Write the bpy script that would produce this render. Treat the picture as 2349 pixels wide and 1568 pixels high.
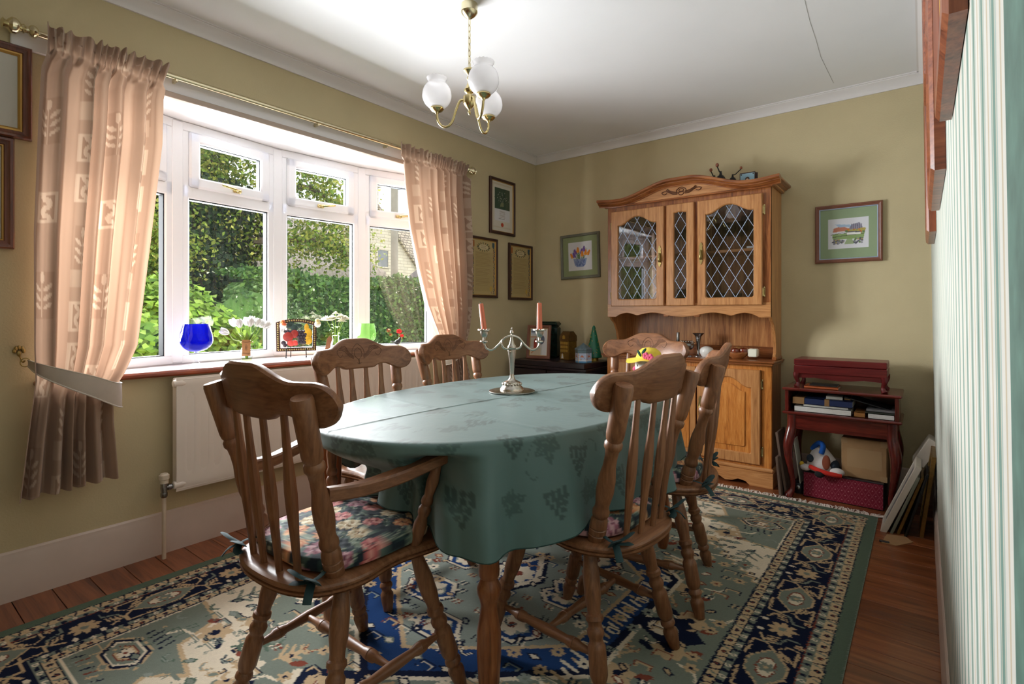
import bpy, math, random
import numpy as np
from mathutils import Matrix, Vector
R = math.radians
random.seed(7); np.random.seed(7)
for o in list(bpy.data.objects): bpy.data.objects.remove(o, do_unlink=True)
scn = bpy.context.scene
COL = scn.collection

# ------------------------------------------------------------------ camera
cam = bpy.data.cameras.new('camera'); cam_o = bpy.data.objects.new('camera', cam); COL.objects.link(cam_o)
cam.sensor_fit = 'HORIZONTAL'; cam.sensor_width = 36.0; cam.lens = 1210.0/2349*36
cam.shift_y = -65/2349; cam.clip_start = 0.01; cam.clip_end = 300
cam_o.location = (0, 0, 1.08); cam_o.rotation_euler = (R(90), 0, R(37.92))
scn.camera = cam_o
# ------------------------------------------------------------------ world, daylight, exposure
W = bpy.data.worlds.new('overcast_sky'); scn.world = W; W.use_nodes = True
wn = W.node_tree.nodes; wn['Background'].inputs[0].default_value = (0.90, 0.95, 1.0, 1); wn['Background'].inputs[1].default_value = 2.2
def area(name, loc, rot, sx, sy, power, col):
    l = bpy.data.lights.new(name, 'AREA'); l.shape = 'RECTANGLE'; l.size = sx; l.size_y = sy; l.energy = power; l.color = col
    o = bpy.data.objects.new(name, l); COL.objects.link(o); o.location = loc; o.rotation_euler = rot; return o
# open-sky daylight entering the bow window that the photograph shows
area('window_daylight', (-3.65, 1.62, 1.5), (0, R(-90), 0), 1.35, 2.4, 390, (0.95, 0.98, 1.0))
vs = scn.view_settings
vs.view_transform = 'Standard'; vs.look = 'None'; vs.gamma = 1; vs.exposure = 0.40
vs.use_curve_mapping = False

# ------------------------------------------------------------------ colour and materials
def lin(c): c = c/255.0; return c/12.92 if c <= .04045 else ((c+.055)/1.055)**2.4
def C(r, g, b): return (lin(r), lin(g), lin(b), 1.0)
MATS = {}
def newmat(name):
    m = bpy.data.materials.new(name); m.use_nodes = True; MATS[name] = m
    nt = m.node_tree; return m, nt, nt.nodes['Principled BSDF']
def link(nt, a, b): nt.links.new(a, b)
def tex_coord(nt, scale=(1, 1, 1), which='Object', rot=(0, 0, 0)):
    tc = nt.nodes.new('ShaderNodeTexCoord'); mp = nt.nodes.new('ShaderNodeMapping')
    mp.inputs['Scale'].default_value = scale; mp.inputs['Rotation'].default_value = rot
    link(nt, tc.outputs[which], mp.inputs['Vector']); return mp.outputs['Vector']
def noise(nt, vec, scale, detail=3, rough=.55, dist=0):
    n = nt.nodes.new('ShaderNodeTexNoise'); n.inputs['Scale'].default_value = scale; n.inputs['Detail'].default_value = detail
    n.inputs['Roughness'].default_value = rough; n.inputs['Distortion'].default_value = dist; link(nt, vec, n.inputs['Vector']); return n.outputs['Fac']
def ramp(nt, fac, stops, mode='LINEAR'):
    r = nt.nodes.new('ShaderNodeValToRGB'); r.color_ramp.interpolation = mode
    e = r.color_ramp.elements
    while len(e) < len(stops): e.new(0.5)
    for i, (p, c) in enumerate(stops): e[i].position = p; e[i].color = c
    link(nt, fac, r.inputs['Fac']); return r.outputs['Color']
def bump(nt, b, fac, strength, dist=.01):
    n = nt.nodes.new('ShaderNodeBump'); n.inputs['Strength'].default_value = strength; n.inputs['Distance'].default_value = dist
    link(nt, fac, n.inputs['Height']); link(nt, n.outputs['Normal'], b.inputs['Normal'])
def plain(name, c, rough=.5, metal=0, var=0, vs_=12, bmp=0, bs=200, spec=None, coat=0, trans=0):
    m, nt, b = newmat(name)
    b.inputs['Base Color'].default_value = c; b.inputs['Roughness'].default_value = rough; b.inputs['Metallic'].default_value = metal
    if spec is not None: b.inputs['Specular IOR Level'].default_value = spec
    if coat: b.inputs['Coat Weight'].default_value = coat; b.inputs['Coat Roughness'].default_value = .12
    v = tex_coord(nt)
    if var:
        d = tuple(x*(1-var) for x in c[:3])+(1,); l = tuple(min(1, x*(1+var)) for x in c[:3])+(1,)
        link(nt, ramp(nt, noise(nt, v, vs_), [(.3, d), (.7, l)]), b.inputs['Base Color'])
    if bmp: bump(nt, b, noise(nt, v, bs, 4), bmp, .003)
    return m
def wood(name, dark, mid, light, axis='z', rough=.35, scale=1, coat=.25):
    m, nt, b = newmat(name)
    s = {'x': (1.2, 16, 16), 'y': (16, 1.2, 16), 'z': (16, 16, 1.2)}[axis]
    v = tex_coord(nt, tuple(q*scale for q in s))
    n1 = noise(nt, v, 2.2, 5, .6, 1.3)
    v2 = tex_coord(nt, tuple(q*scale*5 for q in s)); n2 = noise(nt, v2, 2.0, 3, .6)
    mx = nt.nodes.new('ShaderNodeMath'); mx.operation = 'MULTIPLY_ADD'; mx.inputs[1].default_value = .35
    link(nt, n2, mx.inputs[0]); 
    ms = nt.nodes.new('ShaderNodeMath'); ms.operation = 'MULTIPLY'; ms.inputs[1].default_value = .7; link(nt, n1, ms.inputs[0]); link(nt, ms.outputs[0], mx.inputs[2])
    link(nt, ramp(nt, mx.outputs[0], [(.34, dark), (.5, mid), (.68, light)]), b.inputs['Base Color'])
    b.inputs['Roughness'].default_value = rough
    b.inputs['Coat Weight'].default_value = coat; b.inputs['Coat Roughness'].default_value = .18
    bump(nt, b, n2, .06, .002)
    return m
def attr(name, rough=.7, bmp=0, bs=300, sheen=0, spec=.3, coat=0):
    m, nt, b = newmat(name)
    a = nt.nodes.new('ShaderNodeAttribute'); a.attribute_name = 'Col'; link(nt, a.outputs['Color'], b.inputs['Base Color'])
    b.inputs['Roughness'].default_value = rough; b.inputs['Specular IOR Level'].default_value = spec
    if sheen: b.inputs['Sheen Weight'].default_value = sheen
    if coat: b.inputs['Coat Weight'].default_value = coat
    if bmp: bump(nt, b, noise(nt, tex_coord(nt), bs, 3), bmp, .004)
    return m
def glass(name, tint=(1, 1, 1, 1), rough=.0, ior=1.45, body=None, bodyfac=0):
    m, nt, b = newmat(name); nt.nodes.remove(b); out = nt.nodes['Material Output']
    t = nt.nodes.new('ShaderNodeBsdfTransparent'); t.inputs[0].default_value = tint
    g = nt.nodes.new('ShaderNodeBsdfGlossy'); g.inputs['Roughness'].default_value = rough
    lw = nt.nodes.new('ShaderNodeLayerWeight'); lw.inputs['Blend'].default_value = .5; f0 = ((ior-1)/(ior+1))**2   # Schlick reflectance of a thin sheet
    pw = nt.nodes.new('ShaderNodeMath'); pw.operation = 'POWER'; pw.inputs[1].default_value = 5; link(nt, lw.outputs['Facing'], pw.inputs[0])
    fr = nt.nodes.new('ShaderNodeMath'); fr.operation = 'MULTIPLY_ADD'; fr.inputs[1].default_value = 1-f0; fr.inputs[2].default_value = f0; link(nt, pw.outputs[0], fr.inputs[0])
    mx = nt.nodes.new('ShaderNodeMixShader'); link(nt, fr.outputs[0], mx.inputs[0])
    src = t.outputs[0]
    if body:
        d = nt.nodes.new('ShaderNodeBsdfTranslucent'); d.inputs[0].default_value = body
        d2 = nt.nodes.new('ShaderNodeBsdfDiffuse'); d2.inputs[0].default_value = body
        a0 = nt.nodes.new('ShaderNodeMixShader'); a0.inputs[0].default_value = .5; link(nt, d.outputs[0], a0.inputs[1]); link(nt, d2.outputs[0], a0.inputs[2])
        a1 = nt.nodes.new('ShaderNodeMixShader'); a1.inputs[0].default_value = bodyfac; link(nt, t.outputs[0], a1.inputs[1]); link(nt, a0.outputs[0], a1.inputs[2]); src = a1.outputs[0]
    link(nt, src, mx.inputs[1]); link(nt, g.outputs[0], mx.inputs[2]); link(nt, mx.outputs[0], out.inputs[0]); return m
def cloth_attr(name, transl=.35, rough=.8):
    m, nt, b = newmat(name); out = nt.nodes['Material Output']
    a = nt.nodes.new('ShaderNodeAttribute'); a.attribute_name = 'Col'; link(nt, a.outputs['Color'], b.inputs['Base Color'])
    b.inputs['Roughness'].default_value = rough; b.inputs['Specular IOR Level'].default_value = .25; b.inputs['Sheen Weight'].default_value = .2
    t = nt.nodes.new('ShaderNodeBsdfTranslucent'); wm = nt.nodes.new('ShaderNodeMixRGB'); wm.blend_type = 'MULTIPLY'; wm.inputs[0].default_value = 1; wm.inputs[2].default_value = (1, .88, .76, 1); link(nt, a.outputs['Color'], wm.inputs[1]); link(nt, wm.outputs[0], t.inputs[0])
    mx = nt.nodes.new('ShaderNodeMixShader'); mx.inputs[0].default_value = transl
    link(nt, b.outputs[0], mx.inputs[1]); link(nt, t.outputs[0], mx.inputs[2]); link(nt, mx.outputs[0], out.inputs[0])
    bump(nt, b, noise(nt, tex_coord(nt), 900, 2), .08, .002); return m

# ------------------------------------------------------------------ mesh builder
def catmull(pts, n=6, closed=False):
    P = [Vector(p) for p in pts]; out = []; N = len(P)
    for i in range(N if closed else N-1):
        p0 = P[(i-1) % N] if closed or i > 0 else P[0]; p1 = P[i]; p2 = P[(i+1) % N]
        p3 = P[(i+2) % N] if closed or i+2 < N else P[-1]
        for k in range(n):
            t = k/n
            out.append(tuple(.5*((2*p1)+(p2-p0)*t+(2*p0-5*p1+4*p2-p3)*t*t+(3*p1-p0-3*p2+p3)*t**3)))
    if not closed: out.append(tuple(P[-1]))
    return out
class MB:
    def __init__(s): s.v = []; s.f = []; s.c = []
    def add(s, vs_, fs, M=None):
        b = len(s.v)
        s.v += [tuple(M @ Vector(p)) for p in vs_] if M is not None else [tuple(p) for p in vs_]
        s.f += [tuple(i+b for i in f) for f in fs]; return s
    def box(s, x0, x1, y0, y1, z0, z1, b=0, M=None):
        x0, x1 = min(x0, x1), max(x0, x1); y0, y1 = min(y0, y1), max(y0, y1); z0, z1 = min(z0, z1), max(z0, z1)
        if b <= 0:
            vs_ = [(x, y, z) for x in (x0, x1) for y in (y0, y1) for z in (z0, z1)]
            return s.add(vs_, [(0, 1, 3, 2), (4, 6, 7, 5), (0, 4, 5, 1), (2, 3, 7, 6), (0, 2, 6, 4), (1, 5, 7, 3)], M)
        b = min(b, (x1-x0)*.49, (y1-y0)*.49, (z1-z0)*.49)
        X = (x0, x1); Y = (y0, y1); Z = (z0, z1); vs_ = []; idx = {}
        for i in (0, 1):
            for j in (0, 1):
                for k in (0, 1):
                    d = [b*(1-2*i), b*(1-2*j), b*(1-2*k)]
                    for a in range(3):
                        p = [X[i], Y[j], Z[k]]
                        for q in range(3):
                            if q != a: p[q] += d[q]
                        idx[(i, j, k, a)] = len(vs_); vs_.append(tuple(p))
        fs = []
        def q(*ks): fs.append(tuple(idx[k] for k in ks))
        for i in (0, 1):
            q((i, 0, 0, 0), (i, 1, 0, 0), (i, 1, 1, 0), (i, 0, 1, 0)); q((0, i, 0, 1), (1, i, 0, 1), (1, i, 1, 1), (0, i, 1, 1)); q((0, 0, i, 2), (1, 0, i, 2), (1, 1, i, 2), (0, 1, i, 2))
        for i in (0, 1):
            for j in (0, 1):
                q((i, j, 0, 0), (i, j, 1, 0), (i, j, 1, 1), (i, j, 0, 1)); q((i, 0, j, 0), (i, 1, j, 0), (i, 1, j, 2), (i, 0, j, 2)); q((0, i, j, 1), (1, i, j, 1), (1, i, j, 2), (0, i, j, 2))
                for k in (0, 1): q((i, j, k, 0), (i, j, k, 1), (i, j, k, 2))
        return s.add(vs_, fs, M)
    def lathe(s, prof, n=20, M=None, sx=1, sy=1, cap=True):
        vs_ = []; fs = []
        for z, r in prof:
            for k in range(n): a = 2*math.pi*k/n; vs_.append((r*math.cos(a)*sx, r*math.sin(a)*sy, z))
        for i in range(len(prof)-1):
            for k in range(n): fs.append((i*n+k, i*n+(k+1) % n, (i+1)*n+(k+1) % n, (i+1)*n+k))
        if cap:
            if prof[0][1] > 1e-5: fs.append(tuple(range(n-1, -1, -1)))
            if prof[-1][1] > 1e-5: fs.append(tuple((len(prof)-1)*n+k for k in range(n)))
        return s.add(vs_, fs, M)
    def turned(s, p0, p1, prof, n=14, sx=1, sy=1, xdir=None):
        p0 = Vector(p0); p1 = Vector(p1); d = p1-p0; L = d.length
        z = d.normalized(); x = Vector(xdir) if xdir else Vector((1, 0, 0))
        if abs(z.dot(x.normalized())) > .95: x = Vector((0, 1, 0))
        y = z.cross(x).normalized(); x = y.cross(z).normalized()
        M = Matrix(((x.x, y.x, z.x, p0.x), (x.y, y.y, z.y, p0.y), (x.z, y.z, z.z, p0.z), (0, 0, 0, 1)))
        return s.lathe([(t*L, r) for t, r in prof], n, M, sx, sy)
    def tube(s, pts, r, n=8, closed=False, cap=True, flat=1.0):
        P = [Vector(p) for p in pts]; N = len(P); vs_ = []; fs = []
        up = None
        for i in range(N):
            if closed: t = P[(i+1) % N]-P[(i-1) % N]
            else: t = P[min(i+1, N-1)]-P[max(i-1, 0)]
            t = t.normalized() if t.length > 1e-9 else Vector((0, 0, 1))
            if up is None:
                up = Vector((0, 0, 1)) if abs(t.z) < .9 else Vector((1, 0, 0))
            a = t.cross(up)
            if a.length < 1e-6: a = t.cross(Vector((1, .3, .2)))
            a.normalize(); up = a.cross(t).normalized()
            rr = r[i] if isinstance(r, (list, tuple)) else r
            for k in range(n):
                an = 2*math.pi*k/n; vs_.append(P[i]+a*(rr*math.cos(an))+up*(rr*flat*math.sin(an)))
        for i in range(N if closed else N-1):
            for k in range(n): fs.append((i*n+k, i*n+(k+1) % n, ((i+1) % N)*n+(k+1) % n, ((i+1) % N)*n+k))
        if cap and not closed: fs.append(tuple(range(n-1, -1, -1))); fs.append(tuple((N-1)*n+k for k in range(n)))
        return s.add(vs_, fs)
    def ball(s, c, rx, ry=None, rz=None, n=14, m=10, M=None):
        ry = ry or rx; rz = rz or rx; vs_ = [(0, 0, -rz)]; fs = []
        for i in range(1, m):
            p = math.pi*i/m-math.pi/2
            for k in range(n): a = 2*math.pi*k/n; vs_.append((rx*math.cos(p)*math.cos(a), ry*math.cos(p)*math.sin(a), rz*math.sin(p)))
        vs_.append((0, 0, rz)); top = len(vs_)-1
        for k in range(n):
            fs.append((0, 1+(k+1) % n, 1+k)); fs.append((top, 1+(m-2)*n+k, 1+(m-2)*n+(k+1) % n))
        for i in range(m-2):
            for k in range(n): fs.append((1+i*n+k, 1+i*n+(k+1) % n, 1+(i+1)*n+(k+1) % n, 1+(i+1)*n+k))
        T = Matrix.Translation(c)
        return s.add(vs_, fs, T @ M if M is not None else T)
    def prism(s, out, d0, d1, plane='xz', bev=0, M=None):
        n = len(out); A = sum(out[i][0]*out[(i+1) % n][1]-out[(i+1) % n][0]*out[i][1] for i in range(n))
        if A < 0: out = out[::-1]
        def mk(o, d): return [{'xz': (p[0], d, p[1]), 'xy': (p[0], p[1], d), 'yz': (d, p[0], p[1])}[plane] for p in o]
        if bev:
            ins = []
            for i in range(n):
                a = Vector(out[i-1]); b = Vector(out[i]); c = Vector(out[(i+1) % n])
                e1 = (b-a); e2 = (c-b); nn = Vector((-e1.y, e1.x)).normalized()+Vector((-e2.y, e2.x)).normalized()
                nn = nn.normalized() if nn.length > 1e-6 else Vector((0, 0)); ins.append((b.x+nn.x*bev, b.y+nn.y*bev))
            sg = 1 if d1 > d0 else -1
            L = [(ins, d0), (out, d0+sg*bev), (out, d1-sg*bev), (ins, d1)]
        else: L = [(out, d0), (out, d1)]
        vs_ = []; fs = []
        for o, d in L: vs_ += mk(o, d)
        for i in range(len(L)-1):
            for k in range(n): fs.append((i*n+k, i*n+(k+1) % n, (i+1)*n+(k+1) % n, (i+1)*n+k))
        fs.append(tuple(range(n-1, -1, -1))); fs.append(tuple((len(L)-1)*n+k for k in range(n)))
        return s.add(vs_, fs, M)
    def loops(s, loops, cap0=False, cap1=False, close=False, M=None):
        n = len(loops[0]); vs_ = [p for l in loops for p in l]; fs = []; L = len(loops)
        for i in range(L if close else L-1):
            for k in range(n): fs.append((i*n+k, i*n+(k+1) % n, ((i+1) % L)*n+(k+1) % n, ((i+1) % L)*n+k))
        if cap0: fs.append(tuple(range(n-1, -1, -1)))
        if cap1: fs.append(tuple((L-1)*n+k for k in range(n)))
        return s.add(vs_, fs, M)
    def grid(s, P, cols=None, closed_u=False):
        ny, nx = P.shape[:2]; b = len(s.v)
        s.v += [tuple(map(float, p)) for p in P.reshape(-1, 3)]
        for j in range(ny-1):
            for i in range(nx if closed_u else nx-1):
                i2 = (i+1) % nx; s.f.append((b+j*nx+i, b+j*nx+i2, b+(j+1)*nx+i2, b+(j+1)*nx+i))
        if cols is not None: s.c.append((b, cols.reshape(-1, 3)))
        return s
def link_obj(name, me, mat, parent):
    o = bpy.data.objects.new(name, me); COL.objects.link(o)
    if mat is not None: me.materials.append(MATS[mat] if isinstance(mat, str) else mat)
    if parent is not None: o.parent = parent
    return o
def wloc(p):
    v = Vector((0, 0, 0))
    while p is not None: v += p.location; p = p.parent
    return v
def obj(name, mb, mat, parent=None, world=False, sharp=38, flat=False, mods=None):
    me = bpy.data.meshes.new(name); me.from_pydata(mb.v, [], mb.f)
    if world and parent is not None: me.transform(Matrix.Translation(-wloc(parent)))
    if not flat:
        me.polygons.foreach_set('use_smooth', [True]*len(me.polygons)); me.set_sharp_from_angle(angle=R(sharp))
    if mb.c:
        ca = me.color_attributes.new('Col', 'FLOAT_COLOR', 'POINT'); arr = np.ones((len(mb.v), 4), np.float32)
        for b, c in mb.c: arr[b:b+len(c), :3] = c
        ca.data.foreach_set('color', arr.ravel())
    me.update(); return link_obj(name, me, mat, parent)
def np_obj(name, V, F, cols, mat, parent=None, world=False, smooth=False):
    me = bpy.data.meshes.new(name); nv, nf = len(V), len(F)
    me.vertices.add(nv); me.vertices.foreach_set('co', V.astype(np.float32).ravel())
    k = F.shape[1]; me.loops.add(nf*k); me.loops.foreach_set('vertex_index', F.astype(np.int32).ravel())
    me.polygons.add(nf); me.polygons.foreach_set('loop_start', np.arange(0, nf*k, k, dtype=np.int32))
    me.update(calc_edges=True)
    if smooth: me.polygons.foreach_set('use_smooth', np.ones(nf, bool))
    if cols is not None:
        ca = me.color_attributes.new('Col', 'FLOAT_COLOR', 'POINT'); a = np.ones((nv, 4), np.float32); a[:, :3] = cols; ca.data.foreach_set('color', a.ravel())
    if world and parent is not None: me.transform(Matrix.Translation(-wloc(parent)))
    me.validate(); return link_obj(name, me, mat, parent)
def tag(o, label, cat, group=None):
    o['label'] = label; o['category'] = cat
    if group: o['group'] = group
    return o
def thing(name, label, cat, loc=(0, 0, 0), rz=0, group=None):
    o = bpy.data.objects.new(name, None); COL.objects.link(o); o.empty_display_size = .05
    o.location = loc; o.rotation_euler = (0, 0, R(rz)); return tag(o, label, cat, group)
def struct(o): o['kind'] = 'structure'; return o
def copy_tree(o, parent=None):
    c = o.copy(); COL.objects.link(c); c.parent = parent
    for ch in list(o.children):
        if ch.name in COL.objects: copy_tree(ch, c)
    return c

# ------------------------------------------------------------------ tiny painter: flat colour prints stored on fine grids
def L3(c): return np.array([lin(x) for x in c], np.float32)
class Canvas:
    def __init__(s, w, h, nx, ny, bg):
        s.w, s.h, s.nx, s.ny = w, h, nx, ny
        s.xs = np.linspace(-w/2, w/2, nx); s.ys = np.linspace(-h/2, h/2, ny)
        s.A = np.zeros((ny, nx, 3), np.float32); s.A[:] = L3(bg)
    def win(s, x0, x1, y0, y1):
        i0 = np.searchsorted(s.xs, x0); i1 = np.searchsorted(s.xs, x1); j0 = np.searchsorted(s.ys, y0); j1 = np.searchsorted(s.ys, y1)
        if i1 <= i0 or j1 <= j0: return None
        return slice(j0, j1), slice(i0, i1), s.xs[None, i0:i1], s.ys[j0:j1, None]
    def ell(s, cx, cy, rx, ry, c, rot=0):
        m = max(rx, ry); w = s.win(cx-m, cx+m, cy-m, cy+m)
        if not w: return
        ca, sa = math.cos(rot), math.sin(rot); X = w[2]-cx; Y = w[3]-cy
        k = ((X*ca+Y*sa)/rx)**2+((-X*sa+Y*ca)/ry)**2 <= 1; s.A[w[0], w[1]][k] = L3(c)
    def rect(s, x0, x1, y0, y1, c):
        w = s.win(min(x0, x1), max(x0, x1), min(y0, y1), max(y0, y1))
        if w: s.A[w[0], w[1]] = L3(c)
    def poly(s, pts, c):
        P = np.array(pts); w = s.win(P[:, 0].min(), P[:, 0].max()+1e-6, P[:, 1].min(), P[:, 1].max()+1e-6)
        if not w: return
        X = np.broadcast_to(w[2], (w[3].shape[0], w[2].shape[1])); Y = np.broadcast_to(w[3], X.shape); ins = np.zeros(X.shape, bool)
        for (x0, y0), (x1, y1) in zip(P, np.roll(P, -1, 0)):
            if y0 == y1: continue
            ins ^= ((y0 > Y) != (y1 > Y)) & (X < (x1-x0)*(Y-y0)/(y1-y0)+x0)
        s.A[w[0], w[1]][ins] = L3(c)
    def line(s, pts, wd, c):
        for (x0, y0), (x1, y1) in zip(pts[:-1], pts[1:]):
            w = s.win(min(x0, x1)-wd, max(x0, x1)+wd, min(y0, y1)-wd, max(y0, y1)+wd)
            if not w: continue
            dx, dy = x1-x0, y1-y0; L2 = dx*dx+dy*dy+1e-12
            t = np.clip(((w[2]-x0)*dx+(w[3]-y0)*dy)/L2, 0, 1)
            k = (w[2]-x0-t*dx)**2+(w[3]-y0-t*dy)**2 <= (wd/2)**2; s.A[w[0], w[1]][k] = L3(c)
    def flower(s, x, y, r, n, c, cc, rot=0, pw=.42):
        for k in range(n):
            a = rot+2*math.pi*k/n; s.ell(x+.58*r*math.cos(a), y+.58*r*math.sin(a), r*.45, r*pw*.75, c, a)
        s.ell(x, y, r*.28, r*.28, cc)
    def sample(s, x, y):
        i = np.clip(((x/s.w+.5)*(s.nx-1)).round().astype(int), 0, s.nx-1); j = np.clip(((y/s.h+.5)*(s.ny-1)).round().astype(int), 0, s.ny-1)
        return s.A[j, i]
    def tile(s, x, y): return s.sample((x+s.w/2) % s.w-s.w/2, (y+s.h/2) % s.h-s.h/2)
    def mesh(s, name, mat, parent, M=None):
        X, Y = np.meshgrid(s.xs, s.ys); V = np.stack([X.ravel(), np.zeros(X.size), Y.ravel()], 1)
        if M is not None: V = V @ np.array(M.to_3x3()).T+np.array(M.translation)
        nx, ny = s.nx, s.ny; i = np.arange((ny-1)*(nx-1)); a = (i//(nx-1))*nx+i % (nx-1)
        return np_obj(name, V, np.stack([a, a+1, a+1+nx, a+nx], 1), s.A.reshape(-1, 3), mat, parent)

# ------------------------------------------------------------------ materials
plain('wall_paint', C(200, 185, 148), .85, var=.05, vs_=3, bmp=.35, bs=130)
plain('ceiling_paint', C(238, 238, 241), .9, var=.02, vs_=2, bmp=.08, bs=60)
plain('white_gloss', C(228, 224, 224), .35, var=.02, vs_=4)
plain('skirting_paint', C(208, 190, 178), .4, var=.05, vs_=5)
plain('upvc', C(238, 238, 242), .28)
plain('gasket', C(30, 34, 40), .6)
plain('sill_sky_glare', C(214, 204, 204), .16, var=.04, vs_=6, coat=.5)  # varnished wood sill top; the reflected sky is put into this pale colour
plain('beige_strip', C(178, 160, 146), .5)
plain('brass', C(208, 190, 138), .22, 1)
plain('pale_brass', C(222, 212, 178), .2, 1)
plain('old_brass', C(168, 148, 96), .35, 1)
plain('silver', C(196, 190, 180), .25, 1, var=.15, vs_=60)
plain('pewter', C(140, 138, 138), .3, 1, var=.1, vs_=40)
plain('chrome', C(150, 150, 150), .25, 1)
plain('lead', C(176, 190, 214), .45, .3)
plain('black_iron', C(28, 28, 30), .45, .3)
plain('radiator_enamel', C(232, 222, 212), .3, var=.015, vs_=3)
plain('pipe_paint', C(212, 194, 172), .4, var=.06, vs_=20)
plain('valve_plastic', C(216, 204, 186), .45, var=.08, vs_=60)
plain('subfloor', C(84, 60, 42), .9, var=.2, vs_=8)
wood('nosing_mahogany', C(92, 40, 20), C(128, 58, 32), C(160, 82, 50), 'y', .3)
for ax in 'xyz':
    wood('chair_wood_'+ax, C(100, 63, 40), C(128, 84, 55), C(150, 104, 71), ax, .42, coat=.12)
    wood('pine_'+ax, C(150, 96, 52), C(182, 124, 72), C(204, 148, 94), ax, .36)
    wood('oak_dark_'+ax, C(84, 42, 18), C(138, 78, 38), C(176, 112, 62), ax, .3)
    wood('mahogany_'+ax, C(56, 14, 12), C(96, 28, 22), C(124, 42, 32), ax, .25, coat=.5)
    wood('frame_brown_'+ax, C(84, 40, 24), C(128, 66, 40), C(160, 92, 58), ax, .35)
wood('frame_walnut', C(66, 32, 20), C(100, 52, 32), C(126, 70, 46), 'z', .35)
wood('pine_panel', C(150, 80, 28), C(196, 120, 50), C(216, 146, 74), 'z', .35, 1.6)
wood('niche_panel', C(112, 62, 28), C(166, 106, 58), C(204, 146, 88), 'z', .34, .8)
wood('table_leg_wood', C(98, 52, 26), C(142, 82, 46), C(168, 106, 64), 'z', .28)
plain('carved_line', C(96, 60, 36), .6)
plain('plug_wood', C(112, 58, 40), .4)
plain('black_lacquer', C(38, 28, 34), .28, var=.1, vs_=8)
plain('dark_frame', C(62, 36, 28), .35, var=.15, vs_=30)
plain('gold_slip', C(196, 156, 82), .4, .5)
plain('frame_green_grey', C(112, 112, 98), .4, var=.08, vs_=30)
plain('frame_red_brown', C(120, 72, 54), .38, var=.1, vs_=30)
plain('backing', C(150, 116, 80), .8)
plain('wallpaper_back', C(200, 200, 190), .9)
attr('print', .55); attr('print_gloss', .3, spec=.4)
glass('thin_glass', (1, 1, 1, 1), .0, 1.45); glass('cabinet_glass', (.86, .88, .92, 1), .0, 1.9); glass('picture_glass', (1, 1, 1, 1), .02, 1.12)
glass('clear_vessel', (.96, .98, .99, 1), .02, 1.22); glass('blue_vessel', (.05, .07, .52, 1), .05, 1.3, C(12, 18, 150), .35)
glass('green_vessel', (.6, .8, .45, 1), .05, 1.45, C(140, 185, 105), .22)
plain('petal_white', C(240, 240, 238), .6); plain('stem_green', C(120, 150, 50), .6, var=.2, vs_=30); plain('leaf_green', C(96, 128, 40), .6, var=.25, vs_=30)
plain('cream_petal', C(240, 236, 216), .6)

# ------------------------------------------------------------------ floor planks
def floor_material():
    m, nt, b = newmat('floor_wood')
    v = tex_coord(nt, (1.0, 14, 14)); oi = nt.nodes.new('ShaderNodeObjectInfo')
    ad = nt.nodes.new('ShaderNodeVectorMath'); ad.operation = 'ADD'; link(nt, v, ad.inputs[0])
    cm = nt.nodes.new('ShaderNodeCombineXYZ'); mu = nt.nodes.new('ShaderNodeMath'); mu.operation = 'MULTIPLY'; mu.inputs[1].default_value = 40
    link(nt, oi.outputs['Random'], mu.inputs[0]); link(nt, mu.outputs[0], cm.inputs[0]); link(nt, mu.outputs[0], cm.inputs[1]); link(nt, cm.outputs[0], ad.inputs[1])
    n = noise(nt, ad.outputs[0], 2.0, 5, .6, 1.2); n2 = noise(nt, ad.outputs[0], 9, 3)
    col = ramp(nt, n, [(.3, C(92, 46, 22)), (.5, C(134, 74, 40)), (.72, C(162, 98, 58))])
    h = nt.nodes.new('ShaderNodeHueSaturation'); mr = nt.nodes.new('ShaderNodeMapRange'); mr.inputs['To Min'].default_value = .82; mr.inputs['To Max'].default_value = 1.15
    link(nt, oi.outputs['Random'], mr.inputs['Value']); link(nt, mr.outputs[0], h.inputs['Value']); link(nt, col, h.inputs['Color']); link(nt, h.outputs[0], b.inputs['Base Color'])
    b.inputs['Roughness'].default_value = .32; b.inputs['Coat Weight'].default_value = .2; bump(nt, b, n2, .08, .002)
floor_material()
XL, YB, YR, ZC = -2.715, 3.822, -1.25, 2.455
def XR(z): return .056-.013*z
fl = struct(obj('floor', MB().box(XL-.1, .12, YR-.1, YB+.1, -.06, -.022), 'subfloor'))
pk = None; y = .408-.117*15; i = 0
while y < YB:
    y0, y1 = max(y, YR), min(y+.1145, YB)
    if y1-y0 > .01:
        full = abs((y1-y0)-.1145) < 1e-6
        if full and pk is not None: o = bpy.data.objects.new('plank', pk)
        else:
            mb = MB().box(XL, .05, 0, y1-y0, -.022, 0, .0007); o = obj('plank', mb, 'floor_wood', fl)
            if full: pk = o.data
        if o.name not in COL.objects: COL.objects.link(o)
        o.parent = fl; o.location = (0, y0, 0); i += 1
    y += .117

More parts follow.
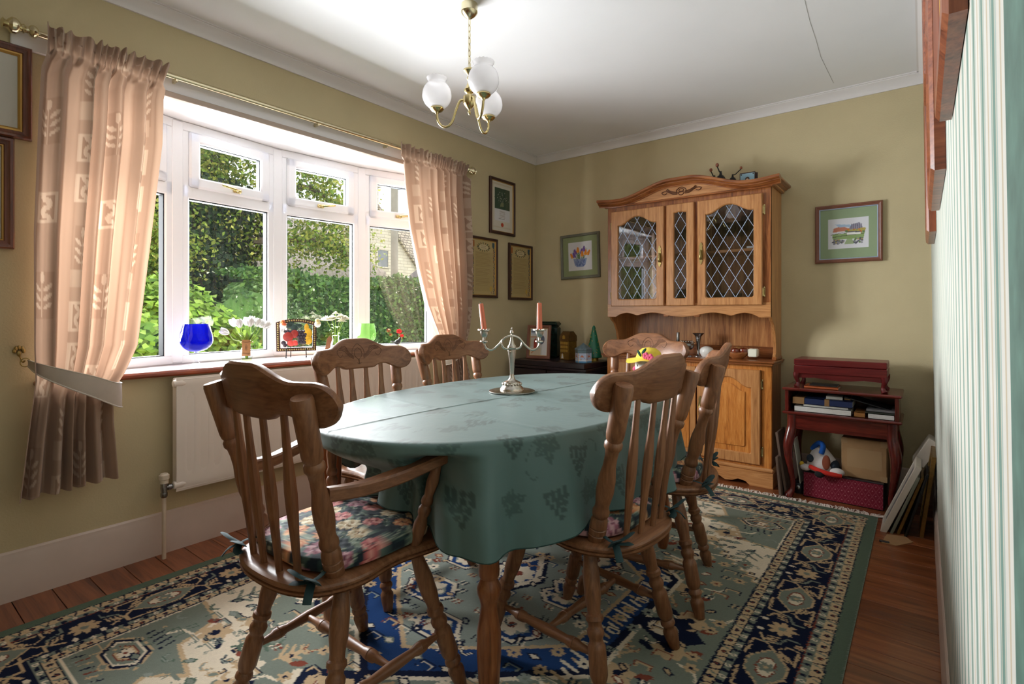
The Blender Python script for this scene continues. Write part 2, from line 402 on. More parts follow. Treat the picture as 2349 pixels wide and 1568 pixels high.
# ------------------------------------------------------------------ walls, ceiling, mouldings
OY0, OY1, SZ, HZ = .53, 2.70, .80, 2.065
wl = MB()
wl.box(XL-.12, XL, YR-.1, OY0, 0, ZC); wl.box(XL-.12, XL, OY1, YB+.1, 0, ZC)
wl.box(XL-.12, XL, OY0, OY1, 0, SZ); wl.box(XL-.12, XL, OY0, OY1, HZ+.01, ZC)
struct(obj('wall_left', wl, 'wall_paint'))
struct(obj('wall_back', MB().box(XL, .2, YB, YB+.1, 0, ZC), 'wall_paint'))
def wallpaper():
    m, nt, b = newmat('striped_wallpaper')
    g = nt.nodes.new('ShaderNodeNewGeometry'); sp = nt.nodes.new('ShaderNodeSeparateXYZ'); link(nt, g.outputs['Position'], sp.inputs[0])
    d = nt.nodes.new('ShaderNodeMath'); d.operation = 'DIVIDE'; d.inputs[1].default_value = .084; link(nt, sp.outputs['Y'], d.inputs[0])
    f = nt.nodes.new('ShaderNodeMath'); f.operation = 'FRACT'; link(nt, d.outputs[0], f.inputs[0])
    cr, gr, tn, wh = C(208, 200, 182), C(110, 142, 131), C(192, 178, 152), C(212, 210, 202)
    st = [(0, gr), (.13, gr), (.17, cr), (.21, C(146, 168, 159)), (.27, C(146, 168, 159)), (.31, wh), (.48, wh), (.52, tn), (.57, tn), (.61, wh), (.80, wh), (.84, C(160, 178, 170)), (.88, C(160, 178, 170)), (.92, cr), (.97, gr)]
    col = ramp(nt, f.outputs[0], st)
    n = noise(nt, tex_coord(nt, (1, 60, 3)), 4, 4)
    mx = nt.nodes.new('ShaderNodeMixRGB'); mx.blend_type = 'MULTIPLY'; mx.inputs[0].default_value = .25; link(nt, col, mx.inputs[1]); link(nt, ramp(nt, n, [(.3, (.6, .6, .6, 1)), (.6, (1, 1, 1, 1))]), mx.inputs[2]); link(nt, mx.outputs[0], b.inputs['Base Color'])
    b.inputs['Roughness'].default_value = .7
wallpaper()
wr = MB(); x0, x1 = XR(0), XR(ZC)
wr.add([(x0, YR-.1, 0), (x0, YB+.1, 0), (x1, YB+.1, ZC), (x1, YR-.1, ZC), (.16, YR-.1, 0), (.16, YB+.1, 0), (.16, YB+.1, ZC), (.16, YR-.1, ZC)],
       [(0, 1, 2, 3), (7, 6, 5, 4), (0, 4, 5, 1), (3, 2, 6, 7), (0, 3, 7, 4), (1, 5, 6, 2)])
struct(obj('wall_right', wr, 'striped_wallpaper'))
struct(obj('wall_rear', MB().box(XL, .1, YR-.1, YR, 0, ZC), 'wall_paint'))
cg = struct(obj('ceiling', MB().box(XL-.12, .16, YR-.1, YB+.1, ZC, ZC+.08), 'ceiling_paint'))
plain('crack_line', C(176, 174, 172), .9)
obj('hairline_crack', MB().tube([(-.401, 2.50, ZC), (-.412, 2.66, ZC), (-.42, 2.825, ZC), (-.424, 3.021, ZC), (-.432, 3.248, ZC), (-.421, 3.66, ZC)], .0011, 5), 'crack_line', cg)
# coving: small cove swept along each wall
def cove(name, p0, p1, nx, ny):
    prof = [(0, -.062), (.010, -.062), (.010, -.054), (.018, -.040), (.034, -.020), (.048, -.012), (.048, -.006), (.056, -.006), (.056, 0), (0, 0)]
    mb = MB(); ls = []
    for p in (p0, p1): ls.append([(p[0]+nx*a, p[1]+ny*a, ZC+b) for a, b in prof])
    mb.loops(ls, True, True); return struct(obj(name, mb, 'white_gloss', sharp=30))
cove('trim_1', (XL, YR, 0), (XL, YB, 0), 1, 0); cove('trim_2', (XL, YB, 0), (XR(2.4), YB, 0), 0, -1); cove('trim_3', (XR(2.42)+.004, YR, 0), (XR(2.42)+.004, YB, 0), -1, 0)
sk = [(0, 0), (.018, 0), (.018, .15), (.012, .165), (.010, .178), (.004, .185), (0, .185)]
def skirt(name, p0, p1, nx, ny, mat='skirting_paint', h=1):
    mb = MB(); mb.loops([[(p[0]+nx*a, p[1]+ny*a, b*h) for a, b in sk] for p in (p0, p1)], True, True); return struct(obj(name, mb, mat, sharp=30))
skirt('baseboard_left', (XL, YR, 0), (XL, YB, 0), 1, 0); skirt('baseboard_back', (XL, YB, 0), (.04, YB, 0), 0, -1)
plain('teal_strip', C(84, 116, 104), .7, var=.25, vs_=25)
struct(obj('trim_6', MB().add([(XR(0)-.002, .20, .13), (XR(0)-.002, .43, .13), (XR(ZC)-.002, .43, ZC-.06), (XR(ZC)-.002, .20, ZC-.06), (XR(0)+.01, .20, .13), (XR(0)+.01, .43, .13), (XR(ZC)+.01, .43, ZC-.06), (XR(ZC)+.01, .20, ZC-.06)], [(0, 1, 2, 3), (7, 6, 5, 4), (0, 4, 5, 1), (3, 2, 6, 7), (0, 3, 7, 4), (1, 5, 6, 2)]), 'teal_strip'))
skirt('baseboard_right', (XR(.05), YR, 0), (XR(.05), YB, 0), -.7, 0, h=.75)

# ------------------------------------------------------------------ bow window
MU = [(-2.84, .53), (-3.0, 1.06), (-3.055, 1.62), (-3.0, 2.18), (-2.84, 2.71)]
ZS = .824
win = struct(thing('window_1', '', '', (-2.95, 1.62, ZS))); del win['label']; del win['category']
# sill board, nosing, soffit, dwarf wall
ins = [(XL+.045, OY0-.06), (XL+.045, OY1+.06)]
outl = [(x-.05, y) for x, y in MU]
poly = [(XL+.035, OY0-.05), (XL+.035, OY1+.05), (XL, OY1+.05), (XL, OY1)]+[(x, min(max(y, OY0), OY1)) for x, y in outl[::-1]]+[(XL, OY0), (XL, OY0-.05)]
obj('window_sill', MB().prism(poly, ZS-.024, ZS, 'xy'), 'sill_sky_glare', win, world=True)
obj('sill_nosing', MB().box(XL+.004, XL+.048, OY0-.06, OY1+.06, ZS-.026, ZS-.001, .008), 'nosing_mahogany', win, world=True)
sof = [(XL-.001, OY1), (XL-.001, OY0)]+[(x-.05, min(max(y, OY0), OY1)) for x, y in MU]
obj('bay_soffit', MB().prism(sof, HZ, HZ+.05, 'xy'), 'ceiling_paint', win, world=True)
obj('bay_roof', MB().prism([(x-(.12 if x < XL-.01 else .0), y) for x, y in sof], HZ+.05, HZ+.12, 'xy'), 'subfloor', win, world=True)
obj('bay_dwarf_wall', MB().prism([(XL-.13, OY1), (XL-.13, OY0)]+[(x-.05, min(max(y, OY0), OY1)) for x, y in MU], -.3, ZS-.025, 'xy'), 'wall_paint', win, world=True)
struct(obj('trim_4', MB().box(XL, XL+.014, OY0-.125, OY1+.21, HZ+.022, 2.163, .003), 'white_gloss'))
struct(obj('trim_5', MB().box(XL-.004, XL+.026, OY0, OY1, HZ-.004, HZ+.022, .003), 'beige_strip'))
def lpt(a, b, t, n=0):  # point along a light, n = offset to the inside
    dx, dy = b[0]-a[0], b[1]-a[1]; L = math.hypot(dx, dy); return (a[0]+dx*t/L+dy/L*n, a[1]+dy*t/L-dx/L*n)
def bar(mb, a, b, t0, t1, z0, z1, n0, n1, bev=.006):
    dx, dy = b[0]-a[0], b[1]-a[1]; ang = math.atan2(dy, dx)
    M = Matrix.Translation((a[0], a[1], 0)) @ Matrix.Rotation(ang, 4, 'Z')
    return mb.box(t0, t1, -n1, -n0, z0, z1, bev, M)
for i, (x, y) in enumerate(MU):
    nrm = Vector((1, 0))
    mb = MB(); mb.box(-.035, .028, -.036, .036, ZS, HZ, .012, Matrix.Translation((x, y, 0)) @ Matrix.Rotation(R([16, 11, 0, -11, -16][i]), 4, 'Z'))
    obj('mullion', mb, 'upvc', win, world=True)
Z1, Z2 = 1.675, 1.745      # transom
for i in range(4):
    a, b = MU[i], MU[i+1]; L = math.hypot(b[0]-a[0], b[1]-a[1])
    f = MB()
    bar(f, a, b, .02, L-.02, ZS, ZS+.045, -.03, .022); bar(f, a, b, .02, L-.02, HZ-.05, HZ, -.03, .022)
    bar(f, a, b, .02, L-.02, Z1, Z2, -.03, .022); bar(f, a, b, .02, .062, ZS+.04, HZ-.045, -.03, .022); bar(f, a, b, L-.062, L-.02, ZS+.04, HZ-.045, -.03, .022)
    obj('light_frame', f, 'upvc', win, world=True)
    g = MB()
    for (t0, t1, z0, z1) in [(.06, .067, ZS+.043, Z1+.002), (L-.067, L-.06, ZS+.043, Z1+.002), (.06, L-.06, ZS+.043, ZS+.049), (.06, L-.06, Z1-.006, Z1+.002)]: bar(g, a, b, t0, t1, z0, z1, -.022, .012, .001)
    obj('glazing_gasket', g, 'gasket', win, world=True)
    p = MB(); bar(p, a, b, .058, L-.058, ZS+.04, Z1+.004, -.012, -.008, 0); obj('window_pane', p, 'thin_glass', win, world=True)
    s = MB(); s0, s1, q0, q1 = .058, L-.058, Z2-.012, HZ-.046
    for (t0, t1, z0, z1) in [(s0, s0+.055, q0, q1), (s1-.055, s1, q0, q1), (s0, s1, q0, q0+.055), (s0, s1, q1-.055, q1)]: bar(s, a, b, t0, t1, z0, z1, -.02, .036, .009)
    sash = obj('sash', s, 'upvc', win, world=True)
    p = MB(); bar(p, a, b, s0+.05, s1-.05, q0+.05, q1-.05, -.008, -.004, 0); obj('sash_pane', p, 'thin_glass', sash, world=True)
    g = MB()
    for (t0, t1, z0, z1) in [(s0+.054, s0+.058, q0+.054, q1-.054), (s1-.058, s1-.054, q0+.054, q1-.054), (s0+.054, s1-.054, q1-.059, q1-.054)]: bar(g, a, b, t0, t1, z0, z1, -.012, .02, .001)
    obj('sash_gasket', g, 'gasket', sash, world=True)
    h = MB(); sg = -1 if i < 2 else 1; tc = L*.5-sg*.02; zc = q0+.022
    pts = [lpt(a, b, tc, -.036+.0)+(zc,)]
    P = lambda t, n, z: lpt(a, b, t, n)+(z,)
    bar(h, a, b, tc-.02, tc+.022, zc-.011, zc+.011, .036, .050, .004)
    h.tube(catmull([P(tc, .05, zc), P(tc+sg*.012, .066, zc), P(tc+sg*.04, .07, zc+.004), P(tc+sg*.09, .06, zc+.014)], 4), [.008]*4+[.0075]*4+[.007]*4+[.005], 8)
    h.ball(P(tc-sg*.012, .052, zc), .009)
    obj('window_handle', h, 'brass', sash, world=True)

# ------------------------------------------------------------------ rug
RX0, RX1, RY0, RY1, RZ = -2.455, -.185, .09, 3.385, .007
NAVY, SAGE, CREAM, TAN, BLUE, RUST, ICE = (11, 22, 50), (124, 132, 120), (226, 212, 188), (196, 168, 132), (28, 62, 112), (130, 66, 50), (142, 150, 140)
def paint_rug():
    w, h = RX1-RX0, RY1-RY0; cv = Canvas(w, h, 560, 812, SAGE); rnd = random.Random(3)
    hw, hh = w/2, h/2; B = .335
    fx, fy = hw-B, hh-B
    # field: cream corner spandrels with stepped edges
    st = .036
    for sx in (-1, 1):
        for sy in (-1, 1):
            nst = 22
            for k in range(nst):
                xe = fx-.02-k*st*.98; ye = fy-(nst-k)*st*1.0
                cv.rect(sx*xe, sx*(xe+st*1.02), sy*ye, sy*fy, CREAM)
            for k in range(nst):
                xe = fx-.02-k*st*.98; ye = fy-(nst-k)*st*1.0
                cv.line([(sx*xe, sy*ye), (sx*(xe+st), sy*ye), (sx*(xe+st), sy*(ye-st))], .008, TAN)
                if k % 1 == 0:
                    q = .011; cx_, cy_ = sx*(xe+st*.5), sy*(ye+.034)
                    cv.rect(cx_-q, cx_+q, cy_-q, cy_+q, NAVY if k % 2 else SAGE); cv.rect(cx_-q*.5, cx_+q*.5, cy_-q*.5, cy_+q*.5, TAN)
    def both(fn):
        for sx in (-1, 1):
            for sy in (-1, 1): fn(sx, sy)
    def leafy(x, y, L, a, c, sx, sy, n=5):
        dx, dy = math.cos(a), math.sin(a)
        cv.line([(sx*x, sy*y), (sx*(x+dx*L), sy*(y+dy*L))], .008, c)
        for k in range(n):
            t = (k+.6)/n*L; wv = .05*(1-k/n)+.012
            for s_ in (-1, 1):
                b = a+s_*1.0
                cv.line([(sx*(x+dx*t), sy*(y+dy*t)), (sx*(x+dx*t+math.cos(b)*wv), sy*(y+dy*t+math.sin(b)*wv))], .011, c)
    def hook(x, y, r, c, sx, sy, w_=.016, a0=0, turn=4.6):
        pts = [(sx*(x+r*(1-k/22)*math.cos(a0+turn*k/14)), sy*(y+r*(1-k/22)*math.sin(a0+turn*k/14))) for k in range(15)]
        cv.line(pts, w_+.008, NAVY if c != NAVY else TAN); cv.line(pts, w_, c)
    def boteh(sx, sy):   # spandrel ornament: big sage palmette, hooks and leaf sprays
        X0, Y0 = fx-.06, fy-.06
        cv.poly([(sx*(X0+.05), sy*(Y0+.05)), (sx*(X0-.30), sy*(Y0+.05)), (sx*(X0-.24), sy*(Y0-.08)), (sx*(X0-.34), sy*(Y0-.16)), (sx*(X0-.16), sy*(Y0-.20)), (sx*(X0-.10), sy*(Y0-.34)), (sx*(X0+.05), sy*(Y0-.36))], SAGE)
        cv.line([(sx*(X0-.30), sy*(Y0+.05)), (sx*(X0-.24), sy*(Y0-.08)), (sx*(X0-.34), sy*(Y0-.16)), (sx*(X0-.16), sy*(Y0-.20)), (sx*(X0-.10), sy*(Y0-.34)), (sx*(X0+.05), sy*(Y0-.36))], .014, TAN)
        PH = lambda r, q=.62: [(sx*(X0-.07+r*math.cos(t*math.pi/3)), sy*(Y0-.08+q*r*math.sin(t*math.pi/3))) for t in range(6)]
        for r, c_ in ((.115, TAN), (.105, NAVY), (.088, CREAM), (.076, SAGE), (.056, RUST), (.047, TAN), (.034, NAVY)): cv.poly(PH(r), c_)
        cv.flower(sx*(X0-.07), sy*(Y0-.08), .024, 6, CREAM, RUST)
        for q in range(7): cv.line([(sx*(X0-.16+.03*q), sy*(Y0+.0)), (sx*(X0-.15+.03*q), sy*(Y0+.03))], .007, [NAVY, TAN, RUST][q % 3])
        for q in range(5): cv.line([(sx*(X0-.13+q*.03), sy*(Y0-.16)), (sx*(X0-.12+q*.03), sy*(Y0-.20))], .008, NAVY)
        leafy(X0-.36, Y0-.02, .22, 2.9, SAGE, sx, sy); leafy(X0-.02, Y0-.42, .24, -1.7, SAGE, sx, sy)
        leafy(X0-.30, Y0-.30, .16, -2.4, (86, 104, 90), sx, sy, 4)
        hook(X0-.42, Y0-.12, .05, SAGE, sx, sy); hook(X0-.16, Y0-.44, .05, SAGE, sx, sy, a0=1)
        cv.flower(sx*(X0-.22), sy*(Y0-.42), .035, 6, TAN, NAVY); cv.flower(sx*(X0-.45), sy*(Y0-.22), .03, 6, TAN, NAVY)
        cv.flower(sx*(X0-.58), sy*(Y0-.04), .032, 8, SAGE, RUST); cv.flower(sx*(X0-.02), sy*(Y0-.60), .032, 8, SAGE, RUST)
    both(boteh)
    # outer field sprays on sage ground
    spots = [(.10, fy-.12), (.32, fy-.62), (.52, .62), (.60, .30), (.30, fy-.34), (.68, .10), (.12, fy-.42), (.56, .95)]
    for k, (x, y) in enumerate(spots):
        def sp(sx, sy, x=x, y=y, k=k):
            cv.flower(sx*x, sy*y, .055, 6+k % 3, TAN if k % 2 else CREAM, NAVY, k*.5); cv.ell(sx*(x+.07), sy*(y-.03), .028, .013, RUST, .6); cv.ell(sx*(x-.07), sy*(y+.02), .03, .012, NAVY, -.5)
            cv.line([(sx*(x+.05), sy*(y+.05)), (sx*(x+.1), sy*(y+.06)), (sx*(x+.12), sy*(y+.10))], .009, CREAM)
            leafy(x-.03, y-.07, .09, -1.9, TAN, sx, sy, 3)
        both(sp)
    # centre medallion
    def hexa(a, b, c, k=.45):
        cv.poly([(-a, -b*k), (-a*.55, -b*.72), (0, -b), (a*.55, -b*.72), (a, -b*k), (a, b*k), (a*.55, b*.72), (0, b), (-a*.55, b*.72), (-a, b*k)], c)
    hexa(.56, .80, CREAM); hexa(.545, .78, NAVY); hexa(.52, .75, BLUE)
    for k in range(36):
        y = -.52+k*.03
        for s_ in (-1, 1): cv.line([(s_*.50, y), (s_*(.44 if k % 2 else .46), y+.015)], .012, CREAM if k % 3 else TAN)
    hexa(.43, .62, TAN); hexa(.415, .60, ICE)
    for (x, y, r) in [(.20, .30, .12), (.25, .04, .10), (0, .46, .10)]:
        def hx(sx, sy, x=x, y=y, r=r):
            P = lambda q: [(sx*x+q*math.cos(t*math.pi/3), sy*y+q*.8*math.sin(t*math.pi/3)) for t in range(6)]
            cv.poly(P(r*1.08), NAVY); cv.poly(P(r), CREAM); cv.poly(P(r*.82), BLUE); cv.poly(P(r*.6), ICE); cv.flower(sx*x, sy*y, r*.5, 6, CREAM, RUST)
        both(hx)
    cv.poly([(-.13, 0), (0, -.24), (.13, 0), (0, .24)], NAVY); cv.poly([(-.11, 0), (0, -.20), (.11, 0), (0, .20)], CREAM); cv.poly([(-.08, 0), (0, -.15), (.08, 0), (0, .15)], BLUE); cv.flower(0, 0, .07, 8, CREAM, RUST)
    for k in range(26):
        a = 2*math.pi*k/26; x, y = .36*math.cos(a), .52*math.sin(a); cv.flower(x, y, .022, 5, NAVY if k % 2 else RUST, CREAM)
    def pend(sx, sy):
        cv.poly([(0, sy*.76), (sx*.16, sy*.86), (sx*.09, sy*.98), (0, sy*1.06)], NAVY); cv.poly([(0, sy*.80), (sx*.12, sy*.87), (sx*.07, sy*.96), (0, sy*1.02)], TAN); cv.ell(0, sy*.9, .05, .06, RUST)
        cv.poly([(sx*.50, 0), (sx*.66, sy*.10), (sx*.76, 0)], NAVY); cv.ell(sx*.62, 0, .05, .04, CREAM)
    both(pend)
    rnd = random.Random(17)
    def tiny(x, y, kind, c1, c2):
        for sx in (-1, 1):
            for sy in (-1, 1):
                X, Y = sx*x, sy*y
                if kind == 0: cv.flower(X, Y, .024, 6, c1, c2, .3)
                elif kind == 1:
                    cv.poly([(X-.028, Y), (X, Y-.018), (X+.028, Y), (X, Y+.018)], c2); cv.poly([(X-.019, Y), (X, Y-.011), (X+.019, Y), (X, Y+.011)], c1)
                elif kind == 2:
                    cv.line([(X-sx*.035, Y), (X-sx*.02, Y+sy*.02), (X, Y+sy*.018), (X+sx*.01, Y)], .010, c2); cv.line([(X-sx*.035, Y), (X-sx*.02, Y+sy*.02), (X, Y+sy*.018), (X+sx*.01, Y)], .005, c1)
                elif kind == 3:
                    for q in range(4): cv.line([(X+.010*q*sx, Y), (X+sx*(.010*q+.006), Y+sy*.026)], .0055, c1 if q % 2 else c2)
                elif kind == 4:
                    cv.ell(X, Y, .022, .012, c2, .7*sx*sy); cv.ell(X, Y, .015, .007, c1, .7*sx*sy)
                else:
                    cv.line([(X-.02, Y-.012), (X-.02, Y+.012), (X+.02, Y+.012), (X+.02, Y-.006)], .006, c1); cv.line([(X-.027, Y-.018), (X-.027, Y+.019), (X+.027, Y+.019), (X+.027, Y-.012)], .004, c2)
    placed = []
    for k in range(5000):
        x, y = rnd.uniform(.02, fx-.03), rnd.uniform(.02, fy-.03)
        if any((x-a)**2+(y-b)**2 < .058**2 for a, b in placed): continue
        placed.append((x, y)); inm = (x < .42 and y < .62-.5*x); edge = x < .56 and y < .8-.45*x; corner = (fx-x)+(fy-y) < .80
        if inm: tiny(x, y, rnd.randrange(6), rnd.choice([CREAM, CREAM, TAN, ICE]), rnd.choice([BLUE, NAVY, RUST, NAVY]))
        elif edge: tiny(x, y, rnd.choice([0, 1, 3, 5]), rnd.choice([CREAM, ICE, TAN]), rnd.choice([NAVY, SAGE]))
        elif corner: tiny(x, y, rnd.randrange(6), rnd.choice([SAGE, ICE, SAGE]), rnd.choice([NAVY, TAN, SAGE, (86, 104, 90)]))
        else: tiny(x, y, rnd.randrange(6), rnd.choice([CREAM, TAN, TAN]), rnd.choice([NAVY, RUST, NAVY]))
    # borders (outside in)
    def band(o0, o1, c):
        cv.rect(-hw+o0, hw-o0, hh-o1, hh-o0, c); cv.rect(-hw+o0, hw-o0, -hh+o0, -hh+o1, c)
        cv.rect(-hw+o0, -hw+o1, -hh+o0, hh-o0, c); cv.rect(hw-o1, hw-o0, -hh+o0, hh-o0, c)
    for o0, o1, c in [(0, .046, (92, 108, 92)), (.046, .049, NAVY), (.049, .082, (204, 178, 142)), (.082, .085, NAVY), (.085, .107, SAGE), (.107, .110, RUST), (.110, .274, NAVY), (.274, .296, SAGE), (.296, .299, NAVY), (.299, .328, (204, 178, 142)), (.328, .333, NAVY)]: band(o0, o1, c)
    def along(o, step, fn):
        for side in range(4):
            L = (hw if side < 2 else hh)-o; n = int(2*L/step); n -= n % 2
            for k in range(n+1):
                t = -L+2*L*k/n
                u = (lambda a, b, s=side: [(a, -hh+b), (a, hh-b), (-hw+b, a), (hw-b, a)][s])
                fn(k, t, u, side)
    for o, cc in ((.0655, CREAM), (.3135, CREAM)):
        def fn(k, t, u, side, o=o):
            p = lambda a, b: u(t+a, o+b)
            if k % 2:
                x, y = p(0, 0); cv.ell(x, y, .009, .009, NAVY); cv.ell(x, y, .004, .004, RUST)
            else:
                cv.line([p(-.016, -.014), p(-.006, .014)], .006, SAGE); cv.line([p(.0, .014), p(.01, -.014)], .006, NAVY); cv.line([p(.012, -.014), p(.022, .014)], .005, TAN)
        along(o, .036, fn)
    for o in (.096, .285):
        def fn(k, t, u, side, o=o):
            x, y = u(t, o); cv.ell(x, y, .010, .008, CREAM if k % 2 else NAVY)
            if k % 2: cv.ell(x, y, .004, .004, SAGE)
        along(o, .03, fn)
    def mainb(k, t, u, side):
        o = .192; p = lambda a, b: u(t+a*1.06, o+b*1.24)
        if k % 2 == 0:
            x, y = p(0, 0)
            for s_ in (-1, 1):
                cv.poly([p(-.10, 0), p(-.03, .045*s_), p(.03, .045*s_), p(.10, 0)], SAGE); cv.line([p(-.10, 0), p(-.03, .045*s_), p(.03, .045*s_), p(.10, 0)], .007, TAN)
            if side < 2: cv.ell(x, y, .055, .028, RUST); cv.ell(x, y, .049, .023, CREAM)
            else: cv.ell(x, y, .028, .055, RUST); cv.ell(x, y, .023, .049, CREAM)
            cv.flower(x, y, .026, 6, SAGE, TAN)
            for s_ in (-1, 1):
                cv.line([p(s_*.10, 0), p(s_*.125, .02), p(s_*.125, .052), p(s_*.04, .056)], .009, TAN); cv.line([p(s_*.11, -.01), p(s_*.135, -.03), p(s_*.13, -.056), p(s_*.05, -.056)], .007, TAN)
                for q in range(3): cv.line([p(s_*.06, -.05+.012*q), p(s_*(.085+.008*q), -.036+.01*q)], .008, TAN)
        else:
            x, y = p(0, 0); cv.flower(x, y, .045, 8, TAN, SAGE, 0, .3)
            for s_ in (-1, 1):
                cv.line([p(s_*.05, -.045), p(s_*.05, -.02), p(s_*.09, -.005), p(s_*.10, .03)], .008, SAGE); cv.line([p(s_*.06, .045), p(s_*.09, .03), p(s_*.07, .012)], .009, TAN)
                x2, y2 = p(s_*.035, .05); cv.ell(x2, y2, .012, .008, CREAM); x2, y2 = p(s_*.075, -.052); cv.flower(x2, y2, .015, 5, TAN, RUST)
                for q in range(4): cv.line([p(s_*(.055+.012*q), -.005+.004*q), p(s_*(.062+.012*q), .022)], .006, TAN)
    along(.192, .225, mainb)
    # jitter edges like knotted pile
    A = cv.A; J = np.random.randint(-1, 2, A.shape[:2]); idx = np.clip(np.arange(A.shape[1])[None, :]+J*(np.random.rand(*J.shape) < .45), 0, A.shape[1]-1)
    A = np.take_along_axis(A, idx[..., None].repeat(3, 2), 1); A *= (1+.10*(np.random.rand(*A.shape[:2])-.5))[..., None]
    cv.A = A.astype(np.float32); return cv
attr('rug_pile', .95, .6, 420, .04, .06)
rc = paint_rug()
rug = thing('rug', 'large navy, sage and cream patterned rug with fringed ends under the dining table', 'rug', ((RX0+RX1)/2, (RY0+RY1)/2, 0))
M = Matrix(((1, 0, 0, 0), (0, 0, 1, 0), (0, -1, 0, RZ), (0, 0, 0, 1)))   # canvas x->x, z->y
M = Matrix(((1, 0, 0, 0), (0, 0, 1, 0), (0, 1, 0, RZ), (0, 0, 0, 1)))
rp = rc.mesh('rug_pile', 'rug_pile', rug, M)
plain('rug_backing', C(120, 112, 92), .95)
obj('rug_backing', MB().box(RX0, RX1, RY0, RY1, .0005, RZ-.0008, .001), 'rug_backing', rug, world=True)
plain('fringe', C(228, 214, 204), .95)
fr = MB()
for ye, s_ in ((RY1, 1), (RY0, -1)):
    x = RX0+.004
    while x < RX1:
        L = random.uniform(.045, .075); j = random.uniform(-.025, .025)
        fr.tube([(x, ye-s_*.003, .005), (x+j*.4, ye+s_*L*.5, .0065+random.random()*.005), (x+j, ye+s_*L, .0030)], [.0036, .0034, .002], 4, flat=.7); x += .0062
for k in range(5): fr.tube([(RX1-.03+.006*k, RY1, .005), (RX1+.02+.01*k, RY1+.03, .008), (RX1+.06+.012*k, RY1+.005-.012*k, .003)], [.003, .003, .0015], 4)
o = obj('fringe', fr, 'fringe', rug, world=True); o['kind'] = 'stuff'

# ------------------------------------------------------------------ chairs
LEG = [(0, .013), (.05, .0155), (.18, .021), (.30, .0205), (.37, .0165), (.40, .0165), (.41, .021), (.435, .022), (.455, .0165), (.475, .0165), (.495, .021), (.52, .0205), (.54, .0165), (.555, .0165), (.575, .0215), (.60, .022), (.74, .022), (.765, .019), (.78, .0155), (.795, .020), (.815, .021), (.835, .0155), (.85, .0155), (.87, .0205), (.89, .021), (.93, .019), (1, .0145)]
LEG = [(1-t, r*1.12) for t, r in LEG][::-1]   # p0 = foot, p1 = top
STR = [(0, .008), (.08, .009), (.16, .0115), (.18, .0155), (.215, .0165), (.22, .0145), (.226, .0165), (.26, .0155), (.29, .012), (.5, .0155), (.71, .012), (.74, .0155), (.774, .0165), (.78, .0145), (.785, .0165), (.82, .0155), (.84, .0115), (.92, .009), (1, .008)]
POST = [(0, .018), (.02, .0215), (.055, .022), (.06, .0195), (.066, .022), (.095, .022), (.10, .0195), (.106, .022), (.15, .021), (.17, .017), (.185, .021), (.21, .0215), (.23, .018), (.25, .0175), (.34, .0225), (.42, .0215), (.50, .016), (.56, .0155), (.60, .017), (.62, .022), (.645, .022), (.66, .018), (.675, .021), (.70, .0225), (.98, .0235), (1, .021)]
POST = [(t, r*1.1) for t, r in POST]
SPN = [(0, .010), (.1, .0105), (.28, .013), (.42, .0165), (.52, .0175), (.64, .0155), (.76, .012), (.9, .0105), (1, .010)]
def seat_outline():
    h = [(0, .205), (.10, .208), (.17, .202), (.212, .178), (.222, .13), (.212, .07), (.200, .01), (.204, -.05), (.212, -.10), (.205, -.16), (.17, -.222), (.10, -.258), (0, -.268)]
    pts = [(x, y, 0) for x, y in h]+[(-x, y, 0) for x, y in h[-2:0:-1]]
    return [(p[0], p[1]) for p in catmull(pts, 4, True)]
def scaled(o, d): # inset outline
    n = len(o); out = []
    for i in range(n):
        a = Vector(o[i-1]); c = Vector(o[(i+1) % n]); t = (c-a).normalized(); nn = Vector((-t.y, t.x))
        if nn.dot(Vector(o[i])) > 0: nn = -nn
        out.append((o[i][0]+nn.x*d, o[i][1]+nn.y*d))
    return out
CW = .262
def crest_fn(s):
    a = abs(s)/CW
    def sm(x): x = max(0, min(1, x)); return x*x*(3-2*x)
    top = .920+.040*(1-sm((a-.18)/.44)); bot = .826+.016*sm((a-.28)/.16)-.026*sm((a-.50)/.28)
    if a > .80:
        q = math.sqrt(max(0, 1-((a-.80)/.20)**2)); mid = .868; top = mid+(top-mid)*q; bot = mid+(bot-mid)*q
    return bot, top
def crest_pt(s, z, off):
    y = -.296+1.09*s*s-(z-.86)*.22; sl = 2.18*s; L = math.hypot(1, sl)
    return (s-sl/L*off*-1*-1, y+off/L, z) if False else (s-sl/L*off, y+off/L, z)
def make_crest(mb):
    ss = sorted(set([-CW+CW*2*k/44 for k in range(45)]+[sg*CW*(1-.2*(1-math.cos(math.pi/2*q/7))) for q in range(8) for sg in (-1, 1)]))
    loops = []
    th = .027; b = .006
    for s in ss:
        bo, to = crest_fn(s)
        if to-bo < .013: to = bo+.013 if False else (bo+to)/2+.0065; bo = to-.013
        r = [crest_pt(s, bo+b, 0), crest_pt(s, to-b, 0), crest_pt(s, to, b), crest_pt(s, to, th-b), crest_pt(s, to-b, th), crest_pt(s, bo+b, th), crest_pt(s, bo, th-b), crest_pt(s, bo, b)]
        loops.append(r)
    mb.loops(loops, True, True)
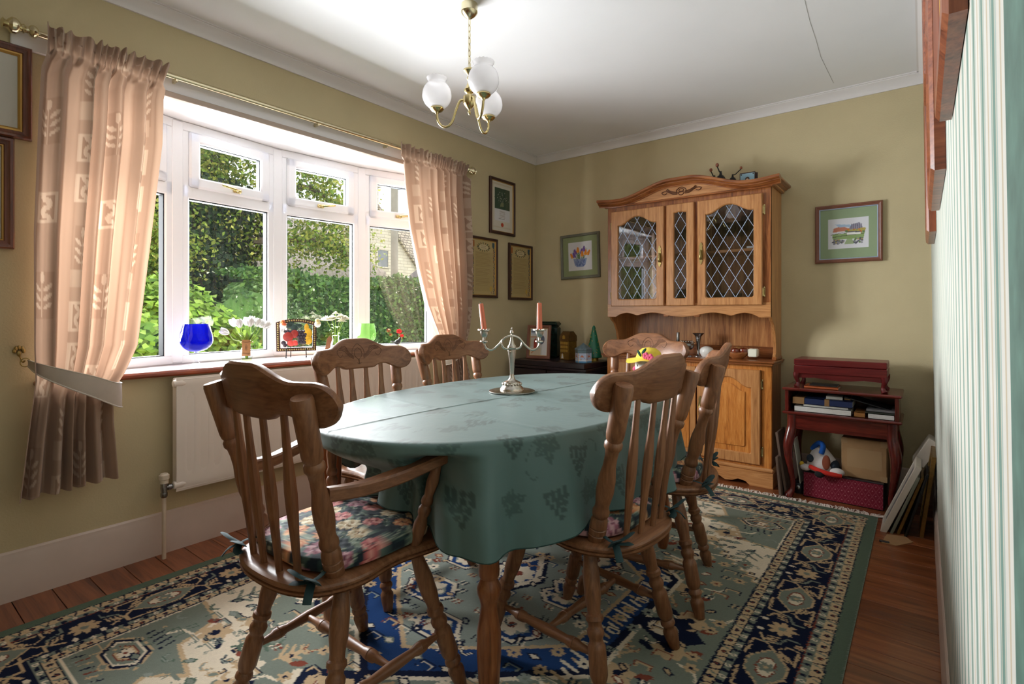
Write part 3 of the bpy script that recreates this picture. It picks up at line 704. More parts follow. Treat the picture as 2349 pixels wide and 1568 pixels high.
def make_chair(name, label, arms, w):
    t = thing(name, label, 'chair')
    o = seat_outline(); mb = MB(); zs = [(.412, .030), (.415, .012), (.419, .003), (.4205, .007), (.423, .007), (.4245, .0), (.429, 0), (.4305, .006), (.4335, .006), (.435, .0), (.440, .0), (.445, .003), (.449, .012), (.450, .02)]
    mb.loops([[(x, y, z) for x, y in scaled(o, d)] for z, d in zs], True, True); obj('seat', mb, w+'x', t, sharp=28)
    for sx in (-1, 1):
        obj('leg', MB().turned((sx*.225, .215, 0), (sx*.172, .085, .418), LEG), w+'z', t)
        obj('leg', MB().turned((sx*.215, -.218, 0), (sx*.140, -.125, .418), LEG), w+'z', t)
    for sx in (-1, 1):
        obj('side_stretcher', MB().turned((sx*.199, .155, .168), (sx*.187, -.183, .152), STR), w+'y', t)
    obj('cross_stretcher', MB().turned((-.193, -.015, .16), (.193, -.015, .16), STR), w+'x', t)
    for sx in (-1, 1):
        p = obj('back_post', MB().turned((sx*.160, -.160, .445), (sx*.208, -.278, .892), POST, 16), w+'z', t)
        for zz in (.875, .828):
            f_ = (zz-.445)/.453; yy = -.160-.118*f_-.0235; obj('plug', MB().turned((sx*(.160+.048*f_), yy+.006, zz), (sx*(.160+.048*f_), yy-.002, zz), [(0, .007), (.7, .007), (1, .004)], 10), 'plug_wood', p)
    for x, tx in ((-.104, -.118), (-.036, -.04), (.036, .04), (.104, .118)):
        yb = -.232+.9*x*x; zt = crest_fn(tx)[0]+.006; pt = crest_pt(tx, zt, .0135)
        obj('spindle', MB().turned((x, yb, .446), pt, SPN, 10, 1.15, .75), w+'z', t)
    mb = MB(); make_crest(mb); cr = obj('crest_rail', mb, w+'x', t, sharp=45)
    cv = MB()
    def ln(pts, r=.0011):
        P = catmull([(a, b, 0) for a, b in pts], 5); cv.tube([crest_pt(p[0], p[1]+.897, .0272) for p in P], r, 5)
    for s_ in (-1, 1):
        for k in range(4): ln([(s_*.028, -.026+.004*k), (s_*(.055), -.012+.006*k), (s_*(.083-.004*k), .012+.006*k), (s_*(.112-.005*k), .016+.004*k)])
        ln([(s_*.09, .034), (s_*.125, .010), (s_*.108, -.016), (s_*.092, -.004)]); ln([(s_*.035, -.006), (s_*.03, .016), (s_*.012, .034), (0, .04)])
        ln([(s_*.02, -.004), (s_*.016, .012), (0, .022)]); ln([(0, -.03), (s_*.016, -.018), (s_*.022, -.004)]); ln([(s_*.012, -.044), (0, -.05), (s_*-.002, -.03)])
    obj('carving', cv, 'carved_line', cr)
    if arms:
        for sx in (-1, 1):
            path = catmull([(sx*.185, -.200, .655), (sx*.205, -.12, .652), (sx*.232, -.03, .664), (sx*.250, .06, .682), (sx*.252, .13, .690), (sx*.250, .175, .690)], 6)
            loops = []
            for i, p in enumerate(path):
                q = i/(len(path)-1); hw_ = .013+.017*min(1, q*1.3); 
                if q > .86: hw_ *= math.sqrt(max(.05, 1-((q-.86)/.142)**2))
                hh_ = .017-.004*q; b = .005
                loops.append([(p[0]-hw_+b, p[1], p[2]-hh_), (p[0]+hw_-b, p[1], p[2]-hh_), (p[0]+hw_, p[1], p[2]-hh_+b), (p[0]+hw_, p[1], p[2]+hh_-b), (p[0]+hw_-b, p[1], p[2]+hh_), (p[0]-hw_+b, p[1], p[2]+hh_), (p[0]-hw_, p[1], p[2]+hh_-b), (p[0]-hw_, p[1], p[2]-hh_+b)])
            obj('armrest', MB().loops(loops, True, True), w+'y', t)
            obj('arm_post', MB().turned((sx*.188, .068, .446), (sx*.244, .105, .678), [(0, .014), (.1, .017), (.25, .0185), (.34, .013), (.38, .017), (.43, .018), (.47, .0125), (.5, .0165), (.54, .0165), (.58, .0125), (.75, .017), (.9, .0125), (1, .011)]), w+'z', t)
    return t
carver = make_chair('carver_armchair', 'brown wooden carver armchair with floral cushion, armrests pushed under the tablecloth', True, 'chair_wood_')
carver.location = (-1.275, .895, RZ); carver.rotation_euler.z = R(1)
far_c = make_chair('carver_armchair', 'wooden armchair with a carved crest rail between the table and the dresser', True, 'chair_wood_')
far_c.location = (-1.25, 2.60, RZ); far_c.rotation_euler.z = R(180)
ch = make_chair('spindle_back_chair', 'spindle-back chair with floral cushion backing the striped wall, farther from the dresser', False, 'chair_wood_')
ch.location = (-.862, 1.462, RZ); ch.rotation_euler.z = R(86); ch['group'] = 'dining chairs along the table sides'
for loc, rz, lb in [((-.883, 2.03), 104, 'spindle-back chair with floral cushion backing the striped wall, nearer the dresser'),
                    ((-1.74, 1.455), -90, 'wooden chair backing onto the radiator, below the fruit plaque and white roses'),
                    ((-1.74, 2.03), -90, 'wooden chair backing onto the radiator, beside the curtain near the room corner')]:
    c = copy_tree(ch); c.location = (loc[0], loc[1], RZ); c.rotation_euler.z = R(rz); c['label'] = lb

# ------------------------------------------------------------------ cushions
def paint_cushion():
    cv = Canvas(.44, .44, 190, 190, (30, 42, 52)); rnd = random.Random(5)
    G = [(92, 112, 104), (70, 92, 84), (132, 146, 128), (54, 76, 76)]
    for k in range(150):
        x, y, a = rnd.uniform(-.22, .22), rnd.uniform(-.22, .22), rnd.uniform(0, 6.3); L = rnd.uniform(.016, .034)
        cv.ell(x, y, L, L*.38, rnd.choice(G), a); cv.line([(x-L*math.cos(a), y-L*math.sin(a)), (x+L*math.cos(a), y+L*math.sin(a))], .0022, (170, 178, 158))
    pal = [((196, 104, 104), (226, 158, 148), (150, 62, 70)), ((206, 128, 82), (232, 178, 128), (160, 80, 52)), ((214, 190, 150), (238, 224, 192), (176, 140, 96)), ((168, 108, 124), (208, 164, 170), (120, 66, 84))]
    pos = []
    for k in range(400):
        p = (rnd.uniform(-.2, .2), rnd.uniform(-.2, .2))
        if all((p[0]-q[0])**2+(p[1]-q[1])**2 > .064**2 for q in pos): pos.append(p)
    for k, (x, y) in enumerate(pos):
        a, b, c = pal[k % 4]; r = rnd.uniform(.024, .034)
        for q in range(9):
            t = q*.7+k; cv.ell(x+r*.62*math.cos(t), y+r*.62*math.sin(t), r*.45, r*.34, a if q % 2 else b, t)
            cv.line([(x+r*.95*math.cos(t+.2), y+r*.95*math.sin(t+.2)), (x+r*.5*math.cos(t+.5), y+r*.5*math.sin(t+.5))], .002, c)
        for q in range(6): t = q*1.05+k; cv.ell(x+r*.28*math.cos(t), y+r*.28*math.sin(t), r*.26, r*.18, b if q % 2 else c, t+.6)
    return cv
cush_cv = paint_cushion()
attr('cushion_fabric', .75, .15, 600, .1, .25); plain('tie_fabric', C(34, 62, 66), .8)
def make_cushion():
    t = thing('seat_cushion', 'x', 'cushion')
    na = 120; rings = [(r, -1) for r in np.linspace(.02, .96, 8)]+[(q, 0) for q in np.linspace(-.9, .9, 9)]+[(r, 1) for r in np.linspace(.985, .01, 46)]
    nr2 = len(rings); P = np.zeros((nr2, na, 3)); a = 2*np.pi*np.arange(na)/na; ca, sa = np.cos(a), np.sin(a); e = 2/3.4
    sxx = np.sign(ca)*np.abs(ca)**e; syy = np.sign(sa)*np.abs(sa)**e
    for j, (q, k) in enumerate(rings):
        if k == 0: r = .985+.015*math.cos(q*math.pi/2); z = np.full(na, .0215+.0145*q)
        else:
            r = q; h = (1-r**5)**.5*.008 if k > 0 else -(1-r**5)**.5*.0065; z = np.full(na, .0215+k*.0135+h)
            if k > 0: z = z+.007*(1-r**2)+.0012*np.sin(40*sxx*r)*np.sin(36*syy*r)*(r < .9)
        P[j] = np.stack([.196*sxx*r*(1-.05*(syy < 0)*np.abs(syy)), .200*syy*r, z], 1)
    nr = nr2//2
    cols = cush_cv.sample(P[..., 0].ravel()*1.05, (P[..., 1]-P[..., 2]*.6).ravel()).reshape(nr2, na, 3)
    mb = MB().grid(P, cols, True); obj('pad', mb, 'cushion_fabric', t, sharp=180)
    for sx in (-1, 1):
        b = MB(); o = Vector((sx*.168, -.185, .012))
        def rib(pts, w): b.tube([tuple(o+Vector((sx*p[0], p[1], p[2]))) for p in catmull(pts, 4)], w, 6, flat=.22)
        rib([(-.02, .03, .006), (0, -.01, .004), (.0, -.028, .0)], .006)
        rib([(0, -.03, .0), (.018, -.05, .018), (.045, -.05, .022), (.03, -.035, .006), (0, -.03, 0)], .011); rib([(0, -.03, 0), (-.02, -.055, .018), (-.05, -.05, .018), (-.03, -.036, .005), (0, -.03, 0)], .011)
        rib([(0, -.03, 0), (.02, -.05, -.012), (.03, -.062, -.03)], .010); rib([(0, -.03, 0), (-.025, -.05, -.004), (-.045, -.052, -.008)], .010)
        obj('tie', b, 'tie_fabric', t)
    return t
cu = make_cushion()
def put_cush(c, chair, label):
    c.location = Matrix.Rotation(chair.rotation_euler.z, 3, 'Z') @ Vector((0, -.012, 0))+chair.location+Vector((0, 0, .4485)); c.rotation_euler.z = chair.rotation_euler.z; c['label'] = label; c['group'] = 'floral seat cushions'
put_cush(cu, carver, 'navy cushion with pink and orange roses on the carver armchair seat')
chairs = [o for o in COL.objects if o.name.startswith('spindle_back_chair')]
for c, lb in ((chairs[0], 'navy rose-print cushion on the striped-wall side chair farther from the dresser'), (chairs[1], 'navy rose-print cushion on the striped-wall side chair nearer the dresser')):
    put_cush(copy_tree(cu), c, lb)

# ------------------------------------------------------------------ dining table and cloth
TX, TY, TA, TB, TT, TZ = -1.262, 1.69, .515, .855, R(4), .752
dt = thing('dining_table', 'oval wooden dining table with turned legs under a green tablecloth', 'table', (TX, TY, RZ))
def ell_pts(a, b, n): 
    out = []
    for k in range(n):
        t = 2*math.pi*k/n; x, y = a*math.copysign(abs(math.cos(t))**.9, math.cos(t)), b*math.copysign(abs(math.sin(t))**.9, math.sin(t)); out.append((x*math.cos(TT)-y*math.sin(TT), x*math.sin(TT)+y*math.cos(TT)))
    return out
mb = MB(); mb.prism(ell_pts(TA-.012, TB-.012, 72), TZ-RZ-.026, TZ-RZ-.001, 'xy', .006); obj('table_top', mb, 'table_leg_wood', dt)
TLEG = [(0, .020), (.03, .026), (.07, .030), (.17, .0345), (.26, .034), (.34, .024), (.36, .023), (.385, .028), (.41, .034), (.43, .034), (.45, .027), (.465, .024), (.475, .029), (.5, .030), (.52, .0285), (.75, .0335), (.9, .035), (1, .034)]
legs = [(-.958, 1.125), (-.945, 2.34), (-1.62, 1.06), (-1.60, 2.28)]
for x, y in legs: obj('leg', MB().turned((x-TX, y-TY, 0), (x-TX, y-TY, TZ-RZ-.024), TLEG, 20), 'table_leg_wood', dt)
ap = MB()
for (i, j) in ((0, 1), (2, 3), (0, 2), (1, 3)):
    a = Vector(legs[i])-Vector((TX, TY)); b = Vector(legs[j])-Vector((TX, TY)); d = (b-a); L = d.length; an = math.atan2(d.y, d.x)
    ap.box(.02, L-.02, -.01, .01, TZ-RZ-.10, TZ-RZ-.025, .002, Matrix.Translation((a.x, a.y, 0)) @ Matrix.Rotation(an, 4, 'Z'))
obj('apron', ap, 'table_leg_wood', dt)
def paint_damask():
    cv = Canvas(.62, .62, 250, 250, (82, 110, 107)); D = (54, 80, 76); Lc = (66, 92, 86); O = (44, 68, 64); rnd = random.Random(11)
    def leaf(x, y, r, a):
        for q, l in ((-1.9, .75), (-1.0, .95), (0, 1.15), (1.0, .95), (1.9, .75)):
            t = a+q; P = lambda u, v: (x+r*(u*math.cos(t)-v*math.sin(t)), y+r*(u*math.sin(t)+v*math.cos(t)))
            cv.poly([P(0, -.1), P(.3*l, -.34), P(.55*l, -.2), P(.6*l, -.3), P(l, 0), P(.6*l, .3), P(.55*l, .2), P(.3*l, .34), P(0, .1)], D)
        for q, l in ((-1.9, .6), (-1.0, .8), (0, 1.0), (1.0, .8), (1.9, .6)):
            t = a+q; cv.line([(x, y), (x+r*l*math.cos(t), y+r*l*math.sin(t))], .0026, (78, 106, 100))
    def grapes(x, y, r, a):
        for row in range(5):
            for k in range(5-row if row else 4):
                u = row*1.6; v = (k-(4-row if row else 3)/2)*1.9
                px, py = x+r*(u*math.cos(a)-v*math.sin(a)), y+r*(u*math.sin(a)+v*math.cos(a)); cv.ell(px, py, r*.84, r*.84, O)
    def tendril(x, y, a, s):
        cv.line([(x+.01*k*math.cos(a+s*.16*k)+.004*k, y+.01*k*math.sin(a+s*.16*k)) for k in range(14)], .003, D)
    for dx in (-.62, 0, .62):
        for dy in (-.62, 0, .62):
            for (x, y, r, a) in [(-.2, .18, .062, -.6), (.12, .22, .058, 3.6), (-.08, -.02, .066, -1.4), (.22, .0, .058, 2.4), (-.22, -.2, .056, .4), (.1, -.22, .06, 1.8)]: leaf(x+dx, y+dy, r, a)
            for (x, y, a) in [(-.02, .20, -1.5), (.20, .14, -1.2), (-.20, .03, -1.6), (.06, -.06, -1.7), (.24, -.16, -1.5), (-.06, -.18, -1.4)]: grapes(x+dx, y+dy, .0125, a)
            for (x, y, a, s) in [(-.12, .1, 0, 1), (.02, .08, 2.5, -1), (.14, -.1, 1, 1), (-.12, -.12, 4, -1)]: tendril(x+dx, y+dy, a, s)
    return cv
dam = paint_damask()
def cloth_material():
    m, nt, b = newmat('tablecloth_damask'); a = nt.nodes.new('ShaderNodeAttribute'); a.attribute_name = 'Col'
    link(nt, a.outputs['Color'], b.inputs['Base Color']); b.inputs['Roughness'].default_value = .46; b.inputs['Specular IOR Level'].default_value = .5; b.inputs['Sheen Weight'].default_value = .12
    n = noise(nt, tex_coord(nt, (1, 1, 1)), 14, 4, .6); bump(nt, b, n, .18, .006)
cloth_material()
def make_cloth():
    na = 760; t = np.arange(na)*2*np.pi/na
    a, b = TA, TB
    ex = a*np.sign(np.cos(t))*np.abs(np.cos(t))**.9; ey = b*np.sign(np.sin(t))*np.abs(np.sin(t))**.9
    nx_, ny_ = np.cos(t)/a, np.sin(t)/b; ln = np.hypot(nx_, ny_); nx_, ny_ = nx_/ln, ny_/ln
    seg = np.hypot(np.diff(np.r_[ex, ex[0]]), np.diff(np.r_[ey, ey[0]])); arc = np.r_[0, np.cumsum(seg)[:-1]]; per = seg.sum(); nt_ = round(per*1.22/.62); arc = arc*(nt_*.62/per)
    rows = []; cols = []
    rot = lambda x, y: (x*math.cos(TT)-y*math.sin(TT), x*math.sin(TT)+y*math.cos(TT))
    for r in np.linspace(.02, 1, 46):
        x, y = rot(ex*r, ey*r); z = np.full(na, TZ+.0015)+.0006*np.sin(9*x+3)*np.sin(7*y)
        z = z+.0022*np.exp(-((x-.03*np.sin(3*y)+.02)/.006)**2)+.0018*np.exp(-((y+.42+.1*x)/.006)**2)*(1)
        rows.append(np.stack([x, y, z], 1)); c = dam.tile(x*1.0, y*1.0); base = L3((82, 110, 107)); cols.append(base+(c-base)*.8)
    # bend over the edge, then hang with growing folds
    wx, wy = rot(ex, ey); ang = np.arctan2(wy, wx)
    def dip(c, w): d = (ang-c+np.pi) % (2*np.pi)-np.pi; return np.exp(-(d/w)**2)
    hem = .468+.045*dip(-1.62, .34)+.045*dip(-.52, .26)+.045*dip(.75, .2)+.045*dip(2.62, .3)+.045*dip(3.55, .3)+.045*dip(1.6, .3)+.19*dip(-2.13, .12)+.02*dip(-1.6,.4)
    fold = .010*np.sin(19*t+.6)+.008*np.sin(31*t+2*np.sin(t))+.006*np.sin(11*t)
    nr = 62
    for q in range(1, nr+1):
        u = q/nr
        if u < .06: ph = u/.06*math.pi/2; off = .010*math.sin(ph); dz = .010*(1-math.cos(ph)); z = np.full(na, TZ-dz)
        else:
            v = (u-.06)/.94; off = .010+.030*v+(fold*v**.8)*1.1+.014*v*np.maximum(0, np.sin(19*t+.6)); z = (TZ-.010)*(1-v)+hem*v
        S_ = lambda x: max(0, min(1, x))**2*(3-2*max(0, min(1, x)))
        win_ = 1/(1+np.exp(-(ang+2.14)/.03))/(1+np.exp((ang+1.215)/.018)); wf_ = 1/(1+np.exp(-(ang-1.16)/.03))/(1+np.exp((ang-1.95)/.03))
        off = off-.19*(win_+wf_)*S_((u-.16)/.5)-.11*(dip(-1.2, .075)+dip(-1.98, .075)+dip(1.23, .075)+dip(1.88, .075))*S_((u-.11)/.10)*(1-.9*S_((u-.4)/.3))
        x, y = rot(ex+nx_*off, ey+ny_*off); rows.append(np.stack([x, y, z], 1)); s = TZ-z
        c = dam.tile(arc+.013*q*0, -s*1.22); base = L3((82, 110, 107)); cols.append(base+(c-base)*.8)
    global HEM; HEM = [tuple(q) for q in rows[-1][::3]]
    P = np.stack(rows); mb = MB().grid(P, np.stack(cols), True); mb.f.append(tuple(range(na-1, -1, -1)))
    return mb
tc = thing('tablecloth', 'sage green damask tablecloth with grape and vine pattern draped over the oval table', 'tablecloth', (TX, TY, 0))
obj('cloth', make_cloth(), 'tablecloth_damask', tc, sharp=180)

plain('hem_thread', C(34, 62, 58), .8); obj('hem', MB().tube(HEM, .0018, 5, True), 'hem_thread', tc)

# ------------------------------------------------------------------ dresser
DX0, DX1, DYF, DYB = -1.842, -.733, 3.52, 3.818
dr = thing('dresser', 'tall carved wooden dresser with leaded glass doors against the back wall', 'dresser', (-1.2875, 3.70, 0))
def dpart(name, mb, mat, parent=None, **k): return obj(name, mb, mat, parent or dr, world=True, **k)
WT = .785
# base cabinet
BX0, BX1, BYF = -1.862, -.735, 3.548
for x in (BX0, BX1-.018): dpart('base_side', MB().box(x, x+.018, BYF+.02, DYB, .0, WT-.028, .001), 'oak_dark_z')
dpart('base_back', MB().box(BX0+.018, BX1-.018, DYB-.012, DYB-.002, .05, WT-.03), 'oak_dark_z')
dpart('base_floor', MB().box(BX0+.018, BX1-.018, BYF+.02, DYB-.012, .10, .118), 'oak_dark_x')
ff = MB()
for a in [(BX0, BX0+.06), (BX1-.06, BX1), (-1.30-.12, -1.30-.08), (-1.195, -1.155)]: ff.box(a[0], a[1], BYF, BYF+.022, .10, WT-.028, .002)
ff.box(BX0, BX1, BYF+.001, BYF+.021, .10, .14, .002); ff.box(BX0, BX1, BYF+.001, BYF+.021, WT-.062, WT-.028, .002)
dpart('face_frame', ff, 'pine_panel')
wtp = [(0, 0), (-.012, 0), (-.018, .006), (-.018, .012), (-.008, .018), (-.008, .028), (0, .028)]
wk = MB(); wk.box(BX0-.03, BX1+.022, BYF-.045, DYB, WT-.012, WT, .004); wk.box(BX0-.02, BX1+.014, BYF-.035, DYB, WT-.028, WT-.011, .005)
dpart('worktop', wk, 'oak_dark_x')
# plinth with scallops
pl = [(BX0-.012, .005), (BX0-.012, .095), (BX1+.010, .095), (BX1+.010, .0), (-.86, .0), (-.885, .022), (-.93, .030), (-.965, .014), (-1.01, .010), (-1.06, .036), (-1.14, .048), (-1.29, .052), (-1.44, .048), (-1.52, .036), (-1.57, .010), (-1.61, .014), (-1.65, .030), (-1.69, .022), (-1.72, .0), (BX0-.012, 0)]
dpart('plinth', MB().prism(pl, BYF-.012, BYF+.01, 'xz', .002), 'pine_x')
dpart('plinth_side', MB().box(BX1-.012, BX1+.010, BYF+.01, DYB, 0, .095, .002), 'pine_y')
dpart('base_moulding', MB().box(BX0-.018, BX1+.016, BYF-.018, DYB, .095, .122, .009), 'pine_x')
def arch(x0, x1, z0, z1, drop=.045, n=26, sag=.012):
    """opening outline with an ogee arched head, counter-clockwise"""
    w = x1-x0; out = [(x0+.008, z0), (x1-.008, z0), (x1, z0+.008)]
    for k in range(n+1):
        u = k/n; q = abs(2*u-1)
        def sm(x): x = max(0, min(1, x)); return x*x*(3-2*x)
        out.append((x1-w*u, z1-drop*sm((q-.06)/.86)))
    out += [(x0, z0+.008)]; return out
def framed(outer, inner, y0, y1, bev=.004, lip=.006):
    """board with a shaped hole; outer = (x0,x1,z0,z1), y0 front"""
    cx_, cz_ = (outer[0]+outer[1])/2, (outer[2]+outer[3])/2; pts = []
    for (x, z) in inner:
        dx, dz = x-cx_, z-cz_; k = min(((outer[1]-outer[0])/2)/max(abs(dx), 1e-6), ((outer[3]-outer[2])/2)/max(abs(dz), 1e-6)); pts.append([cx_+dx*k, cz_+dz*k])
    for c in [(outer[0], outer[2]), (outer[1], outer[2]), (outer[1], outer[3]), (outer[0], outer[3])]:
        i = min(range(len(pts)), key=lambda j: (pts[j][0]-c[0])**2+(pts[j][1]-c[1])**2); pts[i] = list(c)
    def sh(p, d): return [(x-math.copysign(d, x-cx_) if abs(abs(x-cx_)-(outer[1]-outer[0])/2) < 1e-4 else x, z-math.copysign(d, z-cz_) if abs(abs(z-cz_)-(outer[3]-outer[2])/2) < 1e-4 else z) for x, z in p]
    mid = [(x+(p[0]-x)*lip/max(1e-6, math.hypot(p[0]-x, p[1]-z)), z+(p[1]-z)*lip/max(1e-6, math.hypot(p[0]-x, p[1]-z))) for (x, z), p in zip(inner, pts)]
    L = [[(x, y1, z) for x, z in inner], [(x, y0+.006, z) for x, z in inner], [(x, y0, z) for x, z in mid], [(x, y0, z) for x, z in sh(pts, bev)], [(x, y0+bev, z) for x, z in pts], [(x, y1, z) for x, z in pts]]
    return MB().loops(L, close=True)
def inside(poly, x, z):
    c = False; n = len(poly)
    for i in range(n):
        a, b = poly[i], poly[i-1]
        if (a[1] > z) != (b[1] > z) and x < (b[0]-a[0])*(z-a[1])/(b[1]-a[1])+a[0]: c = not c
    return c
def hinge(x, y, z, parent):
    h = MB(); h.turned((x, y-.004, z-.024), (x, y-.004, z+.024), [(0, .0045), (1, .0045)], 8); h.box(x-.002, x+.013, y-.004, y-.001, z-.019, z+.019, .001)
    for s_ in (-1, 1): h.ball((x+.007, y-.0025, z+s_*.025), .006, .003, .009, 8, 6)
    dpart('hinge', h, 'brass', parent)
def pull(x, y, z, parent):
    h = MB(); o = [(0, -.064), (.006, -.055), (.004, -.050), (.010, -.044), (.006, -.036), (.009, -.015), (.009, .015), (.006, .036), (.010, .044), (.004, .05), (.006, .055), (0, .064)]
    h.prism([(x+a*1.35, z+b*1.15) for a, b in o]+[(x-a*1.35, z+b*1.15) for a, b in o[-2:0:-1]], y-.002, y-.005, 'xz')
    h.lathe([(-.040, .003), (-.032, .0095), (-.01, .0105), (.010, .007), (.016, .004)], 10, Matrix.Translation((x, y-.013, z-.002))); h.ball((x, y-.011, z+.016), .007)
    dpart('pull_handle', h, 'old_brass', parent)
def glazed(x0, x1, z0, z1, ox0, ox1, oz0, oz1, drop, hx, px):
    inn = arch(ox0, ox1, oz0, oz1, drop); d = dpart('glazed_door', framed((x0, x1, z0, z1), inn, DYF-.024, DYF-.001), 'pine_z', sharp=25)
    big = arch(ox0-.006, ox1+.006, oz0-.006, oz1+.006, drop)
    dpart('door_glass', MB().prism(big, DYF-.010, DYF-.007, 'xz'), 'cabinet_glass', d, flat=True)
    lt = MB(); pw, ph = .0745, .124; cxm, czm = (ox0+ox1)/2, oz0+.06; sl = ph/pw
    for sg in (-1, 1):
        for k in range(-14, 15):
            run = None; prev = None
            for q in range(0, 400):
                z = oz0+(oz1-oz0)*q/399; x = cxm+sg*(z-czm)/sl+k*pw
                if inside(inn, x, z):
                    if run is None: run = (x, z)
                    prev = (x, z)
                elif run is not None: break
            if run and prev and abs(prev[1]-run[1]) > .004:
                dx, dz = prev[0]-run[0], prev[1]-run[1]; L = math.hypot(dx, dz); nx_, nz_ = -dz/L*.0013, dx/L*.0013
                lt.prism([(run[0]+nx_, run[1]+nz_), (run[0]-nx_, run[1]-nz_), (prev[0]-nx_, prev[1]-nz_), (prev[0]+nx_, prev[1]+nz_)], DYF-.0122, DYF-.010, 'xz')
    dpart('lead_lattice', lt, 'lead', d, flat=True)
    if hx is not None:
        for zz in (z1-.10, z0+.08): hinge(hx, DYF-.002, zz, d)
    if px is not None: pull(px, DYF-.024, 1.475, d)
    return d
# upper cabinet carcass
CT = 1.868
for x in (DX0, DX1-.018):
    sd = [(DYF+.002, CT), (DYB, CT), (DYB, WT), (DYF+.135, WT), (DYF+.125, WT+.03), (DYF+.145, WT+.05), (DYF+.145, WT+.10), (DYF+.125, WT+.17), (DYF+.085, WT+.225), (DYF+.04, WT+.25), (DYF+.02, WT+.27), (DYF+.002, WT+.28)]
    dpart('hutch_side', MB().prism([(a, b) for a, b in sd], x, x+.018, 'yz', .002), 'pine_z')
dpart('hutch_foot', MB().box(DX1-.022, DX1+.006, DYF+.125, DYB, WT, WT+.02, .004), 'oak_dark_y')
dpart('hutch_back', MB().box(DX0+.018, DX1-.018, DYB-.012, DYB-.004, WT, CT), 'niche_panel')
dpart('back_rail', MB().box(DX0+.018, DX1-.018, DYB-.03, DYB-.012, WT, WT+.075, .003), 'oak_dark_x')
dpart('cabinet_floor', MB().box(DX0+.018, DX1-.018, DYF+.012, DYB-.012, 1.115, 1.133, .001), 'oak_dark_x')
dpart('cabinet_shelf', MB().box(DX0+.018, DX1-.018, DYF+.045, DYB-.012, 1.478, 1.496, .003), 'pine_x')
dpart('cabinet_top', MB().box(DX0+.018, DX1-.018, DYF+.012, DYB-.012, CT-.02, CT), 'pine_x')
uf = MB()
for a in [(DX0, DX0+.05), (DX1-.058, DX1), (-1.415, -1.378), (-1.205, -1.166)]: uf.box(a[0], a[1], DYF, DYF+.02, 1.06, CT, .002)
uf.box(DX0, DX1, DYF+.001, DYF+.019, 1.812, CT, .002); dpart('hutch_face_frame', uf, 'oak_dark_z')  # darker oak puts the shadow gaps between the doors into the colour
va = [(DX0, 1.15), (DX1, 1.15), (DX1, 1.056), (-.80, 1.056), (-.835, 1.075), (-.885, 1.085), (-.93, 1.078), (-.965, 1.067), (-1.0, 1.075), (-1.06, 1.086), (-1.13, 1.082), (-1.20, 1.066), (-1.2875, 1.058), (-1.375, 1.066), (-1.445, 1.082), (-1.515, 1.086), (-1.575, 1.075), (-1.61, 1.067), (-1.645, 1.078), (-1.69, 1.085), (-1.74, 1.075), (-1.775, 1.056), (DX0, 1.056)]
va = [(p[0], p[1]) for p in va[:3]]+[(p[0], p[1]) for p in catmull([(a, b, 0) for a, b in va[3:-1]], 3)]+[va[-1]]
dpart('valance', MB().prism(va, DYF-.003, DYF+.016, 'xz', .002), 'pine_x')
glazed(-1.804, -1.405, 1.134, 1.822, -1.750, -1.459, 1.184, 1.770, .055, -1.812, -1.432)
glazed(-1.387, -1.198, 1.134, 1.822, -1.333, -1.250, 1.184, 1.766, .004, None, None)
glazed(-1.175, -.779, 1.134, 1.822, -1.121, -.829, 1.184, 1.776, .050, -.778, -1.150)
# pediment board and cornice following an ogee
def ped(x):
    u = (x+1.2875)/.59; q = abs(u)
    def sm(x): x = max(0, min(1, x)); return x*x*(3-2*x)
    return 1.898+.088*(1-sm((q-.10)/.62))+.014*sm((q-.75)/.3)
xs = [DX0-.03+(DX1-DX0+.06)*k/60 for k in range(61)]
pb = [(x, CT-.006) for x in (DX1+.012, DX0-.012)]+[(x, ped(x)-.03) for x in xs if DX0-.012 <= x <= DX1+.012]
dpart('frieze_bead', MB().box(DX0-.016, DX1+.016, DYF-.026, DYF+.002, CT-.014, CT-.002, .004), 'oak_dark_x'); dpart('pediment', MB().prism(pb, DYF-.018, DYF+.004, 'xz', .002), 'pine_x')
pr_ = [(0, -.046), (-.010, -.046), (-.012, -.041), (-.010, -.037), (-.016, -.033), (-.028, -.027), (-.033, -.023), (-.033, -.019), (-.046, -.016), (-.052, -.011), (-.052, .0), (-.047, .006), (0, .006)]
cr = MB(); loops = []
for k, x in enumerate(xs):
    e = DX0-.058+(DX1-DX0+.116)*k/60
    loops.append([(e if True else x, DYF-.016+a, ped(x)+b) for a, b in pr_])
cr.loops([l[::-1] for l in loops], True, True); dpart('cornice', cr, 'oak_dark_x', sharp=40)
for sx, xw in ((1, DX1), (-1, DX0)):
    c2 = MB(); z0 = ped(xs[-1] if sx > 0 else xs[0]); L = []
    for y in (DYF-.016, DYB): L.append([(xw+sx*(.004-a), y, z0+b) for a, b in pr_])
    c2.loops(L, True, True); dpart('cornice_return', c2, 'oak_dark_y', sharp=40)
dpart('dust_top', MB().box(DX0-.02, DX1+.02, DYF+.004, DYB, CT, CT+.03), 'pine_x')
plain('carve_dark', C(92, 50, 24), .5)
cvg = MB()
def cl(pts, r=.0028): cvg.tube([(p[0]*.95-1.284, DYF-.0205, p[1]*.82+1.9) for p in catmull([(a, b, 0) for a, b in pts], 5)], r, 6)
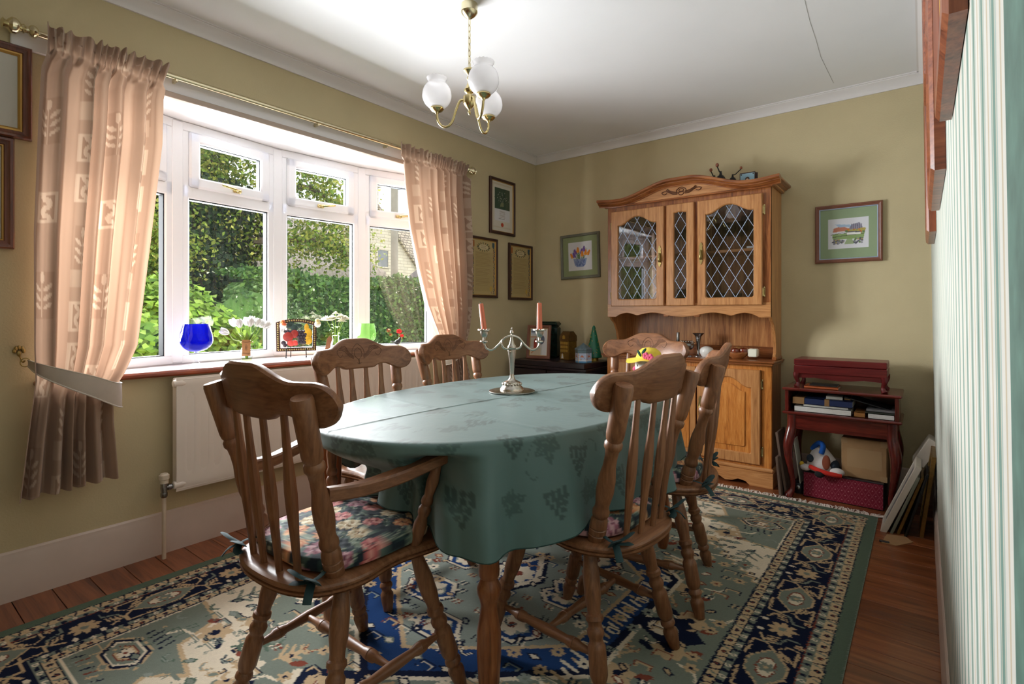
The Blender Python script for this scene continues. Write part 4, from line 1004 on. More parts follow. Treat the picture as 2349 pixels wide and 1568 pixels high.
for s_ in (-1, 1):
    for k in range(3): cl([(s_*.028, -.016+.008*k), (s_*.06, -.012+.010*k), (s_*.09, .008+.008*k), (s_*(.118-.008*k), .020+.009*k)])
    cl([(s_*.118, .020), (s_*.142, .012), (s_*.126, -.006), (s_*.104, .002)]); cl([(s_*.03, -.004), (s_*.034, .016), (s_*.014, .034), (0, .038)]); cl([(0, .004), (s_*.016, .008), (s_*.012, .022), (0, .024)]); cl([(0, -.026), (s_*.014, -.02), (s_*.02, -.004), (0, .0)])
dpart('carving', cvg, 'carve_dark', [c for c in dr.children if c.name.startswith('pediment')][0])
# lower doors with raised panels
def panel_door(x0, x1, z0, z1, hx, px):
    ox0, ox1, oz0, oz1 = x0+.055, x1-.055, z0+.065, z1-.055; inn = arch(ox0, ox1, oz0, oz1, .06)
    d = dpart('panel_door', framed((x0, x1, z0, z1), inn, BYF-.020, BYF-.001), 'pine_z', sharp=25)
    dpart('door_panel', MB().prism(arch(ox0-.006, ox1+.006, oz0-.006, oz1+.006, .06), BYF-.009, BYF-.002, 'xz'), 'pine_panel', d)
    dpart('raised_field', MB().prism(arch(ox0+.035, ox1-.035, oz0+.035, oz1-.035, .05), BYF-.016, BYF-.008, 'xz', .004), 'pine_panel', d)
    for zz in (z1-.09, z0+.08): hinge(hx, BYF-.002, zz, d)
    pull(px, BYF-.020, (z0+z1)/2+.03, d)
panel_door(-1.188, -.797, .138, .728, -.795, -1.165); panel_door(-1.802, -1.395, .138, .728, -1.812, -1.42)
mp = dpart('middle_panel', MB().box(-1.385, -1.198, BYF-.016, BYF, .138, .728, .004), 'pine_z'); dpart('raised_field', MB().box(-1.345, -1.238, BYF-.022, BYF-.015, .18, .69, .004), 'pine_panel', mp)

# glassware inside the dresser
def lathed(name, label, cat, prof, mat, loc, group=None, n=24, sharp=50):
    o = obj(name, MB().lathe(prof, n, cap=False), mat, sharp=sharp); o.location = loc; return tag(o, label, cat, group)
WINE = [(0, .0), (.001, .032), (.004, .030), (.008, .006), (.06, .0045), (.085, .006), (.10, .024), (.125, .036), (.15, .037), (.18, .031), (.178, .030), (.15, .0355), (.125, .0345), (.102, .022), (.09, .002)]
TUMB = [(0, 0), (.001, .026), (.004, .028), (.085, .034), (.085, .0325), (.012, .026), (.01, 0)]
BOWL = [(0, 0), (.001, .03), (.006, .034), (.03, .055), (.055, .066), (.056, .063), (.03, .05), (.01, .03), (.009, 0)]
def gl(name, what, cat, prof, z, spots, group):
    first = None
    for (x, y, s_) in spots:
        if first is None: first = lathed(name, '', cat, prof, 'clear_vessel', (x, y, z), group, 18); o = first
        else: o = first.copy(); COL.objects.link(o); o.location = (x, y, z)
        door = 'the leaded door nearest the crocus picture' if x < -1.40 else ('the narrow middle leaded door' if x < -1.19 else 'the leaded door nearest the landscape picture')
        o.scale = (s_, s_, s_); o['label'] = what+' behind '+door; o['group'] = group+' behind '+door
gl('wine_glass', 'clear stemmed glass on the upper shelf', 'glass', WINE, 1.4965, [(-.90, 3.66, 1.25), (-1.01, 3.64, 1.05), (-1.08, 3.70, 1.1), (-.86, 3.74, 1.1), (-.96, 3.74, 1.15), (-1.28, 3.66, 1.1), (-1.33, 3.74, 1.05), (-1.50, 3.68, 1.1), (-1.58, 3.70, 1.1), (-1.66, 3.66, 1.05)], 'stemmed glasses')
gl('tumbler', 'clear tumbler on the cabinet floor', 'glass', TUMB, 1.1335, [(-1.07, 3.63, 1), (-.99, 3.74, 1), (-1.26, 3.65, 1.5), (-1.33, 3.68, 1.4), (-1.47, 3.63, 1.1), (-1.55, 3.66, 1.1), (-1.63, 3.64, 1.1), (-1.71, 3.68, 1)], 'tumblers')
gl('cut_glass_bowl', 'small cut glass bowl on the cabinet floor', 'bowl', BOWL, 1.1335, [(-.97, 3.62, .85), (-.86, 3.63, .85)], 'cut glass bowls')
plain('white_card', C(222, 218, 206), .7); plain('box_white', C(226, 220, 206), .6)
o = tag(obj('card_box', MB().box(-.025, .025, -.015, .015, 0, .014, .002), 'white_card'), 'tiny white box on the dresser shelf behind the leaded glass', 'box'); o.location = (-.865, 3.60, 1.497)

# ------------------------------------------------------------------ ornaments on the dresser
def vase(name, label, prof, mat, loc, cat='vase', n=24): return lathed(name, label, cat, prof, mat, loc, None, n)
vase('bud_vase', 'slim straight silver bud vase on the dresser beside the rose bowl', [(0, 0), (0, .026), (.004, .026), (.008, .010), (.03, .006), (.07, .008), (.075, .011), (.16, .011), (.162, .010), (.1, .009)], 'pewter', (-1.372, 3.68, WT))
vase('trumpet_vase', 'silver trumpet vase with flared rim on the dresser', [(0, 0), (0, .028), (.004, .028), (.008, .012), (.02, .006), (.09, .012), (.12, .015), (.122, .018), (.126, .016), (.145, .022), (.158, .038), (.160, .039), (.158, .034), (.13, .014), (.05, .006)], 'pewter', (-1.222, 3.66, WT))
rb = thing('rose_bowl', 'silver pedestal rose bowl with pierced lid on the dresser', 'bowl', (-1.288, 3.62, WT))
obj('bowl', MB().lathe([(0, 0), (0, .034), (.006, .032), (.012, .014), (.03, .009), (.042, .012), (.05, .034), (.068, .047), (.084, .049), (.094, .044)], 24), 'pewter', rb)
lidm = MB().lathe([(.094, .052), (.098, .054), (.102, .046), (.108, .030), (.110, 0)], 24)
for k in range(14): a = k*2*math.pi/14; lidm.ball((.038*math.cos(a), .038*math.sin(a), .104), .0055, n=8, m=6)
obj('pierced_lid', lidm, 'silver', rb)
plain('white_ceramic', C(236, 234, 230), .25); 
vase('ginger_pot', 'white rounded ceramic pot on the dresser between trumpet vase and wooden bowl', [(0, 0), (0, .03), (.004, .034), (.03, .046), (.048, .046), (.062, .036), (.07, .02), (.073, 0)], 'white_ceramic', (-1.165, 3.66, WT), 'pot')
wood('bowl_wood', C(104, 56, 26), C(158, 96, 52), C(190, 130, 80), 'x', .35); plain('apple_wood', C(122, 50, 28), .25, var=.25, vs_=30, coat=.5); plain('pear_wood', C(160, 112, 62), .3, var=.2, vs_=30)
vase('wooden_bowl', 'turned wooden bowl holding wooden apples on the dresser', [(0, 0), (0, .034), (.004, .038), (.02, .058), (.040, .066), (.044, .066), (.044, .062), (.03, .055), (.012, .034), (.01, 0)], 'bowl_wood', (-.965, 3.66, WT), 'bowl')
AP = [(0, .004), (.003, .014), (.012, .026), (.026, .030), (.04, .026), (.047, .015), (.047, .006), (.043, .001)]
for k, (x, y, z, m_, lb) in enumerate([(-.975, 3.645, .022, 'apple_wood', 'large dark red wooden apple in the front of the wooden bowl'), (-.93, 3.665, .024, 'apple_wood', 'dark red wooden apple leaning on the bowl rim beside the jar candle'), (-.965, 3.69, .030, 'pear_wood', 'pale wooden apple at the back of the wooden bowl')]):
    o = thing('wooden_apple', lb, 'ornament', (-.965+(x+.965), y, WT+z), 0, 'wooden apples in the bowl'); obj('apple_body', MB().lathe(AP, 18), m_, o); obj('stalk', MB().tube([(0, 0, .042), (.003, 0, .052)], .0015, 5), 'dark_frame', o)
jc = thing('jar_candle', 'cream candle in a square glass jar on the dresser', 'candle', (-.865, 3.655, WT))
obj('glass_jar', MB().box(-.032, .032, -.032, .032, 0, .088, .006), 'clear_vessel', jc); obj('wax', MB().box(-.028, .028, -.028, .028, .016, .068, .006), 'cream_petal', jc); obj('wick', MB().tube([(0, 0, .068), (.001, 0, .078)], .001, 5), 'black_iron', jc)
# on top of the cornice
TZP = CT+.03
def grinder(loc, s_, label, handle):
    o = thing('coffee_grinder', label, 'ornament', loc); o.scale = (s_, s_, s_)
    obj('body', MB().lathe([(0, .02), (.006, .022), (.01, .014), (.02, .016), (.04, .024), (.06, .024), (.075, .016), (.08, .008), (.095, .005), (.1, .005)], 16), 'black_iron', o)
    h = MB().tube(catmull([(0, 0, .098), (handle*.3, 0, .097), (handle*.7, 0, .115), (handle, 0, .128)], 4), .0032, 6); obj('crank', h, 'black_iron', o); obj('knob', MB().ball((handle, 0, .136), .009, .009, .011), 'frame_brown_z', o)
grinder((-1.108, 3.64, TZP), 1.12, 'small black iron coffee grinder standing third from the blue picture on the dresser top', -.02)
grinder((-1.058, 3.61, TZP), 1.25, 'black iron coffee grinder with short crank, middle one on the dresser top', -.018)
grinder((-.985, 3.62, TZP), .95, 'black coffee grinder with long crank and wooden knob on the dresser top', .055)
def paint_blue():
    cv = Canvas(.085, .062, 60, 44, (150, 186, 204)); cv.ell(0, -.012, .014, .018, (232, 214, 190)); cv.ell(0, -.004, .013, .012, (70, 50, 36)); cv.ell(0, -.012, .009, .010, (226, 196, 170)); cv.poly([(.012, -.028), (.024, -.008), (.038, -.028)], (226, 226, 222)); cv.rect(-.043, .043, -.031, -.026, (190, 200, 190))
    for sx in (-1, 1): cv.ell(sx*.036, .025, .004, .004, (60, 44, 34))
    return cv
bp = thing('blue_picture_block', 'small pale blue painted wooden picture block on the dresser top', 'ornament', (-.888, 3.60, TZP))
obj('block', MB().box(-.047, .047, -.006, .006, .002, .088, .003), 'dark_frame', bp); obj('rear_block', MB().box(-.036, .058, .010, .020, .002, .084, .003), 'dark_frame', bp)
cvb = paint_blue(); cvb.mesh('painting', 'print', bp, Matrix.Translation((0, -.0065, .050)))
o = tag(obj('dark_stone', MB().ball((0, 0, .012), .02, .014, .014), 'black_iron'), 'small dark round ornament near the cornice end on the dresser top', 'ornament'); o.location = (-.775, 3.60, TZP+.014)
tag(obj('lid_stack', MB().box(-.03, .03, -.02, .02, 0, .0141, .002), 'dark_frame'), 'flat dark box under the small round ornament on the dresser top', 'box').location = (-.775, 3.60, TZP)

# ------------------------------------------------------------------ dark corner cabinet and its things
CX0, CX1, CYF, CZ = -2.64, -1.935, 3.36, .672
cc = thing('dark_cabinet', 'low black-brown cabinet in the corner beside the dresser', 'cabinet', ((CX0+CX1)/2, 3.58, 0))
obj('body', MB().box(CX0+.01, CX1-.01, CYF+.02, 3.80, .02, CZ-.02, .003), 'black_lacquer', cc, world=True); obj('top', MB().box(CX0, CX1, CYF, 3.80, CZ-.02, CZ, .004), 'black_lacquer', cc, world=True)
for k in range(2):
    d = obj('cabinet_door', MB().box(CX0+.014+k*.342, CX0+.35+k*.342-.004, CYF+.006, CYF+.022, .06, CZ-.026, .003), 'black_lacquer', cc, world=True); obj('knob', MB().ball((CX0+.31+k*.09, CYF-.002, .4), .011), 'pewter', d, world=True)
obj('base', MB().box(CX0+.02, CX1-.02, CYF+.03, 3.79, 0, .022), 'black_lacquer', cc, world=True)
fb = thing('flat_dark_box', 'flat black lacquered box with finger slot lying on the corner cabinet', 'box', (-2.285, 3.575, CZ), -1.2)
obj('box_body', MB().box(-.345, .345, -.215, .205, .0, .041, .004), 'black_lacquer', fb); obj('slot_dark_plate', MB().box(.344, .3465, -.05, .05, .014, .026, .001), 'black_lacquer', fb)  # raised plate in the box's lacquer stands for the slot's dark hollow
TC = CZ+.0415

# ------------------------------------------------------------------ pictures
def frame_mesh(w, h, prof):
    """prof: list of (inset from outer edge, forward distance)"""
    L = []
    for i_, d in prof:
        a, b = w/2-i_, h/2-i_; L.append([(-a, -d, -b), (a, -d, -b), (a, -d, b), (-a, -d, b)])
    return MB().loops(L)
def picture(name, label, loc, rz, w, h, fw, prof, fmat, cv, slip=None, glassy=True, tilt=0, cat='picture', group=None, inner=None):
    t = thing(name, label, cat, loc, rz, group); t.rotation_euler.y = R(tilt)
    P = [(0, 0), (0, prof*.7), (fw*.15, prof*.95), (fw*.4, prof), (fw*.7, prof*.8), (fw*.85, prof*.75), (fw, prof*.5), (fw, prof*.3)]
    obj('frame', frame_mesh(w, h, P), fmat, t, sharp=30)
    if slip: obj('slip', frame_mesh(w-2*fw+.004, h-2*fw+.004, [(0, prof*.3), (0, prof*.62), (slip[1]*.5, prof*.66), (slip[1], prof*.42), (slip[1], prof*.25)]), slip[0], t)
    obj('backing_board', MB().box(-w/2+.002, w/2-.002, -prof*.28, -.001, -h/2+.002, h/2-.002), 'backing', t)
    cv.mesh('print', 'print', t, Matrix.Translation((0, -prof*.3, 0)))
    if glassy: obj('picture_glass', MB().box(-w/2+fw*.9, w/2-fw*.9, -prof*.36, -prof*.34, -h/2+fw*.9, h/2-fw*.9), 'picture_glass', t)
    return t
def cv_for(w, h, fw, mat, res=.0028): a, b = w-2*fw*.95, h-2*fw*.95; return Canvas(a, b, int(a/res), int(b/res), mat)
def landscape(cv, x0, x1, y0, y1, sky, land, rnd, n=60):
    cv.rect(x0, x1, y0, y1, sky); m = y0+(y1-y0)*.62; cv.rect(x0, x1, y0, m, land[0])
    for k in range(n):
        x, y = rnd.uniform(x0, x1), rnd.uniform(y0, m); r = rnd.uniform(.006, .02)*(1+(m-y)/(y1-y0)); c = rnd.choice(land)
        rx = min(r, x-x0, x1-x); ry = min(r*.5, y-y0, y1-y)
        if rx > .002 and ry > .001: cv.ell(x, y, rx, ry, c)
LW, BW = XL+.002, YB-.002
# left wall, by the curtain rod end
w, h = .50, .352; cv = cv_for(w, h, .03, (206, 202, 190)); rnd = random.Random(1); landscape(cv, -.14, .14, -.105, .105, (150, 160, 172), [(64, 78, 66), (86, 92, 70), (52, 62, 74), (104, 112, 88), (44, 58, 52)], rnd, 220)
picture('framed_photograph', 'brown framed photograph with wide cream mount and gold slip, above its neighbour by the curtain', (LW, .215, 1.917), 90, w, h, .030, .026, 'frame_walnut', cv, ('gold_slip', .012))
w, h = .42, .415; cv = cv_for(w, h, .03, (188, 188, 184)); landscape(cv, -.10, .10, -.12, .12, (168, 170, 172), [(90, 92, 84), (110, 112, 100), (70, 74, 70)], rnd, 100)
picture('framed_photograph', 'red-brown framed picture with grey mount hanging below another by the curtain', (LW, .205, 1.530), 90, w, h, .032, .028, 'frame_walnut', cv, ('gold_slip', .006))
# certificate
w, h = .322, .449; cv = cv_for(w, h, .024, (222, 216, 202)); rnd = random.Random(2)
for k in range(80):
    a = k/80; cv.line([(-.118+.236*(a), .185), (-.118+.236*a+.002, .177)], .0028, (206, 190, 160))
for s_ in (-1, 1):
    cv.rect(s_*.120, s_*.112, -.19, .19, (214, 204, 182))
cv.rect(-.122, .122, -.172, -.160, (214, 204, 182)); cv.rect(-.122, .122, .172, .186, (214, 204, 182))
cv.rect(-.098, .098, -.02, .150, (60, 82, 66)); cv.rect(.04, .098, -.02, .15, (74, 90, 70))
for k in range(60): cv.ell(rnd.gauss(.0, .035), rnd.gauss(.075, .03), .004, .004, rnd.choice([(150, 150, 140), (40, 52, 44), (96, 104, 84), (180, 176, 166)]))
cv.poly([(-.03, .0), (.02, .005), (.015, .04), (-.02, .03)], (128, 134, 100)); cv.rect(-.098, .098, -.115, -.02, (226, 224, 226))
for k in range(6): cv.line([(-.035, -.035-.010*k), (.035, -.035-.010*k)], .0028, (170, 150, 140))
cv.line([(-.045, -.098), (-.01, -.098)], .004, (60, 50, 50)); cv.line([(.0, -.098), (.03, -.098)], .004, (60, 50, 50)); cv.ell(0, -.145, .017, .017, (196, 74, 48))
picture('framed_certificate', 'dark framed certificate with a green aerial photo and red seal near the room corner', (LW, 3.345, 1.947), 90, w, h, .024, .024, 'dark_frame', cv, ('gold_slip', .005))
def scroll(seed):
    w, h = .326, .472; cv = cv_for(w, h, .022, (196, 174, 122)); rnd = random.Random(seed); A, Bh = w/2-.022, h/2-.022
    cv.rect(-A+.04, A-.03, -Bh+.03, Bh-.09, (188, 166, 114))
    for s_ in (-1, 1):
        for k in range(46):
            y = -Bh+.012+k*(2*Bh-.024)/46; c = [(86, 104, 96), (166, 104, 62), (72, 92, 112), (120, 90, 60)][(k+seed) % 4]
            cv.ell(s_*(A-.016)+rnd.uniform(-.006, .006), y, rnd.uniform(.004, .008), .005, c, rnd.uniform(0, 3))
    cv.rect(-A+.008, -A+.034, Bh-.06, Bh-.012, (176, 112, 62)); cv.poly([(A-.036, Bh-.012), (A-.010, Bh-.012), (A-.010, Bh-.045), (A-.023, Bh-.062), (A-.036, Bh-.045)], (70, 98, 110))
    for k in range(16):
        a = k*.41; cv.line([(.05*math.cos(a), Bh-.055+.02*math.sin(a)), (.074*math.cos(a), Bh-.055+.034*math.sin(a))], .008, [(74, 92, 74), (110, 88, 58)][k % 2])
    cv.ell(0, Bh-.055, .055, .022, (214, 198, 156))
    for k in range(3): cv.line([(-.03, Bh-.048-.006*k), (.03, Bh-.048-.006*k)], .0026, (130, 104, 70))
    for k in range(26): y = Bh-.10-k*.0105; cv.line([(-A+.05, y), (A-.05-rnd.uniform(0, .05), y)], .0026, (164, 140, 92))
    cv.ell(A-.055, -Bh+.05, .014, .022, (206, 172, 84)); cv.line([(A-.05, -Bh+.026), (A-.042, -Bh+.014)], .004, (130, 44, 36)); return w, h, cv
w, h, cv = scroll(0); picture('framed_scroll', 'tall dark framed parchment with ornate border hanging beside the right curtain', (LW, 3.113, 1.440), 90, w, h, .022, .024, 'dark_frame', cv, ('gold_slip', .005))
w, h, cv = scroll(1); picture('framed_scroll', 'tall dark framed parchment with ornate border hanging closest to the wall corner', (LW, 3.590, 1.432), 90, w, h, .022, .024, 'dark_frame', cv, ('gold_slip', .005))
# crocus picture
w, h = .372, .373; cv = cv_for(w, h, .022, (150, 160, 118)); cv.rect(-.112, .112, -.118, .118, (226, 224, 226)); rnd = random.Random(4)
cv.poly([(-.065, -.02), (.065, -.02), (.05, -.075), (.03, -.09), (-.03, -.09), (-.05, -.075)], (150, 164, 200)); 
for k in range(26): cv.flower(rnd.uniform(-.045, .045), rnd.uniform(-.08, -.03), .008, 5, (86, 108, 166), (200, 208, 226))
for k in range(22): x = rnd.uniform(-.06, .06); cv.line([(x*.6, -.02), (x*1.2, rnd.uniform(.02, .07))], .003, (96, 130, 76))
for k, (x, y, a, c) in enumerate([(-.075, .0, .5, 0), (-.045, .03, .2, 1), (-.02, .045, .0, 0), (.015, .03, -.1, 1), (.035, .05, -.2, 1), (.05, .02, -.3, 0), (.075, .015, -.6, 0), (.02, .01, 0, 0), (-.055, .005, .4, 1)]):
    c1, c2 = ((232, 140, 44), (246, 178, 70)) if c == 0 else ((120, 84, 160), (156, 124, 190))
    for q in (-.35, 0, .35): cv.ell(x+.010*math.sin(q-a), y+.008, .009, .024, c2 if q == 0 else c1, q*.8+a)
picture('crocus_picture', 'grey-green framed watercolour of orange and purple crocuses in a blue bowl', (-2.253, BW, 1.559), 0, w, h, .022, .02, 'frame_green_grey', cv, tilt=-1.5)
# landscape picture
w, h = .35, .358; cv = cv_for(w, h, .024, (148, 166, 132)); cv.rect(-.105, .105, -.092, .092, (222, 222, 228)); rnd = random.Random(6)
cv.poly([(-.075, .035), (-.03, .045), (.0, .03), (.0, .015), (-.08, .01)], (196, 128, 104)); cv.poly([(-.07, .06), (.02, .05), (.03, .035), (-.05, .04)], (168, 190, 214))
cv.poly([(.0, .02), (.02, .052), (.06, .062), (.075, .03), (.07, .01)], (150, 148, 166))
for k in range(6): cv.line([(.018+.01*k, .055), (.016+.011*k, .025)], .003, (96, 90, 110))
for k in range(40): cv.ell(rnd.uniform(-.01, .085), rnd.uniform(.0, .022), .008, .007, rnd.choice([(206, 128, 60), (196, 96, 52), (110, 134, 88), (178, 168, 92)]))
cv.poly([(-.085, .0), (.085, -.002), (.08, -.035), (-.08, -.035)], (146, 170, 112)); cv.line([(-.09, -.005), (-.03, .005), (.0, -.004)], .003, (86, 84, 74)); cv.line([(-.08, -.02), (.0, -.012), (.08, -.008)], .003, (86, 84, 74))
cv.rect(-.005, .065, -.010, .004, (236, 234, 230)); cv.poly([(-.008, .004), (.002, .010), (.06, .008), (.068, .002)], (96, 96, 108))
for k in range(70): cv.ell(rnd.choice([rnd.uniform(-.08, -.02), rnd.uniform(.03, .085)]), rnd.uniform(-.065, -.035), .006, .005, rnd.choice([(120, 118, 136), (150, 148, 158), (86, 88, 100), (112, 140, 88), (180, 158, 110)]))
cv.poly([(-.02, -.066), (.03, -.066), (.022, -.035), (-.006, -.035)], (160, 178, 138))
picture('landscape_picture', 'brown framed watercolour of a white farm below a cliff in a green mount', (-.362, BW, 1.573), 0, w, h, .024, .022, 'frame_red_brown', cv, ('lead', .006))
# four pictures along the striped wall, seen edge-on
def side_pic(label, y0, y1, z0, z1, depth, fmat):
    w, h = y1-y0, z1-z0; cv = cv_for(w, h, .04, (210, 204, 188), .006); landscape(cv, -w*.25, w*.25, -h*.25, h*.25, (168, 180, 190), [(90, 104, 78), (110, 116, 86), (74, 86, 72)], random.Random(int(y0*100)), 30)
    zc = (z0+z1)/2; t = picture('wall_picture', label, (XR(zc)-.001, (y0+y1)/2, zc), -90, w, h, .045, depth, fmat, cv, ('gold_slip', .01)); t.rotation_euler.x = 0; t.rotation_euler = (R(.75), 0, R(-90)); return t
side_pic('thick orange-brown framed picture, lowest edge highest up, on the striped wall opposite the armchair', .72, 1.115, 1.395, 1.88, .022, 'frame_brown_z')
side_pic('polished red-brown framed picture on the striped wall opposite the chair back', 1.39, 1.94, 1.375, 1.885, .026, 'frame_brown_y')
side_pic('slim orange-brown framed picture on the striped wall nearest the room corner', 2.40, 2.83, 1.372, 1.97, .028, 'frame_brown_z')
side_pic('small dark brown framed picture hung high on the striped wall', 2.02, 2.34, 1.80, 2.2, .03, 'frame_brown_y')

# ------------------------------------------------------------------ things on the dark corner box
cv = Canvas(.15, .215, 70, 100, (206, 206, 204)); rnd = random.Random(8)
cv.rect(-.075, .075, .06, .107, (186, 196, 208)); cv.rect(-.07, .04, .075, .09, (112, 122, 138)); cv.rect(-.075, .075, .035, .045, (176, 132, 100)); cv.rect(-.075, .0, -.04, .03, (190, 184, 172)); cv.rect(.03, .075, -.107, .107, (222, 222, 224)); cv.ell(.02, .02, .03, .04, (96, 106, 128)); cv.ell(-.03, -.03, .014, .06, (160, 60, 48)); cv.rect(-.075, .02, -.107, -.05, (206, 190, 164)); cv.line([(-.06, -.09), (-.02, -.05)], .008, (190, 130, 90))
pf = picture('standing_picture_frame', 'mahogany framed sketch standing on the flat dark box in the corner', (-2.45, 3.50, TC+.137), 12, .205, .272, .027, .018, 'frame_red_brown', cv, ('gold_slip', .004)); pf.rotation_euler.x = R(-7)
obj('stand_foot', MB().box(-.03, .03, .002, .09, -.134, -.130, .001), 'dark_frame', pf)
plain('tin_green', C(16, 40, 36), .25, var=.15, vs_=20)
tn = thing('green_tin', 'tall dark green tin box behind the standing picture frame', 'tin', (-2.48, 3.70, TC), 8); obj('tin_body', MB().box(-.085, .085, -.05, .05, 0, .262, .016), 'tin_green', tn); obj('tin_lid', MB().box(-.088, .088, -.053, .053, .262, .300, .016), 'tin_green', tn)
plain('tin_gold', C(138, 104, 48), .35, .6, var=.2, vs_=50); plain('tin_gold_light', C(204, 168, 84), .3, .7); plain('tin_roof', C(104, 76, 40), .4, .5, var=.2, vs_=40)
ht = thing('house_tin', 'gold embossed tin shaped like a tall narrow townhouse', 'tin', (-2.235, 3.60, TC), -12)
obj('tin_body', MB().box(-.048, .048, -.048, .048, 0, .150, .003), 'tin_gold', ht)
obj('tin_roof', MB().loops([[(-.050, -.050, .150), (.050, -.050, .150), (.050, .050, .150), (-.050, .050, .150)], [(-.050, -.046, .19), (.050, -.046, .19), (.050, .046, .19), (-.050, .046, .19)], [(-.042, -.018, .226), (.042, -.018, .226), (.042, .018, .226), (-.042, .018, .226)]], True, True), 'tin_roof', ht)
wn_ = MB()
for r_ in range(3):
    for c_ in range(4): wn_.box(-.040+c_*.021, -.023+c_*.021, -.0505, -.047, .062+r_*.03, .083+r_*.03, .004)
wn_.box(-.012, .012, -.056, -.045, .165, .185, .002); wn_.prism([(-.014, .185), (.014, .185), (0, .196)], -.056, -.045, 'xz'); wn_.box(-.036, -.004, -.0505, -.047, .006, .045, .01)
obj('embossed_windows', wn_, 'tin_gold_light', ht)['kind'] = 'stuff'
tr = MB()
for k in range(3): tr.prism([(-.03+.004*k, .012+.012*k), (-.002-.004*k, .012+.012*k), (-.016, .03+.012*k)], -.0515, -.0502, 'xz')
plain('paint_white', C(214, 214, 216), .5); obj('painted_tree', tr, 'paint_white', ht)
def hexp(r, off=0): return [(r*math.cos(off+k*math.pi/3), r*math.sin(off+k*math.pi/3)) for k in range(6)]
hx = thing('hexagonal_tin', 'pale blue hexagonal tin with winter village print and grey roof lid', 'tin', (-2.012, 3.455, TC), 20)
cvh = Canvas(.36, .10, 216, 60, (182, 196, 222)); rnd = random.Random(9)
cvh.rect(-.18, .18, -.05, -.035, (92, 150, 200)); cvh.rect(-.18, .18, -.035, -.02, (214, 222, 236))
for k in range(70): cvh.rect(*(lambda x, y, a, b: (x, x+a, y, y+b))(rnd.uniform(-.18, .17), rnd.uniform(-.03, .04), rnd.uniform(.003, .012), rnd.uniform(.002, .009)), rnd.choice([(92, 112, 160), (210, 120, 90), (238, 238, 244), (228, 190, 120), (112, 140, 186), (150, 96, 100)]))
for k in range(6): cvh.rect(-.18+.06*k, -.177+.06*k, -.05, .05, (206, 160, 74)); cvh.poly([(-.168+.06*k, .004), (-.15+.06*k, .026), (-.132+.06*k, .004)], (196, 120, 92))
nseg = 36; P = np.zeros((60, nseg*6+1, 3)); cc_ = np.zeros((60, nseg*6+1, 3))
hp = hexp(.062)
for j in range(60):
    for k in range(6*nseg+1):
        s_ = k/nseg; i_ = int(s_) % 6; f_ = s_-int(s_); a, b = hp[i_], hp[(i_+1) % 6]; P[j, k] = (a[0]+(b[0]-a[0])*f_, a[1]+(b[1]-a[1])*f_, .002+.075*j/59)
    cc_[j] = cvh.A[j, np.clip((np.arange(6*nseg+1)/(6*nseg)*215).astype(int), 0, 215)]
mb = MB().grid(P, cc_); mb.f.append(tuple(k for k in range(6*nseg-1, -1, -1))); obj('tin_body', mb, 'print_gloss', hx)
plain('tin_blue_grey', C(112, 134, 146), .35, .3, var=.2, vs_=60)
obj('tin_lid', MB().loops([[(x, y, z) for x, y in hexp(r)] for r, z in ((.0635, .073), (.0635, .092), (.066, .097), (.066, .104), (.008, .140), (.004, .146))], True, True), 'tin_blue_grey', hx, sharp=20)
plain('tree_green', C(16, 104, 76), .3, var=.15, vs_=30); plain('gold_paint', C(206, 172, 76), .35, .6)
ct = thing('cone_tree', 'green paper cone Christmas tree with gold sprigs and gold base', 'ornament', (-2.02, 3.63, TC))
obj('cone', MB().lathe([(.026, .0), (.026, .060), (.03, .062), (.26, .012), (.272, .006), (.275, 0)], 28), 'tree_green', ct); obj('base', MB().lathe([(0, .036), (.027, .036), (.027, 0)], 24), 'gold_paint', ct)
sp_ = MB(); rnd = random.Random(12)
for k in range(46):
    z = rnd.uniform(.05, .24); a = rnd.uniform(0, 6.28); r = .062-(z-.03)/.23*.05+.0012; L = rnd.uniform(.008, .016); da = rnd.uniform(-.3, .3)
    sp_.tube([(r*math.cos(a+da*q), r*math.sin(a+da*q), z+L*q) if False else ((.0632-(z+L*q-.03)/.23*.05)*math.cos(a+da*q), (.0632-(z+L*q-.03)/.23*.05)*math.sin(a+da*q), z+L*q) for q in (0, .5, 1)], [.0006, .0018, .0006], 5)
obj('gold_sprigs', sp_, 'gold_paint', ct)

# ------------------------------------------------------------------ side table, canteen and clutter in the corner
SX0, SX1, SYF, SYB, SZT = -.655, -.085, 3.44, 3.775, .648
stb = thing('side_table', 'mahogany side table with open shelf and cabriole legs in the corner by the striped wall', 'table', ((SX0+SX1)/2, 3.61, 0))
def sp(name, mb, mat, parent=None, **k): return obj(name, mb, mat, parent or stb, world=True, **k)
sp('table_top', MB().box(SX0, SX1, SYF-.012, SYB, SZT-.016, SZT, .006), 'mahogany_x'); sp('shelf', MB().box(SX0, SX1, SYF-.012, SYB, .494, .510, .006), 'mahogany_x')
for x in (SX0+.014, SX1-.032): sp('side_panel', MB().box(x, x+.018, SYF, SYB-.012, .510, SZT-.016, .001), 'mahogany_z')
sp('back_panel', MB().box(SX0+.014, SX1-.014, SYB-.022, SYB-.012, .510, SZT-.016), 'mahogany_x')
sp('apron', MB().box(SX0+.05, SX1-.05, SYF+.02, SYF+.036, .405, .495, .002), 'mahogany_x'); sp('apron', MB().box(SX0+.025, SX0+.04, SYF+.04, SYB-.03, .42, .495), 'mahogany_y'); sp('apron', MB().box(SX1-.04, SX1-.025, SYF+.04, SYB-.03, .42, .495), 'mahogany_y')
